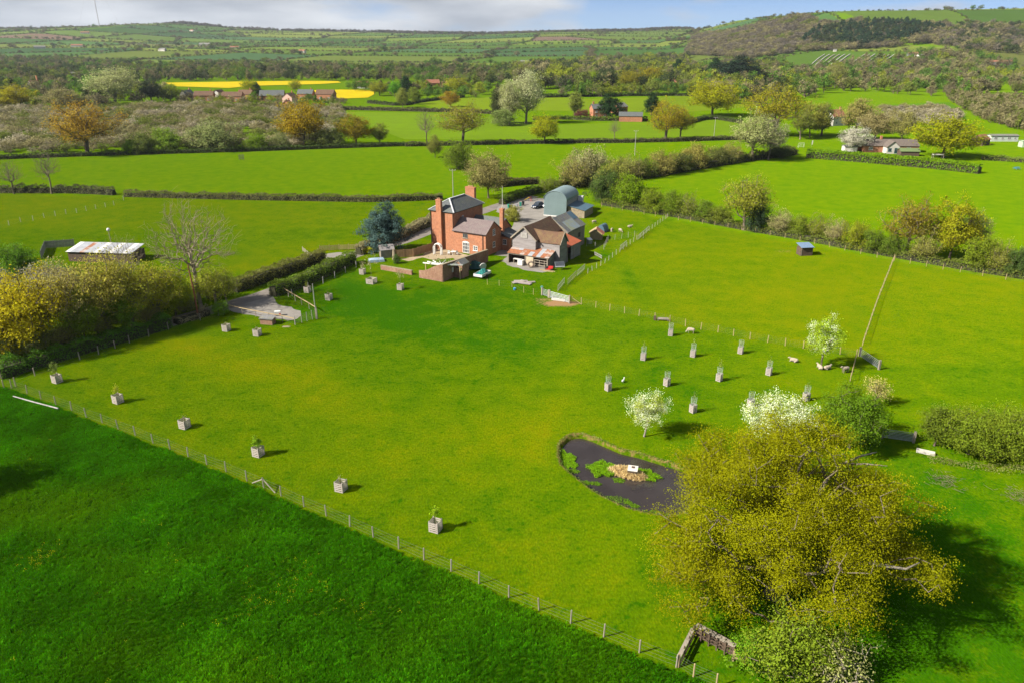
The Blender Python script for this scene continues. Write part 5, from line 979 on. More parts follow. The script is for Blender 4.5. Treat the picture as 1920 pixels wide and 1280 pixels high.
for x in (-.8, 3.2, 8.2): MB().box(x-.1, x+.1, -.2, 0, 0, 2.12).build('post', WOOD, lt)
MB().bar((-.9, -.1, 2.02), (8.5, -.1, 2.05), .16, .2).build('beam', WOOD, lt); MB().box(3.3, 5.0, -.12, -.02, 0, 1.95).build('door', M('cream_boards', (.5, .42, .3), (.4, .33, .23), sc=3), lt)
MB().box(-.85, -.75, .02, 2.5, 0, 2.4).build('end_wall', WOOD_DARK, lt); boards(MB(), .1, 2.6, .1, 2.5, 8.3, 1, 'y').build('end_boards', BOARD_DARK, lt)
fr_ = MB(); 
for x in (5.3, 6.4, 7.5): fr_.box(x-.05, x+.05, -.12, -.03, 0, 1.5)
for z in (.4, .9, 1.4): fr_.box(5.2, 8.1, -.14, -.122, z, z+.12)
fr_.build('hurdle', WOOD, lt); MB().box(-.7, 8.2, 1.75, 1.79, 0, 2.3).build('back_wall', WOOD_DARK, lt)
# slate barn behind
sb = thing('stone_barn', 'long stone barn with patched blue-grey slate roof', 'barn', loc(B0, 0, 13.05), FA)
gable_block(MB(), -1.4, 6.2, .02, 8.6, 4.4, 7.0, 'y').build('wall', STONE_D := M('dark_stone', (.25, .22, .17), (.16, .14, .11), sc=2.6, bump=.7, bsc=5), sb)
gable_roof(MB(), -1.4, 6.2, .1, 8.6, 4.4, 7.0, 'y', .2, .12, .1).build('roof', SLATE_GREY, sb)
MB().slab([(4.0, 1.6, 6.07), (6.32, 1.6, 4.5), (6.32, 6.2, 4.5), (4.0, 6.2, 6.07)], .02).build('sheet_patch', M('blue_grey_sheet', (.24, .29, .33), (.28, .3, .2), sc=.9), sb); MB().slab([(2.6, 6.6, 7.02), (4.4, 6.6, 5.8), (4.4, 8.7, 5.8), (2.6, 8.7, 7.02)], .02).build('sheet_patch', TIN_SLATEBLUE, sb)
MB().box(6.2, 6.26, 5.4, 6.3, 2.2, 3.2).build('hatch', BLACK, sb)
# red lean-to
rl = thing('red_lean_to', 'open-fronted lean-to with an orange-red tin roof', 'lean-to', loc(B0, 0, 0), FA)
ro = MB(); n_ = 24
for i in range(n_):
    y0, y1 = 6.1 + 6.6*i/n_, 6.1 + 6.6*(i+1)/n_; dz = .03*(i % 2); dz1 = .03*((i+1) % 2); ro.slab([(4.6, y0, 4.7+dz), (9.7, y0, 3.1+dz), (9.7, y1, 3.1+dz1), (4.6, y1, 4.7+dz1)], .03)
ro.build('roof', RED_OXIDE, rl)
for y in (6.4, 9.4, 12.4): MB().box(9.3, 9.5, y-.1, y+.1, 0, 3.08).build('post', WOOD, rl)
boards(MB(), 8.0, 12.6, .1, 3.0, 9.4, 1, 'y').build('side_boards', BOARD_DARK, rl); MB().box(4.55, 9.3, 12.5, 12.6, 0, 3.2).build('back_wall', WOOD_DARK, rl)
# dutch barn
D0 = (8.3, 193.5); db = thing('dutch_barn', 'blue-green round-roofed dutch barn', 'barn', D0, FA + R(6))
prof = [(0, 0), (0, 4.3)] + [(3.1 - 3.1*math.cos(math.pi*i/14), 4.3 + 2.2*math.sin(math.pi*i/14)) for i in range(1, 14)] + [(6.2, 4.3), (6.2, 0)]; n_ = len(prof)
MB().add([(a, .0, b) for a, b in prof] + [(a, .06, b) for a, b in prof], [tuple(range(n_)), tuple(reversed(range(n_, 2*n_)))]).build('front_wall', TIN_BLUE, db)
rb = MB()
for i in range(1, 31):
    x = 6.2*i/31; zt = 4.3 + 2.2*math.sqrt(max(0, 1-((x-3.1)/3.1)**2)); rb.box(x-.03, x+.03, -.03, -.002, .25, zt-.1)
rb.build('front_ribs', TIN_BLUE, db); MB().box(-.05, 6.25, -.08, .0, 0, .22).build('plinth', WHITE, db)
rf = MB(); cur = [(-.12 + 6.44*(.5-.5*math.cos(math.pi*i/16)), 4.25 + 2.34*math.sin(math.pi*i/16)) for i in range(17)]; nseg = 30
vs = [(a, -.15 + 9.4*j/nseg, b + .025*(j % 2)) for j in range(nseg+1) for a, b in cur]; rf.add(vs, [(j*17+i, j*17+i+1, (j+1)*17+i+1, (j+1)*17+i) for j in range(nseg) for i in range(16)]); rr = rf.build('curved_roof', TIN_BLUE, db, True); sm = rr.modifiers.new('thick', 'SOLIDIFY'); sm.thickness = .06; sm.offset = -1
MB().box(-.02, .04, .07, 9.0, 0, 4.3).build('side_wall', TIN_BLUE, db); MB().box(6.15, 6.2, .07, 9.0, 2.6, 4.25).build('upper_boarding', WOOD_GREY, db); MB().add([(a, 9.0, b) for a, b in prof] + [(a, 9.06, b) for a, b in prof], [tuple(range(n_)), tuple(reversed(range(n_, 2*n_)))]).build('rear_wall', TIN_BLUE, db)
MB().box(6.3, 7.6, 8.6, 9.6, 2.5, 4.1).build('white_tank', WHITE, db)
MB().box(6.25, 10.8, 1.0, 7.9, 0, 1.95).build('lean_to_wall', STONE, db); MB().slab([(6.2, .75, 3.0), (11.1, .75, 2.05), (11.1, 8.2, 2.05), (6.2, 8.2, 3.0)], .1).build('lean_to_roof', TIN_SLATEBLUE, db)['label'] = 'slate-blue mono-pitch lean-to roof'
MB().add([(6.22, .95, 1.9), (10.8, .95, 1.9), (10.8, .95, 2.0), (6.22, .95, 2.9)], [(0, 1, 2, 3)]).build('lean_to_gable', STONE, db)
# hen house, shelter, sheds
x, y = G(1118, 450); hh = thing('hen_house', 'tan hen house with red and blue felt roofs', 'hen house', (x, y, 0), FA + R(20)); gable_block(MB(), -1.5, 1.3, 0, 2.4, 1.5, 2.5, 'y').build('wall', WOOD_NEW, hh); MB().slab([(-.1, -.2, 2.56), (1.7, -.2, 1.3), (1.7, 2.6, 1.3), (-.1, 2.6, 2.56)], .06).build('roof_slope', M('red_felt', (.55, .2, .13), (.45, .16, .1)), hh); MB().slab([(-.1, -.2, 2.56), (-1.8, -.2, 1.35), (-1.8, 2.6, 1.35), (-.1, 2.6, 2.56)], .06).build('roof_slope', WOOD_NEW, hh)
x, y = G(1126, 436); mb = MB(); nn = 8; pr = [(1.0*math.cos(math.pi*i/nn), 1.75*math.sin(math.pi*i/nn)) for i in range(nn+1)]; mb.add([(a, 0, b) for a, b in pr] + [(a, 2.6, b) for a, b in pr], [tuple(range(nn+1)), tuple(reversed(range(nn+1, 2*nn+2)))] + [(i, i+1, nn+2+i, nn+1+i) for i in range(nn)]); tag(mb.build('pig_ark', TIN_SLATEBLUE, loc=(x, y, 0), rot=(0, 0, FA)), 'dark blue rounded pig ark behind the hen house', 'ark')
x, y = G(1512, 480); fs_ = thing('field_shelter', 'small brown field shelter with a blue-grey roof', 'shelter', (x, y, 0), R(8)); MB().box(-1.3, 1.3, 0, 2.0, 0, 1.75).build('wall', WOOD_DARK, fs_); MB().slab([(-1.45, -.3, 1.85), (1.45, -.3, 1.85), (1.45, 2.3, 2.35), (-1.45, 2.3, 2.35)], .06).build('roof', M('blue_felt', (.16, .24, .36), (.12, .18, .28)), fs_); MB().box(-1.25, -1.15, -.03, 0, .1, 1.7).build('door_post', WOOD, fs_)
ws = thing('white_roofed_shed', 'low shed with a white and red streaked tin roof behind the belt', 'shed', G(188, 492), R(-6))
MB().box(-6.8, 7.2, 0, 4.6, 0, 2.0).build('wall', WOOD_DARK, ws)
for i in range(14):
    mm = RUST_PALE if i in (3,) else GALV if i % 3 else WHITE; MB().slab([(-7+i*1.02, -.3, 2.1), (-7+(i+1)*1.02-.01, -.3, 2.1), (-7+(i+1)*1.02-.01, 4.9, 2.9), (-7+i*1.02, 4.9, 2.9)], .05).build('tin_sheet', mm, ws)
pw = [G(78, 486), G(86, 466), G(140, 462)]; panel_fence('paddock_screen', pw, 1.6, 'weathered timber screen left of the white-roofed shed', WOOD_GREY)
x, y = G(211, 470); pt_ = thing('lamp_post', 'post with a round white lamp beside the white-roofed shed', 'lamp', (x, y, 0)); MB().tube([(0, 0, 0), (0, 0, 4.4)], .07, 6).build('pole', WOOD, pt_); bm = bmesh.new(); bmesh.ops.create_icosphere(bm, subdivisions=2, radius=.38); me = bpy.data.meshes.new('globe'); bm.to_mesh(me); bm.free(); me.materials.append(WHITE); link('globe', me, pt_, (0, 0, 4.6))

# ------------------------------------------------------------------ neighbouring and distant houses
def house(name, label, px, py, rot, Lx, Wy, eave, ridge, wall, roof, cat='house', wins=(), chim=(), group=None, doors=(), xy=None):
    x, y = xy or (G(px, py) if py > 128 else GT(px, py)); z = float(terr(x, y)); t = thing(name, label, cat, (x, y, z), R(rot), group); gable_block(MB(), -Lx/2, Lx/2, -Wy/2, Wy/2, eave, ridge, 'x', -.5).build('wall', wall, t); r_ = gable_roof(MB(), -Lx/2, Lx/2, -Wy/2, Wy/2, eave, ridge, 'x', .3, .15).build('roof', roof, t)
    for u, zb, w, h in wins: window(t, (u, -Wy/2, zb), 0, w, h, 2, 2, fw=.12)
    for u, w in doors: MB().box(u-w/2, u+w/2, -Wy/2-.06, -Wy/2, 0, 2.0).build('door', M_DOOR, t)
    for u in chim: q = MB().box(u-.4, u+.4, -.35, .35, eave, ridge+1.3).build('chimney', BRICK, t)
    return t
GREY_TILE = tile_mat('grey_brown_tile', (.15, .12, .105), (.12, .1, .09), (.16, .14, .1), rough=.9)
M_DOOR = M('teal_door', (.04, .2, .2), (.03, .15, .15))
bw = house('bungalow', 'long brown-roofed bungalow behind the laurel hedge', 1662, 284, -4, 22, 8, 2.7, 4.9, BRICK, GREY_TILE, wins=((-8, 1, 1.6, 1.2), (7, 1, 1.6, 1.2)), chim=(-3,)); gable_block(MB(), -3.2, 1.8, -8, -3.9, 2.8, 4.9, 'y').build('gable_wing_wall', CREAM, bw); gable_roof(MB(), -3.2, 1.8, -8, -2.5, 2.8, 4.9, 'y', .3).build('gable_wing_roof', GREY_TILE, bw); window(bw, (-2, -8, 1.0), 0, 1.3, 1.2, 2, 1, frame=M_DOOR); window(bw, (.4, -8, .2), 0, 1.1, 2.1, 2, 1, frame=M_DOOR, name='door', sill=False)
house('house_extension', 'low white flat porch at the left end of the bungalow', 1592, 284, -4, 5, 4, 2.2, 2.6, CREAM, SLATE, cat='extension')
house('garden_building', 'open green-roofed garden shelter right of the bungalow', 1702, 292, -6, 7, 4, 1.9, 2.9, WOOD_DARK, M('green_felt', (.14, .2, .08), (.1, .14, .06)), cat='shelter')
house('white_cottage', 'white gabled cottage with red roof among tan trees', 1562, 235, 25, 9, 8, 5, 8.2, CREAM, TILE_RED, wins=((-2, 1, 1.3, 1.3), (2, 1, 1.3, 1.3), (-2, 3.4, 1.3, 1.1), (2, 3.4, 1.3, 1.1)), chim=(3.5,))
house('black_barn', 'black boarded barn with a red roof at the right', 1836, 272, 35, 6.5, 5.5, 2.6, 4.4, WOOD_DARK, TILE_RED, cat='barn'); house('mobile_home', 'pale green mobile home right of the black barn', 1878, 265, -2, 12, 4, 2.6, 3.1, M('pale_sage', (.5, .55, .5), (.45, .5, .45)), SLATE_GREY, cat='mobile home', wins=((-4, 1, 1.6, 1), (-1, 1, 1.2, 1), (2, 1, 1.6, 1), (4.6, 1, 1, 1)))
house('green_container', 'pale green cabin cut by the right frame edge', 1925, 276, 0, 6, 3, 2.6, 2.8, M('sage', (.4, .5, .36), (.35, .44, .32)), M('sage_roof', (.4, .5, .36)), cat='cabin')
rb_ = house('brick_farmhouse', 'red brick farmhouse with slate hipped ends behind the cedar', 1122, 223, 10, 9, 8, 6, 8.4, BRICK, SLATE, wins=((-2.5, 1, 1.2, 1.5), (2.5, 1, 1.2, 1.5), (-2.5, 3.8, 1.2, 1.3), (2.5, 3.8, 1.2, 1.3)), chim=(3.6,)); MB().box(-3.8, -3, -.4, .4, 6, 9.8).build('chimney', BRICK, rb_)
house('brick_outbuilding', 'long red brick outbuilding right of the brick farmhouse', 1182, 228, -8, 13, 6, 3.2, 5.2, BRICK, SLATE, cat='outbuilding'); house('brick_outbuilding', 'small rear brick building with a grey roof by the dark pine', 1160, 212, 40, 9, 7, 4, 6.2, BRICK, SLATE_GREY, cat='outbuilding')
for i, (a, b, r_, L, W, e_, rd, wm, rm, lb) in enumerate([
 (352,188,70,9,7,4.6,7.6,CREAM,SLATE,'white gabled cottage at the left end of the brick village'),(385,190,5,14,8,4.4,7.4,BRICK,TILE_BROWN,'long brown-roofed house left in the village'),(412,187,80,9,7,4.6,7.4,CREAM,TILE_BROWN,'cream-gabled house second in the village row'),(438,191,0,15,8,4.2,7.2,BRICK,TILE_BROWN,'long low brick house in the village middle'),(463,188,-10,11,8,4.6,7.6,BRICK,TILE_BROWN,'brick house left of the dark conifer in the village'),(512,190,8,18,9,4.4,8,BRICK,SLATE,'wide slate-roofed house in the village middle'),(545,194,75,9,8,4.5,7.4,M('pinkish_render', (.6,.4,.32),(.5,.33,.27)),TILE_BROWN,'pink gabled house in front of the slate roof'),(575,187,-4,12,8,4.6,7.6,BRICK,SLATE,'slate-roofed brick house right of the pink gable'),(612,188,-8,14,8,4.6,7.8,BRICK,TILE_BROWN,'brown-roofed brick house at the right end of the village'),(540,202,80,6,5,2.8,4.8,BRICK,TILE_RED,'small red garage below the village'),
 (680,166,0,12,7,4,6.6,CREAM,TILE_RED,'white cottage right of the rapeseed'),(812,168,15,12,8,6,9,BRICK,TILE_RED,'distant red farmhouse with tall chimney'),(838,168,-20,10,7,4,7,BRICK,TILE_RED,'distant red barn right of the tall chimney'),(866,170,0,10,7,3.6,6,CREAM,TILE_RED,'pale distant house right of the red barn'),(136,143,0,16,8,3.6,5.2,CREAM,SLATE_GREY,'white bungalow in the left valley wood'),(1255,165,10,12,8,5,8,BRICK,TILE_RED,'red house inside the golden valley trees'),(1292,160,0,14,7,3,5,CREAM,SLATE_GREY,'pale shed roof right of the valley wood')]):
    house('village_house', lb, a, b, r_, L, W, e_, rd, wm, rm, group='village houses', wins=((-L*.25, 1, 1.4, 1.3), (L*.25, 1, 1.4, 1.3)), chim=(L*.35,) if i % 3 != 2 else ())
x, y = G(66, 170); ch_ = thing('gabled_house', 'white gabled house with tall red chimney at far left', 'house', (x, y, 0), R(60)); gable_block(MB(), -4, 4, -4, 4, 5, 9, 'x').build('wall', CREAM, ch_); gable_roof(MB(), -4, 4, -4, 4, 5, 9, 'x').build('roof', TILE_RED, ch_); MB().box(3.4, 4.6, -.6, .6, 0, 13).build('chimney', BRICK, ch_)
for i, (a, b, L, W, e_, rd, wm, lb) in enumerate([(160,64,40,14,5,8,CREAM,'white farm high on the left hill'),(305,97,26,10,5,8,CREAM,'white farmhouse low on the left hill'),(567,100,24,10,5,8,CREAM,'lone white cottage on the middle hill'),(385,86,50,14,5,8,SLATE_GREY,'grey farm buildings on the middle hill'),(145,89,40,12,5,8,CREAM,'white hamlet house left on the hill foot'),(75,92,36,12,5,8,CREAM,'pale hamlet house at far left hill foot'),(360,60,28,10,5,8,CREAM,'white farm by the brown ploughed field'),(985,124,24,12,7,10,CREAM,'white manor in the valley behind the pale willow'),(1000,124,16,10,6,9,CREAM,'white wing beside the manor'),(1080,130,24,12,5,8,CREAM,'white house in the valley left of the pines'),(1160,114,30,12,5,8,BRICK,'pink farm below the hill pines'),(1190,118,22,10,4,7,CREAM,'cream barn right of the pink farm'),(1145,120,20,10,4,7,BRICK,'red-roofed cottage left of the pink farm'),
 (1440,118,34,12,4,6,CREAM,'long white greenhouse at the foot of the hill'),(1710,106,20,12,4,6,SLATE_GREY,'grey barn beside the hillside orchard, left one'),(1725,110,20,12,4,6,CREAM,'pale barn beside the hillside orchard, right one'),(1875,122,40,12,4,6,SLATE_GREY,'long low barn at the right hill foot'),(1565,98,8,6,3,5,CREAM,'tiny white hut at the conifer edge'),(440,92,30,12,4,7,CREAM,'white cottage cluster house in the middle hills'),(1300,98,18,10,4,7,CREAM,'pale cottage on the slope left of the hill wood')]):
    house('hill_house', lb, a, b, random.uniform(-25, 25), L*.75, W*.8, e_, rd, wm, SLATE_GREY if i % 2 else TILE_RED, group='houses on the far hills')

# ------------------------------------------------------------------ fences and gates
def wire_fence(label, pts, h=1.2, w=.1, m=None, step=None, wires=5, name='wire_fence', braces=(), wr=.0045, jitter=.03, netting=0, rail=None, rw=.12):
    """round or square stakes with line wires; each stake its own object"""
    m = m or WOOD; P = [Vector((a, b, 0)) for a, b in pts]
    if step:
        q = []
        for a, b in zip(P[:-1], P[1:]):
            n = max(1, round((b-a).length/step)); q += [a + (b-a)*i/n for i in range(n)]
        P = q + [P[-1]]
    t = thing(name, label, 'fence', P[0]); o = P[0]; pm = shared(('stake', h, w, m.name), lambda: MB().tube([(0, 0, -.1), (0, 0, h*.97), (0, 0, h)], [w/2*1.15, w/2*1.15, w/2*.7], 7).mesh('post', m))
    for p in P: link('post', pm, t, p - o, (random.gauss(0, jitter), random.gauss(0, jitter), random.random()*6), (1, 1, random.uniform(.94, 1.06)))
    mb = MB()
    for k in range(wires):
        z = h*.12 + h*.8*k/max(1, wires-1)
        for a, b in zip(P[:-1], P[1:]): mb.tube([a-o+Vector((0, 0, z)), (a+b)/2-o+Vector((0, 0, z-.015)), b-o+Vector((0, 0, z))], wr, 3, False)
    if netting:
        for a, b in zip(P[:-1], P[1:]):
            n = int((b-a).length/netting)
            for i in range(1, n): q = a + (b-a)*i/n - o; mb.tube([q+Vector((0, 0, h*.12)), q+Vector((0, 0, h*.8))], wr*.8, 3, False)
    if wires: mb.build('line_wire', WIRE, t)
    for i, s in braces: d = (P[i+s]-P[i]).normalized(); MB().bar(P[i]-o+Vector((0, 0, h*.85)), P[i]-o+d*1.7+Vector((0, 0, .05)), .09).build('brace', m, t)
    if rail: 
        for a, b in zip(P[:-1], P[1:]): MB().bar(a-o+Vector((0, 0, rail)), b-o+Vector((0, 0, rail)), rw, rw*.8).build('rail', WOOD_NEW, t)
    return t
wire_fence('long wire fence with grey stakes dividing meadow and paddock', FW, 1.25, .11, WOOD, braces=((15, 1), (15, -1)), wires=4)
MIDF = [(1072,569),(1090,571),(1117,577),(1143,582.5),(1171,587.5),(1198,592.5),(1228,599),(1256,604),(1285,612),(1314,618),(1346,623),(1375,630),(1406,636),(1439,642),(1472,648),(1506,653),(1540,659),(1575,664),(1606,669)]
wire_fence('stock fence with tan stakes crossing behind the tree guards', [G(*q) for q in MIDF], 1.2, .11, WOOD_NEW, netting=.6, braces=((0, 1),))
wire_fence('close-staked fence running up the right field to the hedgerow', [G(1676,487), G(1644,568), G(1617,648)], 1.15, .1, WOOD_NEW, 2.4, rail=1.1, rw=.035)
wire_fence('short fence from the field gate down to the hawthorn', [G(1606,669), G(1600,690), G(1594,714)], 1.2, .11, WOOD_NEW, 2.6, rail=1.1, rw=.035)
wire_fence('stock fence along the foot of the right hedgerow', [G(1128,388), G(1250,410), G(1340,423), G(1500,452), G(1676,490), G(1800,511), G(1930,532)], 1.15, .1, WOOD_NEW, 3.4)
wire_fence('pale stock fence between barn paddock and right field', [G(1252,408), G(1212,437), G(1175,463), G(1134,494), G(1102,513)], 1.1, .09, WOOD_GREY, 2.3, netting=.9)
wire_fence('slender garden stakes in front of the barn apron', [G(914,534), G(936,536), G(960,538), G(982,549), G(1000,553), G(1015,553)], 1.15, .08, WOOD_NEW, wires=3)
wire_fence('thin paddock fence crossing the upper left field', [G(*q) for q in [(-20,431),(17,423),(39,417),(62,414),(83,409),(104,405.5),(124,402),(144,399.5),(162,396),(180,392.5),(198,389),(214,385.5),(232,376)]], 1.3, .12, WOOD_GREY, wires=4)
wire_fence('stakes along the bramble hedge of the left lane', [G(*q) for q in [(8,728),(30,724),(66,704),(150,674),(185,664),(216,653),(243,643),(279,631),(316,618),(376,601),(410,592)]], 1.3, .13, WOOD, wires=3)
wire_fence('stakes along the green hedge beside the lane', [G(*q) for q in [(548,556),(578,543),(606,532),(628,522),(648,512),(668,502)]], 1.3, .12, WOOD_GREY, wires=3)
wire_fence('netted hen run fence behind the barns', [G(1100,462), G(1132,468), G(1140,452), G(1190,444), G(1206,447)], 1.3, .07, WOOD_GREY, 2.0, netting=.4)
wire_fence('green netting fence closing the railed enclosure', [G(554,609), G(566,605), G(576,602), G(586,599), G(595,595)], 1.5, .1, WOOD_GREY, wires=6, netting=.3, wr=.012)
wire_fence('railed fence along the front of the gravel enclosure', [G(430,583), G(455,589), G(480,594), G(505,599), G(530,603), G(553,609)], 1.1, .11, WOOD, wires=3, rail=1.05, name='rail_fence')
wire_fence('railed fence along the back of the gravel enclosure', [G(529,549), G(541,557), G(554,565), G(566,572), G(580,580), G(594,589)], 1.2, .11, WOOD, wires=3, rail=1.15, name='rail_fence')
def rail_fence(label, pts, h, rails, m, step, name='timber_fence', pw=.12):
    t = thing(name, label, 'fence', (*pts[0], 0)); o = Vector((*pts[0], 0)); pm = shared(('rp', h, pw, m.name), lambda: MB().box(-pw/2, pw/2, -pw/2, pw/2, 0, h).mesh('post', m))
    for a, b in zip(pts[:-1], pts[1:]):
        L = math.dist(a, b); n = max(1, round(L/step)); an = math.atan2(b[1]-a[1], b[0]-a[0])
        for i in range(n+1): link('post', pm, t, Vector((a[0]+(b[0]-a[0])*i/n, a[1]+(b[1]-a[1])*i/n, 0)) - o, (0, 0, an))
        for i in range(n):
            for z in rails: p = Vector((a[0]+(b[0]-a[0])*(i+.5)/n, a[1]+(b[1]-a[1])*(i+.5)/n, z)) - o; w = L/n; link('rail', shared(('rl', round(w, 2), m.name), lambda: MB().box(-w/2, w/2, -.085, -.062, 0, .15).mesh('rail', m)), t, p, (0, 0, an))
    return t
rail_fence('new timber rail fence beside the gravel splay', [G(600,471), G(636,469), G(672,468)], 1.3, (.15, .42, .69, .96), WOOD_NEW, 2.2)
rail_fence('white-topped splay fence beside the lane gateway', [G(568,472), G(582,484), G(594,491)], 1.1, (.3, .6, .9), WOOD, 2.2)
rail_fence('short rail fence right of the wooden pen', [G(1374,1238), G(1396,1242), G(1412,1246)], .9, (.3, .6), WOOD_NEW, 1.0)
def gate(label, a, b, h=1.2, bars=6, m=None, name='metal_gate', posts=True):
    m = m or STEEL; t = thing(name, label, 'gate', (*a, 0), math.atan2(b[1]-a[1], b[0]-a[0])); L = math.dist(a, b)
    for k in range(bars): z = .18 + (h-.2)*(k/(bars-1))**1.15; MB().tube([(.1, 0, z), (L-.1, 0, z)], .032, 6).build('bar', m, t)
    for x in (.1, L-.1): MB().tube([(x, 0, .15), (x, 0, h)], .035, 6).build('stile', m, t)
    MB().bar((.12, .035, .2), (L/2, .035, h-.02), .04, .02).build('brace', m, t)
    if posts:
        for x in (-.08, L+.08): MB().box(x-.12, x+.12, -.12, .12, 0, h+.22).build('gate_post', WOOD, t)
    return t
gate('wide silver field gate with a timber post at the paddock entrance', G(1031,559), G(1067,569), 1.25, 6); gate('narrow silver gate left of the wide paddock gate', G(1017,554), G(1028,558), 1.25, 6)
gate('open silver gate below the close-staked fence', G(1612,668), G(1647,692), 1.2, 6); gate('silver field gate under the right hawthorn bushes', G(1655,821), G(1711,829), 1.2, 7)
def hurdle(label, a, b, m, h=1.2, n=7, name='hurdle'):
    t = thing(name, label, 'hurdle', (*a, 0), math.atan2(b[1]-a[1], b[0]-a[0])); L = math.dist(a, b)
    for k in range(n): x = L*k/(n-1); MB().box(x-.06, x+.06, -.02, .02, .05, h).build('slat', m, t)
    for z in (.2, h-.2): MB().box(0, L, .022, .06, z, z+.1).build('rail', m, t)
    return t
hurdle('grey pallet hurdle nearest the paddock gate', G(1046,547), G(1058,532), WOOD_GREY); hurdle('pale slatted hurdle, middle of the three by the gate', G(1065,534), G(1080,519), WOOD); hurdle('grey pallet hurdle beside the red machinery', G(1083,518), G(1096,506), WOOD_GREY)
hurdle('silvery pallet set in the barn paddock fence', G(1163,470), G(1174,461), WOOD_GREY); hurdle('long silvery pallet in the upper paddock fence', G(1196,451), G(1216,433), WOOD_GREY, n=10)
hurdle('low hurdle lying in the grass behind the red lean-to', G(1115,479), G(1128,486), WOOD_GREY, .8)
x, y = G(1048, 563); tr_ = thing('water_trough', 'long white water trough in front of the wide gate', 'trough', (x, y, 0), R(-23)); MB().box(-1.2, 1.2, -.6, -.55, .05, .35).box(-1.2, 1.2, -.25, -.2, .05, .35).box(-1.2, -1.15, -.55, -.25, .05, .35).box(1.15, 1.2, -.55, -.25, .05, .35).box(-1.15, 1.15, -.55, -.25, .02, .08).build('basin', CREAM, tr_); MB().box(-1.14, 1.14, -.54, -.26, .22, .24).build('water', WATER, tr_)
x, y = G(1735, 849); tr_ = thing('water_trough', 'white trough lying on bare ground below the right gate', 'trough', (x, y, 0), R(-28)); MB().box(-.9, .9, -.25, -.2, 0, .32).box(-.9, .9, .2, .25, 0, .32).box(-.9, -.85, -.2, .2, 0, .32).box(.85, .9, -.2, .2, 0, .32).box(-.85, .85, -.2, .2, 0, .06).build('basin', CREAM, tr_)
x, y = G(1243, 601); tr_ = thing('feed_trough', 'timber feed trough at the stock fence', 'trough', (x, y, 0), R(-10)); MB().box(-.9, .9, -.35, .35, .25, .4).build('tray', WOOD, tr_); MB().box(-1.5, -1.1, -.2, .2, 0, .7).build('salt_box', WOOD_DARK, tr_)
for sx in (-.8, .8): MB().box(sx-.05, sx+.05, -.3, .3, 0, .25).build('leg', WOOD, tr_)
# wooden pen at the bottom
pa, pb, pc = G(1300, 1193), G(1374, 1234), G(1272, 1250); pen = thing('sheep_pen', 'L-shaped wooden sheep pen with pale boards at the bottom', 'pen', (*pa, 0), math.atan2(pb[1]-pa[1], pb[0]-pa[0])); L = math.dist(pa, pb)
for k in range(6): MB().box(L*k/5-.05, L*k/5+.05, -.12, -.02, 0, 1.15).build('post', WOOD_DARK, pen)
for z in (.25, .55, .85): MB().box(0, L, -.018, .01, z, z+.13).build('rail', WOOD_DARK, pen)
for k in range(4): MB().box(L*k/4+.02, L*(k+1)/4-.02, .012 + .004*(k % 2), .5, 1.0, 1.05).build('top_board', WOOD, pen)
for k, z in enumerate((.03, .5)): MB().box(0, L, .25, .29, z, z+.46).build('back_board', WOOD_DARK, pen)
lr = math.atan2(pc[1]-pa[1], pc[0]-pa[0]) - pen.rotation_euler.z; Lc = math.dist(pa, pc); q = MB()
for k in range(5): q.box(Lc*k/5+.02, Lc*(k+1)/5-.02, -.25, .05, .75, .8)
sb_ = q.build('side_shelf', WOOD, pen, rot=(0, 0, lr))
for k in range(4): MB().box(Lc*k/3-.05, Lc*k/3+.05, -.05, .05, 0, 1.0).build('post', WOOD_DARK, pen, rot=(0, 0, lr))
for z in (.1, .4): MB().box(0, Lc, .052, .08, z, z+.2).build('side_board', WOOD_DARK, pen, rot=(0, 0, lr))
wire_fence('short stretch of wire fence at the bottom edge right of the pen', [pc, G(1300,1268), G(1343,1286)], 1.25, .11, WOOD_NEW)

# ------------------------------------------------------------------ tree guards and their saplings
def guard_proto(w, h, ns, mesh_top):
    slat = MB().box(-w/2, w/2, -.015, .015, 0, h/ns*.66).mesh('slat', GUARD); post = MB().box(-.045, .045, -.045, .045, 0, h+.06).mesh('post', GUARD); net = None
    if mesh_top:
        mb = MB()
        for k in range(10): t = k*math.pi/5; mb.tube([(w*.42*math.cos(t), w*.42*math.sin(t), h*.8), (w*.55*math.cos(t), w*.55*math.sin(t), h+.95)], .012, 3, False)
        for q in range(4): rr = w*(.43+.035*q); mb.tube([(rr*math.cos(k*math.pi/5), rr*math.sin(k*math.pi/5), h+.05+.29*q) for k in range(11)], .011, 3, False)
        net = mb.mesh('wire_sleeve', NETW)
    return slat, post, net
GUARD = M('pallet_slat', (.42, .37, .33), (.31, .27, .235), sc=2.5, stretch=(.4, .4, 2)); NETW = M('sleeve_wire', (.4, .46, .42), (.3, .36, .32), metal=.2)
GA = guard_proto(.95, 1.1, 5, False); GB = guard_proto(.66, 1.05, 5, True); GC = guard_proto(1.5, 1.0, 4, False)
def guard(px, py, kind, desc, rz, grp):
    x, y = G(px, py); slat, post, net = kind; w = {id(GA): .95, id(GB): .66, id(GC): 1.5}[id(kind)]; h, ns = {id(GA): (1.1, 5), id(GB): (1.05, 5), id(GC): (1.0, 4)}[id(kind)]
    t = thing('tree_guard', 'slatted timber tree guard ' + desc, 'tree guard', (x, y, 0), R(-12 - rz * .7), grp)
    for sx in (-1, 1):
        for sy in (-1, 1): link('post', post, t, (sx*(w/2-.05), sy*(w/2-.05), 0))
    for k in range(ns):
        for s in range(4): a = s*math.pi/2; link('slat', slat, t, (math.sin(a)*w/2, -math.cos(a)*w/2, h*k/ns+.03), (0, random.uniform(-.015, .015), a))
    if net: link('wire_sleeve', net, t)
    return x, y
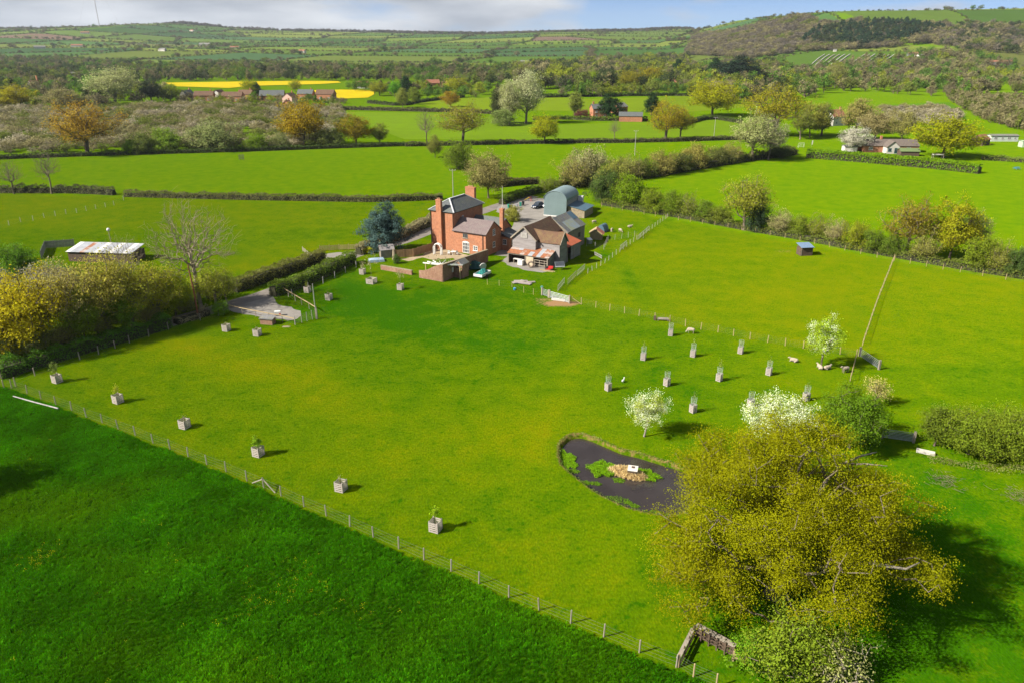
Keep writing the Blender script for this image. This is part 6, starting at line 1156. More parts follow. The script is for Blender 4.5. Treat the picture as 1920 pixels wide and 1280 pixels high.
def sapling(x, y, h, spread, n, col, desc, seed, stem=.03):
    t = thing('sapling', desc, 'sapling', (x, y, 0), 0, 'young trees in guards'); r = np.random.default_rng(seed); att = crown_points(26, r, (0, 0, h*.72), (spread, spread, h*.3), seed, .3, .4)
    segs, *_ = skeleton(att, [(0, 0, 0), (.02, 0, h*.25), (0, .02, h*.5)], r, .2, .006, .42, .4, .25); link('stem', tubes_np('stem', segs, TWIG, 4), t)
    if n: cl = np.repeat(np.arange(26), n); P = att[cl] + r.normal(0, .11, (len(cl), 3)); link('leaves', cards_mesh('leaves', P, .09, r.random(len(cl)), r), t, color=col)
LG = [(108,716,GA,'in the shaded far left corner of the paddock',20,2.9,.55,22,(.12,.14,.03,1),'leafy green sapling in the far left corner'),(222,754,GA,'second along the front from the left, beside a yellow-green sapling',24,2.6,.4,10,(.26,.25,.02,1),'yellow-green sapling second along the front'),(347,801,GA,'third along the front fence, nearly empty',15,1.8,.3,2,OLIVE,'thin twig of a sapling third along the front'),(485,853,GA,'fourth along the front fence, below a round leafy sapling',18,2.3,.48,44,(.15,.22,.012,1),'round bright leafy sapling fourth along the front'),(640,918,GA,'fifth along the front fence',12,1.9,.3,2,OLIVE,'bare thin sapling fifth along the front'),(817,993,GA,'nearest the camera in the middle of the front',16,2.7,.35,14,(.2,.26,.01,1),'upright fresh green sapling nearest the camera'),
 (425,620,GA,'left of the brick-red kennel by the gravel enclosure',8,1.5,.25,2,OLIVE,'short twig sapling left of the kennel'),(483,629,GA,'just below the gravel enclosure',8,1.5,.25,2,OLIVE,'short twig sapling below the gravel enclosure'),(751,543,GA,'below the low brick garden wall, pale grey',10,4.2,.9,16,(.24,.2,.1,1),'pale young fruit tree below the low garden wall'),(697,531,GC,'wide and tan, around the bushy fruit tree',15,5.6,2.0,14,(.27,.22,.13,1),'bushy pale budding fruit tree near the garden'),(617,562,GA,'right of the tall white pole',10,1.6,.25,3,OLIVE,'short sapling right of the white pole'),(577,548,GA,'against the green lane hedge',10,2.2,.4,8,OLIVE,'small sapling against the lane hedge'),(680,514,GA,'behind the bushy fruit tree by the hedge end',10,2.4,.5,8,(.24,.2,.1,1),'sapling behind the bushy fruit tree')]
for i, (a, b, k, d, rz, h, sp, n, col, sd_) in enumerate(LG): x, y = guard(a, b, k, d, rz, 'crate tree guards'); sapling(x, y, h, sp, n, col, sd_, 200+i)
RG = [(1257,629,'nearest the stock fence beside the feed trough'),(1206,674,'alone left of centre in the upper row'),(1299,668,'below the grazing sheep'),(1388,662,'at the right end of the upper row'),(1441,702,'left of the lone lying sheep'),(1348,713,'in the middle of the guard group'),(1250,722,'above the small blossom tree'),(1140,731,'leftmost of the group by the white duck'),(1299,772,'right of the small blossom tree'),(1407,762,'just above the white blossoming tree'),(1511,750,'behind the white blossoming tree')]
for i, (a, b, d) in enumerate(RG): x, y = guard(a, b, GB, 'with wire sleeve ' + d, 10+i*7, 'wire-topped tree guards'); sapling(x, y, 2.2+.5*(i % 3), .3, 3 if i % 2 else 1, (.2, .22, .03, 1), 'thin sapling in the guard ' + d, 300+i)

# ------------------------------------------------------------------ sheep and duck
def sheep_mesh(kind):
    bm = bmesh.new()
    def ball(c, s, sub=2): q = bmesh.ops.create_icosphere(bm, subdivisions=sub, radius=1); bmesh.ops.scale(bm, vec=s, verts=q['verts']); bmesh.ops.translate(bm, vec=c, verts=q['verts'])
    def limb(p, q, r0, r1):
        a = Vector(p); b = Vector(q); d = b - a; z = bmesh.ops.create_cone(bm, cap_ends=True, segments=8, radius1=r0, radius2=r1, depth=d.length); mt = Matrix.Translation((a+b)/2) @ d.to_track_quat('Z', 'Y').to_matrix().to_4x4(); bmesh.ops.transform(bm, matrix=mt, verts=z['verts'])
    lie = kind == 'lie'; zb = .36 if lie else .68
    ball((0, 0, zb), (.52, .27, .30)); ball((.32, 0, zb+.02), (.27, .24, .27)); ball((-.36, 0, zb-.01), (.26, .26, .27)); limb((-.58, 0, zb+.08), (-.66, 0, zb-.12), .05, .03)
    hd = {'graze': (.72, .06, .28), 'stand': (.72, 0, 1.0), 'lie': (.66, .08, .62)}[kind]; limb((.42, 0, zb+.1), (hd[0]-.06, hd[1], hd[2]+.02), .16, .1); dr_ = {'graze': (.10, 0, -.16), 'stand': (.2, 0, -.07), 'lie': (.2, .03, -.05)}[kind]
    limb(hd, (hd[0]+dr_[0], hd[1]+dr_[1], hd[2]+dr_[2]), .11, .065); ball((hd[0]-.02, hd[1], hd[2]+.02), (.12, .1, .11))
    for s in (-1, 1): limb((hd[0]-.03, hd[1]+s*.08, hd[2]+.06), (hd[0]-.06, hd[1]+s*.22, hd[2]+.04), .04, .015)
    if not lie:
        for sx in (.33, .40): pass
        for lx, ly in ((.34, .15), (.30, -.15), (-.38, .15), (-.34, -.15)): f = lx > 0; kx = lx + (.03 if f else -.06); limb((lx, ly, .55), (kx, ly, .28), .085, .05); limb((kx, ly, .29), (lx, ly, 0), .048, .04)
    else:
        for s in (-1, 1): limb((.34, s*.16, .2), (.6, s*.18, .06), .07, .045); limb((-.3, s*.22, .2), (-.08, s*.3, .06), .1, .05)
    me = bpy.data.meshes.new('sheep'); bm.to_mesh(me); bm.free(); o = bpy.data.objects.new('tmp_sheep', me); C.objects.link(o); md = o.modifiers.new('r', 'REMESH'); md.mode = 'VOXEL'; md.voxel_size = .045; md.use_smooth_shade = True; s_ = o.modifiers.new('s', 'SMOOTH'); s_.iterations = 3
    dg = bpy.context.evaluated_depsgraph_get(); out = bpy.data.meshes.new_from_object(o.evaluated_get(dg)); out.materials.clear(); out.materials.append(WOOL); bpy.data.objects.remove(o); return out
SHM = {k: sheep_mesh(k) for k in ('graze', 'stand', 'lie')}
for px, py, k, rz, lb in [(1295,625,'graze',160,'cream sheep grazing by the stock fence'),(1488,678,'lie',150,'cream sheep lying in the open grass left of the blossoming tree'),(1537,691,'lie',100,'sheep lying against the blossoming tree trunk'),(1551,692,'lie',20,'sheep lying just right of the tree trunk'),(1584,698,'stand',200,'shaded sheep standing by the short fence'),(1114,420,'graze',20,'sheep grazing close to the stone barn corner'),(1147,435,'graze',250,'cream sheep grazing left one of the paddock pair'),(1163,436,'graze',300,'cream sheep grazing right one of the paddock pair'),(1181,427,'lie',10,'cream sheep resting in the upper barn paddock')]:
    x, y = G(px, py); tag(link('sheep', SHM[k], None, (x, y, 0), (0, 0, R(rz)), (.98, .98, .98)), lb, 'sheep', 'sheep')
x, y = G(1168, 716); bm = bmesh.new(); q = bmesh.ops.create_icosphere(bm, subdivisions=2, radius=1); bmesh.ops.scale(bm, vec=(.3, .15, .16), verts=q['verts']); bmesh.ops.translate(bm, vec=(0, 0, .26), verts=q['verts']); q = bmesh.ops.create_icosphere(bm, subdivisions=2, radius=.085); bmesh.ops.translate(bm, vec=(.34, 0, .56), verts=q['verts']); q = bmesh.ops.create_cone(bm, cap_ends=True, segments=8, radius1=.09, radius2=.06, depth=.34); bmesh.ops.transform(bm, matrix=Matrix.Translation((.28, 0, .42)) @ Matrix.Rotation(.4, 4, 'Y'), verts=q['verts']); q = bmesh.ops.create_cone(bm, cap_ends=True, segments=6, radius1=.05, radius2=.02, depth=.14); bmesh.ops.transform(bm, matrix=Matrix.Translation((.45, 0, .54)) @ Matrix.Rotation(1.57, 4, 'Y'), verts=q['verts'])
for s in (-.06, .06): q = bmesh.ops.create_cone(bm, cap_ends=True, segments=6, radius1=.02, radius2=.02, depth=.16); bmesh.ops.translate(bm, vec=(0, s, .07), verts=q['verts'])
me = bpy.data.meshes.new('duck'); bm.to_mesh(me); bm.free(); me.materials.append(WHITE); me.shade_smooth(); tag(link('duck', me, None, (x, y, 0), (0, 0, 1.0)), 'white duck on the grass right of the leftmost guard', 'duck')

# ------------------------------------------------------------------ pond plants, island and duck house
def weed(px, py, rx, ry, rot, n, label, h=.14, col=(.13, .22, .006, 1), leaf=.085):
    x, y = G(px, py, -.5); r = np.random.default_rng(px*7 + py); t = thing('pond_weed', label, 'pond plant', (x, y, -.5)); a = r.random(n)*6.28; q = np.sqrt(r.random(n)) * (1 + .16*np.sin(a*5) + .1*np.sin(a*9+1)); P = np.stack([q*np.cos(a)*rx, q*np.sin(a)*ry, h*r.random(n) + .01], 1); c, s = math.cos(rot), math.sin(rot); P = np.stack([P[:, 0]*c - P[:, 1]*s, P[:, 0]*s + P[:, 1]*c, P[:, 2]], 1); ok = np.array([inside(POND, np.array([x+p[0]]), np.array([y+p[1]]))[0] for p in P]); P = P[ok]
    link('leaves', cards_mesh('weed', P, leaf, r.random(len(P)), r, up=2.0), t, color=col); return t
weed(1063, 862, 1.0, 1.9, .2, 3600, 'bright green weed mat at the left bank of the pond'); weed(1130, 880, 1.5, 1.5, 0, 5200, 'large bright green mat left of the reed island', .3); weed(1208, 890, 1.7, 1.0, -.5, 3600, 'green mat right of the duck house', .22)
for a, b, rx_, ry_, lb in ((1076, 883, .6, .4, 'small weed patch below the left bank mat'), (1098, 905, .5, .4, 'small weed patch on the lower left bank'), (1117, 906, .6, .35, 'oval weed patch floating below the island'), (1157, 936, 1.2, .6, 'weed strip along the lower bank'), (1178, 942, .4, .3, 'tiny weed disc beside the lower strip'), (1190, 948, .5, .3, 'tiny weed disc right of the lower strip'), (1160, 900, .6, .5, 'dark weed patch in front of the reed mound'), (1232, 962, 1.2, .5, 'dark weed fringe near the oak'), (1256, 869, .8, .4, 'weed patch under the far bank')): weed(a, b, rx_, ry_, -.3, 420, lb, .08, (.095, .16, .01, 1), .08)
x, y = G(1176, 889, -.5); isl = thing('reed_island', 'tan reed mound island in the middle of the pond', 'island', (x, y, -.5), R(-25)); r = np.random.default_rng(5); n = 1700; a = r.random(n)*6.28; q = np.sqrt(r.random(n)); P = np.stack([q*np.cos(a)*2.2, q*np.sin(a)*.95, (1-q**2)*.75 + r.random(n)*.15], 1)
link('reeds', cards_mesh('reeds', P, .1, r.random(n), r, aspect=5, up=-.2), isl, color=(.42, .29, .15, 1)); mb = MB(); nn = 14; ring = [(2.1*math.cos(6.283*i/nn), .9*math.sin(6.283*i/nn), -.2) for i in range(nn)]; ring2 = [(1.3*math.cos(6.283*i/nn), .5*math.sin(6.283*i/nn), .5) for i in range(nn)]; mb.add(ring + ring2, [(i, (i+1) % nn, nn+(i+1) % nn, nn+i) for i in range(nn)] + [tuple(range(nn, 2*nn))]); mb.build('mound', REED, isl)
x, y = G(1186, 888, -.2); dh = thing('duck_house', 'small white-roofed duck house on the reed island', 'duck house', (x, y, 0), R(-15)); MB().box(-.45, .45, -.35, .35, 0, .42).build('wall', WOOD_DARK, dh); MB().slab([(-.52, -.45, .44), (.52, -.45, .44), (.52, .42, .62), (-.52, .42, .62)], .05).build('roof', CREAM, dh); MB().box(-.15, .15, .0, .25, .52, .63).build('patch', WOOD_DARK, dh)
r = np.random.default_rng(9); pp = np.array(wobble(POND, 0, .25)); n = len(pp); P = []; 
for p in pp:
    for _ in range(7): P.append((p[0] + r.normal(0, .12), p[1] + r.normal(0, .12), -.02 + r.normal(0, .06)))
P = np.array(P); P[:, 2] = np.minimum(P[:, 2], .1); o = link('bank_grass', cards_mesh('bank_grass', P, .1, r.random(len(P)), r, aspect=2.2, up=0), None, color=(.12, .14, .03, 1)); tag(o, 'dry grass fringe overhanging the pond bank', None, kind='stuff')

# ------------------------------------------------------------------ poles, posts, mast
def pole(px, py, top, label, bars=1, r0=.14, m=None, bw=1.8):
    x, y = G(px, py); h = height_at(px, py, top); t = thing('telegraph_pole', label, 'pole', (x, y, 0)); MB().tube([(0, 0, 0), (0, 0, h)], [r0, r0*.7], 8).build('shaft', m or WOOD_GREY, t)
    for k in range(bars): MB().box(-bw/2, bw/2, -.06, .06, h-.3-k*.5, h-.18-k*.5).build('crossarm', m or WOOD_GREY, t)
    for s in (-.8, 0, .8): MB().tube([(s*bw/1.8, 0, h-.18), (s*bw/1.8, 0, h+.06)], .05, 6).build('insulator', WHITE, t)
pole(850, 376, 318, 'telegraph pole behind the farmhouse roof'); pole(1338, 262, 220, 'telegraph pole in the green field below the bright oak'); pole(1190, 292, 245, 'telegraph pole behind the upper hedge')
x, y = G(594, 598); t = thing('white_pole', 'tall leaning white pole at the corner of the enclosure', 'pole', (x, y, 0)); MB().tube([(0, 0, 0), (-.1, 0, 3), (-.12, 0, 6)], [.09, .08, .06], 8).build('shaft', WOOD_GREY, t); MB().box(-.15, .15, -.15, .15, 0, 1.7).build('base_post', WOOD, t)
x, y = G(372, 596); t = thing('rusty_pole', 'rusty red-brown pole standing at the right of the belt', 'pole', (x, y, 0)); MB().tube([(0, 0, 0), (-.05, 0, 5), (-.3, 0, 9)], [.16, .14, .1], 7).build('shaft', M('red_bark', (.25, .09, .045), (.16, .06, .03)), t)
x, y = GT(187, 52); z = float(terr(x, y)); t = thing('radio_mast', 'thin tall guyed radio mast on the left skyline', 'mast', (x, y, z)); MB().tube([(0, 0, 0), (0, 0, 260)], 1.1, 4).build('lattice', M('mast_steel', (.3, .25, .25), (.25, .2, .2)), t)
for k in range(3): MB().tube([(0, 0, 200), (90*math.cos(k*2.09), 90*math.sin(k*2.09), 0)], .15, 3).build('guy_wire', WIRE, t)

# ------------------------------------------------------------------ farmyard things
def car(px, py, rz, paint, label):
    x, y = G(px, py); t = thing('parked_car', label, 'car', (x, y, 0), R(rz), 'cars in the farmyard')
    st = [(-2.1, .35, .62, .78, .80), (-2.0, .3, .92, .82, .86), (-1.5, .28, .98, .84, .9), (-.2, .28, .96, .84, .9), (1.0, .28, .92, .84, .88), (1.7, .3, .86, .82, .84), (2.1, .34, .62, .74, .78)]; vs = []
    for X_, z0, z1, w0, w1 in st: vs += [(X_, -w0, z0), (X_, -w1, (z0+z1)/2), (X_, -w1*.94, z1), (X_, w1*.94, z1), (X_, w1, (z0+z1)/2), (X_, w0, z0)]
    n = len(st); MB().add(vs, [(i*6+k, i*6+(k+1) % 6, (i+1)*6+(k+1) % 6, (i+1)*6+k) for i in range(n-1) for k in range(6)] + [tuple(range(6)), tuple((n-1)*6+k for k in reversed(range(6)))]).build('body', paint, t, True)
    cab = [(-1.85, .92, .8), (-1.35, 1.5, .66), (.1, 1.52, .66), (.95, .95, .78)]; vs = [(X_, s*w, z) for X_, z, w in cab for s in (-1, 1)]; MB().add(vs, [(0, 1, 3, 2), (2, 3, 5, 4), (4, 5, 7, 6), (0, 2, 4, 6), (1, 3, 5, 7)]).build('glasshouse', GLASS, t); MB().slab([(-1.4, -.64, 1.56), (.12, -.64, 1.57), (.12, .64, 1.57), (-1.4, .64, 1.56)], .06).build('roof_panel', paint, t)
    for sx in (-1.3, 1.3):
        for sy in (-.8, .8): wh = MB().tube([(sx, sy-.11, .33), (sx, sy+.11, .33)], .33, 14).build('wheel', BLACK, t); MB().tube([(sx, sy-.12, .33), (sx, sy+.12, .33)], .19, 10).build('rim', STEEL, wh)
    for sy in (-.6, .6): MB().box(2.0, 2.12, sy-.17, sy+.17, .62, .76).build('headlight', WHITE, t)
    MB().box(2.09, 2.13, -.26, .26, .42, .53).build('number_plate', WHITE, t)
PAINT_D = M('dark_blue_paint', (.02, .03, .055), (.018, .025, .045), rough=.2, spec=.6); PAINT_S = M('silver_paint', (.55, .56, .58), (.5, .5, .52), rough=.25, spec=.6, metal=.3)
car(1008, 390, 235, PAINT_D, 'dark blue car parked in the farmyard beside the dutch barn'); car(1026, 388, 240, PAINT_S, 'silver car mostly hidden behind the dutch barn')
for i, (a, b, m_, lb) in enumerate([(954,391,GREEN_PL,'green wheelie bin leftmost in the yard'),(959,392,BLACK,'black wheelie bin second in the yard'),(964,393,WOOD_GREY,'grey wheelie bin in the middle of the yard row'),(969,390,M('grey_bin', (.3,.3,.33)),'dark grey wheelie bin fourth in the row'),(976,387,GREEN_PL,'green wheelie bin near the hedge'),(981,385,BLACK,'black wheelie bin at the right end of the row')]):
    x, y = G(a, b); t = thing('wheelie_bin', lb, 'bin', (x, y, 0), R(30+i*13), 'bins in the farmyard'); MB().add([(-.22, -.25, .05), (.22, -.25, .05), (.22, .25, .05), (-.22, .25, .05), (-.29, -.33, 1), (.29, -.33, 1), (.29, .33, 1), (-.29, .33, 1)], [(0,3,2,1), (4,5,6,7), (0,1,5,4), (1,2,6,5), (2,3,7,6), (3,0,4,7)]).build('body', m_, t); MB().slab([(-.32, -.36, 1.03), (.32, -.36, 1.03), (.32, .38, 1.1), (-.32, .38, 1.1)], .05).build('lid', m_, t)
    for s in (-.2, .2): MB().tube([(s-.03, .3, .1), (s+.03, .3, .1)], .1, 8).build('wheel', BLACK, t)
x, y = G(994, 378); t = thing('yellow_slide', 'yellow plastic slide at the yard hedge', 'slide', (x, y, 0), R(50)); MB().slab([(-.3, 0, 1.3), (.3, 0, 1.3), (.3, 2.0, .2), (-.3, 2.0, .2)], .06).build('chute', YELLOW, t)
for s in (-.3, .3): MB().bar((s, 0, 1.35), (s, -.5, 0), .06).build('leg', RED_PAINT, t)
x, y = G(897, 523); t = thing('flatbed_trailer', 'pale sided farm trailer heaped with a green tarpaulin', 'trailer', (x, y, 0), FA + R(92)); MB().box(-.2, 3.2, -.9, .9, .5, .58).build('bed', WOOD_DARK, t)
for bxs in ((-.2, 3.2, -.95, -.9), (-.2, 3.2, .9, .95), (-.25, -.2, -.95, .95), (3.2, 3.25, -.95, .95)): MB().box(*bxs, .45, .95).build('side_board', WHITE, t)
r = np.random.default_rng(3); mb = MB(); gn = 9; mb.add([(-.1 + 3.2*i/(gn-1), -.85 + 1.7*j/(gn-1), .75 + (.75*math.exp(-((i-5)**2/5+(j-4)**2/7)) + r.random()*.22 if 0 < i < gn-1 and 0 < j < gn-1 else 0)) for i in range(gn) for j in range(gn)], [(i*gn+j, (i+1)*gn+j, (i+1)*gn+j+1, i*gn+j+1) for i in range(gn-1) for j in range(gn-1)]); mb.build('tarpaulin', M('green_tarpaulin', (.03, .22, .19), (.02, .14, .13), rough=.5), t); MB().bar((3.25, 0, .5), (4.4, 0, .35), .1).build('drawbar', STEEL, t)
for s in (-1.0, 1.0): MB().tube([(1.5, s-.1, .32), (1.5, s+.1, .32)], .32, 12).build('wheel', BLACK, t)
x, y = G(890, 505); mb = MB(); r = np.random.default_rng(4); mb.add([(1.7*(q/3)*math.cos(k*.524), 1.2*(q/3)*math.sin(k*.524), 1.7*math.sqrt(1-(q/3.05)**2)*(1+r.normal(0, .06))) for q in range(4) for k in range(12)], [(q*12+k, q*12+(k+1) % 12, (q+1)*12+(k+1) % 12, (q+1)*12+k) for q in range(3) for k in range(12)]); tag(mb.build('tarped_heap', M('dark_green_tarp', (.012, .07, .06), (.01, .05, .045), rough=.5), loc=(x, y, 0)), 'dark green tarped heap against the garden wall', 'heap')
x, y = G(905, 506); tag(MB().tube([(0, -.06, .75), (0, .06, .75)], [.72, .72], 20).build('round_tabletop', WHITE, loc=(x, y, .02), rot=(R(15), 0, R(25))), 'round white tabletop leaning behind the trailer', 'tabletop')
bl = lambda a, b: loc(B0, a, b)
def tyre(x, y, rz, label):
    mb = MB(); n, k = 20, 8; vs = []
    for i in range(n):
        t = 6.283*i/n
        for j in range(k): u = 6.283*j/k; rr = .52 + .2*math.cos(u); vs.append((rr*math.cos(t), .2*math.sin(u), .72 + rr*math.sin(t)))
    mb.add(vs, [(i*k+j, ((i+1) % n)*k+j, ((i+1) % n)*k+(j+1) % k, i*k+(j+1) % k) for i in range(n) for j in range(k)]); tag(mb.build('tractor_tyre', M('dusty_rubber', (.32, .24, .18), (.12, .1, .08), sc=2), loc=(x, y, 0), rot=(0, 0, rz), smooth_=True), label, 'tyre')
tyre(*bl(5.0, -1.1), FA + R(20), 'big dusty tractor tyre leaning by the lean-to')
x, y = bl(2.4, -.5); t = thing('white_tank', 'white plastic tank under the lean-to', 'tank', (x, y, 0), FA); MB().box(-.55, .55, -.5, .5, .12, 1.1).build('tank', WHITE, t); MB().box(-.6, .6, -.55, .55, 0, .1).build('pallet', WOOD, t); MB().tube([(0, 0, 1.1), (0, 0, 1.18)], .12, 8).build('cap', BLACK, t)
x, y = bl(1.0, .6); t = thing('workbench', 'pale workbench inside the lean-to', 'bench', (x, y, 0), FA); MB().box(-.9, .9, -.35, .35, .8, .88).build('top', WHITE, t)
for s in (-.8, .8): MB().box(s-.05, s+.05, -.3, .3, 0, .8).build('leg', WOOD, t)
x, y = bl(8.9, -.6); t = thing('garden_mower', 'red ride-on mower beside the lean-to', 'mower', (x, y, 0), FA + R(10)); MB().box(-.1, .8, -.3, .3, .35, .75).build('bonnet', RED_PAINT, t); MB().box(-.7, -.3, -.28, .28, .45, .55).box(-.78, -.68, -.28, .28, .5, .95).build('seat', BLACK, t); MB().box(-.6, .4, -.5, .5, .15, .3).build('deck', RED_PAINT, t); MB().tube([(0, 0, .7), (-.2, 0, .98)], .03, 6).build('steering_column', BLACK, t)
for sx, rr in ((-.5, .26), (.6, .19)):
    for s in (-.4, .4): MB().tube([(sx, s-.08, rr), (sx, s+.08, rr)], rr, 12).build('wheel', BLACK, t)
for i, (a, b, L_, rz, lb) in enumerate([(8.6, -1.3, 2.6, 10, 'long tan plank on the ground by the mower'), (9.6, -1.1, 1.9, -12, 'short tan plank by the mower'), (9.2, -1.8, 2.2, 3, 'tan plank lying nearest the grass by the mower')]): x, y = bl(a, b); tag(MB().box(-L_/2, L_/2, -.12, .12, .01, .09).build('loose_plank', WOOD_NEW, loc=(x, y, 0), rot=(0, 0, FA + R(rz))), lb, 'plank')
x, y = bl(10.6, .6); t = thing('tilted_panel', 'dark tilted solar panel on a stand beside the barn wing', 'solar panel', (x, y, 0), FA + R(35)); MB().slab([(-.9, -.5, .7), (.9, -.5, .7), (.9, .4, 1.5), (-.9, .4, 1.5)], .05).build('panel', GLASS, t); MB().slab([(-.96, -.56, .66), (.96, -.56, .66), (.96, .46, 1.5), (-.96, .46, 1.5)], .03).build('frame', STEEL, t)
for s in (-.7, .7): MB().bar((s, .35, 1.4), (s, .5, 0), .06).build('leg', STEEL, t)
x, y = G(978, 531); t = thing('slab_pile', 'pile of pale concrete slabs in the rough grass', 'slabs', (x, y, 0), R(-12))
for k, (a, b, L_, W_, rz, z) in enumerate([(-.3, .6, 2.6, 1.6, 10, .02), (.5, -.4, 3.0, 1.0, -14, .14), (1.4, .5, 2.2, .5, 20, .1), (-1.0, -.3, 1.4, 1.0, 35, .12), (.1, .5, 1.2, .9, -20, .22)]): MB().box(-L_/2, L_/2, -W_/2, W_/2, 0, .12).build('slab', M('slab%d' % k, (.34, .3, .265), (.26, .22, .2)), t, loc=(a, b, z), rot=(0, 0, R(rz)))
def bucket(px, py, m_, label): x, y = G(px, py); t = thing('bucket', label, 'bucket', (x, y, 0)); MB().tube([(0, 0, 0), (0, 0, .38)], [.2, .27], 12).build('pail', m_, t); MB().tube([(-.26, 0, .36), (0, 0, .55), (.26, 0, .36)], .015, 5).build('handle', STEEL, t)
bucket(965, 544, BLUE_PL, 'blue bucket in the grass below the slab pile'); bucket(1016, 541, GREEN_PL, 'green bucket by the narrow gate')
x, y = G(1105, 457); t = thing('feed_bin', 'grey-white feed bin left of the hen house', 'feed bin', (x, y, 0), R(30)); MB().box(-.5, .5, -.4, .4, 0, .9).build('bin', STEEL, t); MB().slab([(-.55, -.5, .92), (.55, -.5, .92), (.55, .45, 1.25), (-.55, .45, 1.25)], .05).build('lid', WHITE, t)
x, y = G(503, 607); t = thing('kennel', 'low brick-red kennel with grey roof by the enclosure', 'kennel', (x, y, 0), R(-12)); MB().box(-1.1, 1.0, -.5, .7, 0, .95).build('wall', BRICK_OLD, t); MB().slab([(-1.25, -.65, .98), (1.15, -.65, .98), (1.15, .85, 1.2), (-1.25, .85, 1.2)], .06).build('roof', SLATE_GREY, t)
x, y = G(521, 592); t = thing('parcel_box', 'white and red box standing on the gravel', 'box', (x, y, 0), R(10)); MB().box(-.5, .5, -.3, .3, .45, .8).build('body', WHITE, t); MB().box(.28, .5, -.31, -.3, .1, .5).build('panel', RED_PAINT, t)
for s in (-.4, .4): MB().box(s-.05, s+.05, -.25, .25, 0, .45).build('leg', RED_PAINT, t)
x, y = G(537, 613); tag(MB().prism([(-.6, -.2), (.5, -.25), (.65, .1), (.1, .3), (-.55, .2)], .005, .09).build('flat_stone', STONE, loc=(x, y, 0)), 'flat pale stone at the corner of the railed enclosure', 'stone')
a, b = G(26, 746), G(110, 769); t = thing('fallen_pole', 'long white pole lying in the meadow by the left corner', 'pole', (*a, 0), math.atan2(b[1]-a[1], b[0]-a[0])); L_ = math.dist(a, b); MB().tube([(0, 0, .3), (L_*.5, 0, .27), (L_, 0, .3)], [.07, .085, .09], 9).build('shaft', WOOD_GREY, t); MB().tube([(L_-.02, 0, .3), (L_+.02, 0, .3)], .1, 9).build('end_cap', STEEL, t)
for a, b, s, lb in ((1768, 902, 1.3, 'low heap of brown brushwood in the grass below the trough'), (1908, 930, 1.2, 'heap of brushwood at the right frame edge'), (430, 478, 1.3, 'brown brush heap behind the great bare tree'), (1318, 1052, 1.1, 'brown leaf heap under the left side of the oak')):
    x, y = G(a, b); r = np.random.default_rng(a); t = thing('brush_heap', lb, 'heap', (x, y, 0)); sg = []
    for k in range(110): p = r.normal(0, .6*s, 3); p[2] = abs(p[2])*.35 + .03; d = r.normal(0, .4, 3); d[2] *= .2; sg.append((p, p + d, .02, .01))
    link('sticks', tubes_np('sticks', sg, TWIG, 3), t)
gx2, gy2 = G(1502, 277); t = thing('goal', 'small white football goal on the lawn', 'goal', (gx2, gy2, 0), R(15)); MB().tube([(-1.3, 0, 0), (-1.3, 0, 1.9), (1.3, 0, 1.9), (1.3, 0, 0)], .07, 6).build('frame', WHITE, t); mb = MB()
for k in range(9): mb.tube([(-1.3+2.6*k/8, 0, 1.9), (-1.3+2.6*k/8, 1, 0)], .015, 3, False)
mb.build('net', WHITE, t)
x, y = G(1521, 276); t = thing('feather_flag', 'white feather flag beside the goal', 'flag', (x, y, 0)); MB().tube([(0, 0, 0), (0, 0, 2.8)], .04, 6).build('pole', STEEL, t); MB().box(-.02, .5, -.02, .02, 1.0, 2.7).build('cloth', WHITE, t)
x, y = G(1906, 318); t = thing('picnic_table', 'blue-grey picnic table at the right edge lawn', 'table', (x, y, 0), R(20)); MB().box(-1.1, 1.1, -.4, .4, .72, .78).build('top', BLUE_PL, t)
for s in (-.75, .75): MB().box(-1.1, 1.1, s-.14, s+.14, .42, .47).build('seat', BLUE_PL, t); MB().bar((s*1.0, -.7, 0), (s*1.0, .35, .72), .08).build('leg', BLUE_PL, t); MB().bar((s*1.0, .7, 0), (s*1.0, -.35, .72), .08).build('leg', BLUE_PL, t)
x, y = G(1757, 300); t = thing('climbing_frame', 'timber climbing frame in front of the bright oak', 'climbing frame', (x, y, 0), R(-8))
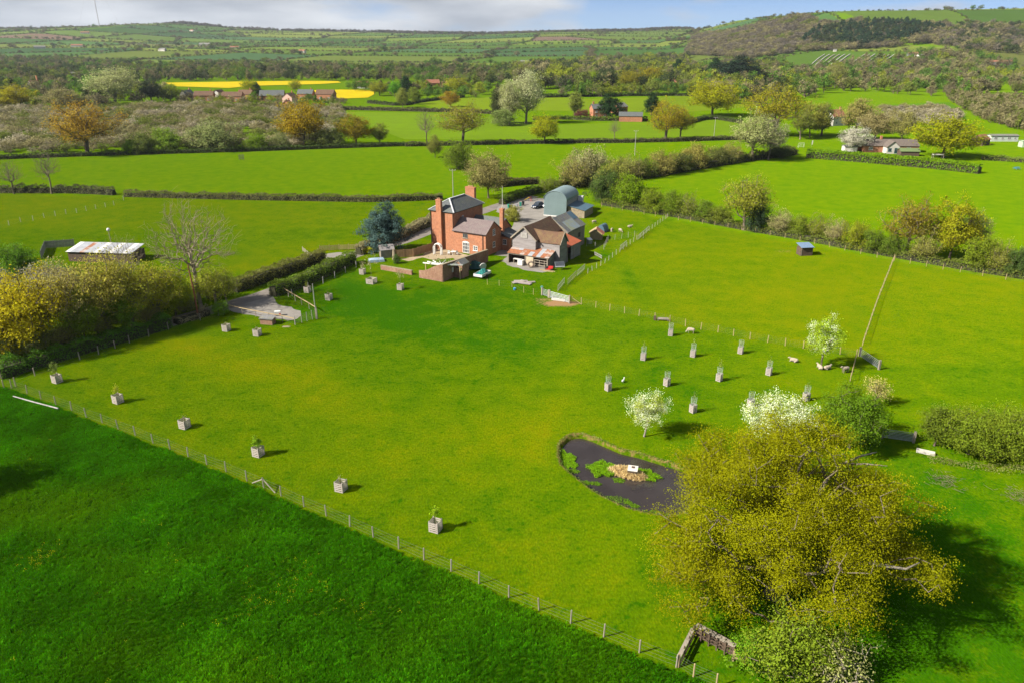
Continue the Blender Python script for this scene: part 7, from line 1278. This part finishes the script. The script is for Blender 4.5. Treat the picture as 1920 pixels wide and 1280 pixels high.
for sx in (-1.8, 1.8):
    for sy in (-.8, .8): MB().box(sx-.07, sx+.07, sy-.07, sy+.07, 0, 2.2).build('post', WOOD, t)
MB().box(-1.9, 1.9, -.9, .9, 1.9, 2.0).build('deck', WHITE, t); MB().box(-1.9, 1.9, -.9, -.85, 2.1, 2.4).build('rail', WOOD, t)
x, y = G(453, 300); t = thing('tree_guard', 'lone timber tree guard far out in the upper left field', 'tree guard', (x, y, 0), .3)
for sx in (-.8, .8):
    for sy in (-.8, .8): MB().box(sx-.07, sx+.07, sy-.07, sy+.07, 0, 2.0).build('post', WOOD, t)
for z in (.4, 1.0, 1.6):
    for s in range(4): link('rail', shared('lone_rail', lambda: MB().box(-.85, .85, -.03, .03, 0, .14).mesh('rail', WOOD)), t, (math.sin(s*math.pi/2)*.88, -math.cos(s*math.pi/2)*.88, z), (0, 0, s*math.pi/2))
# orchard rows under white fleece on the hillside
x, y = GT(1600, 112); ob = thing('fleece_rows', 'white fleece-covered orchard rows on the hillside', 'crop rows', (x, y, 0))
for i in range(13):
    px = 1520 + i*9.5 + (18 if i > 5 else 0); a = GT(px, 124 - i*.3); b = GT(px + 26, 104); mb = MB(); pr = []; n = 6
    for k in range(n+1): q = (a[0]+(b[0]-a[0])*k/n, a[1]+(b[1]-a[1])*k/n); pr.append((q[0]-x, q[1]-y, float(terr(*q)) + 1.2))
    mb.tube(pr, [.8]*(n+1), 6).build('row_cover', CREAM if i % 4 < 2 else M('pink_row%d' % i, (.5, .42, .36)), ob)

# ------------------------------------------------------------------ the air: thin haze round everything
hm = bpy.data.materials.new('haze'); tt = nodes(hm); ho = tt.nodes.new('ShaderNodeOutputMaterial'); hv = tt.nodes.new('ShaderNodeVolumePrincipled')
hv.inputs['Color'].default_value = (.78, .87, 1, 1); hv.inputs['Density'].default_value = HAZE_D; hv.inputs['Anisotropy'].default_value = .2; tt.links.new(hv.outputs[0], ho.inputs['Volume'])
tag(MB().box(-11000, 11000, -350, 11500, -8, 420).build('haze', hm), 'thin pale blue haze over the valley', None, kind='stuff')
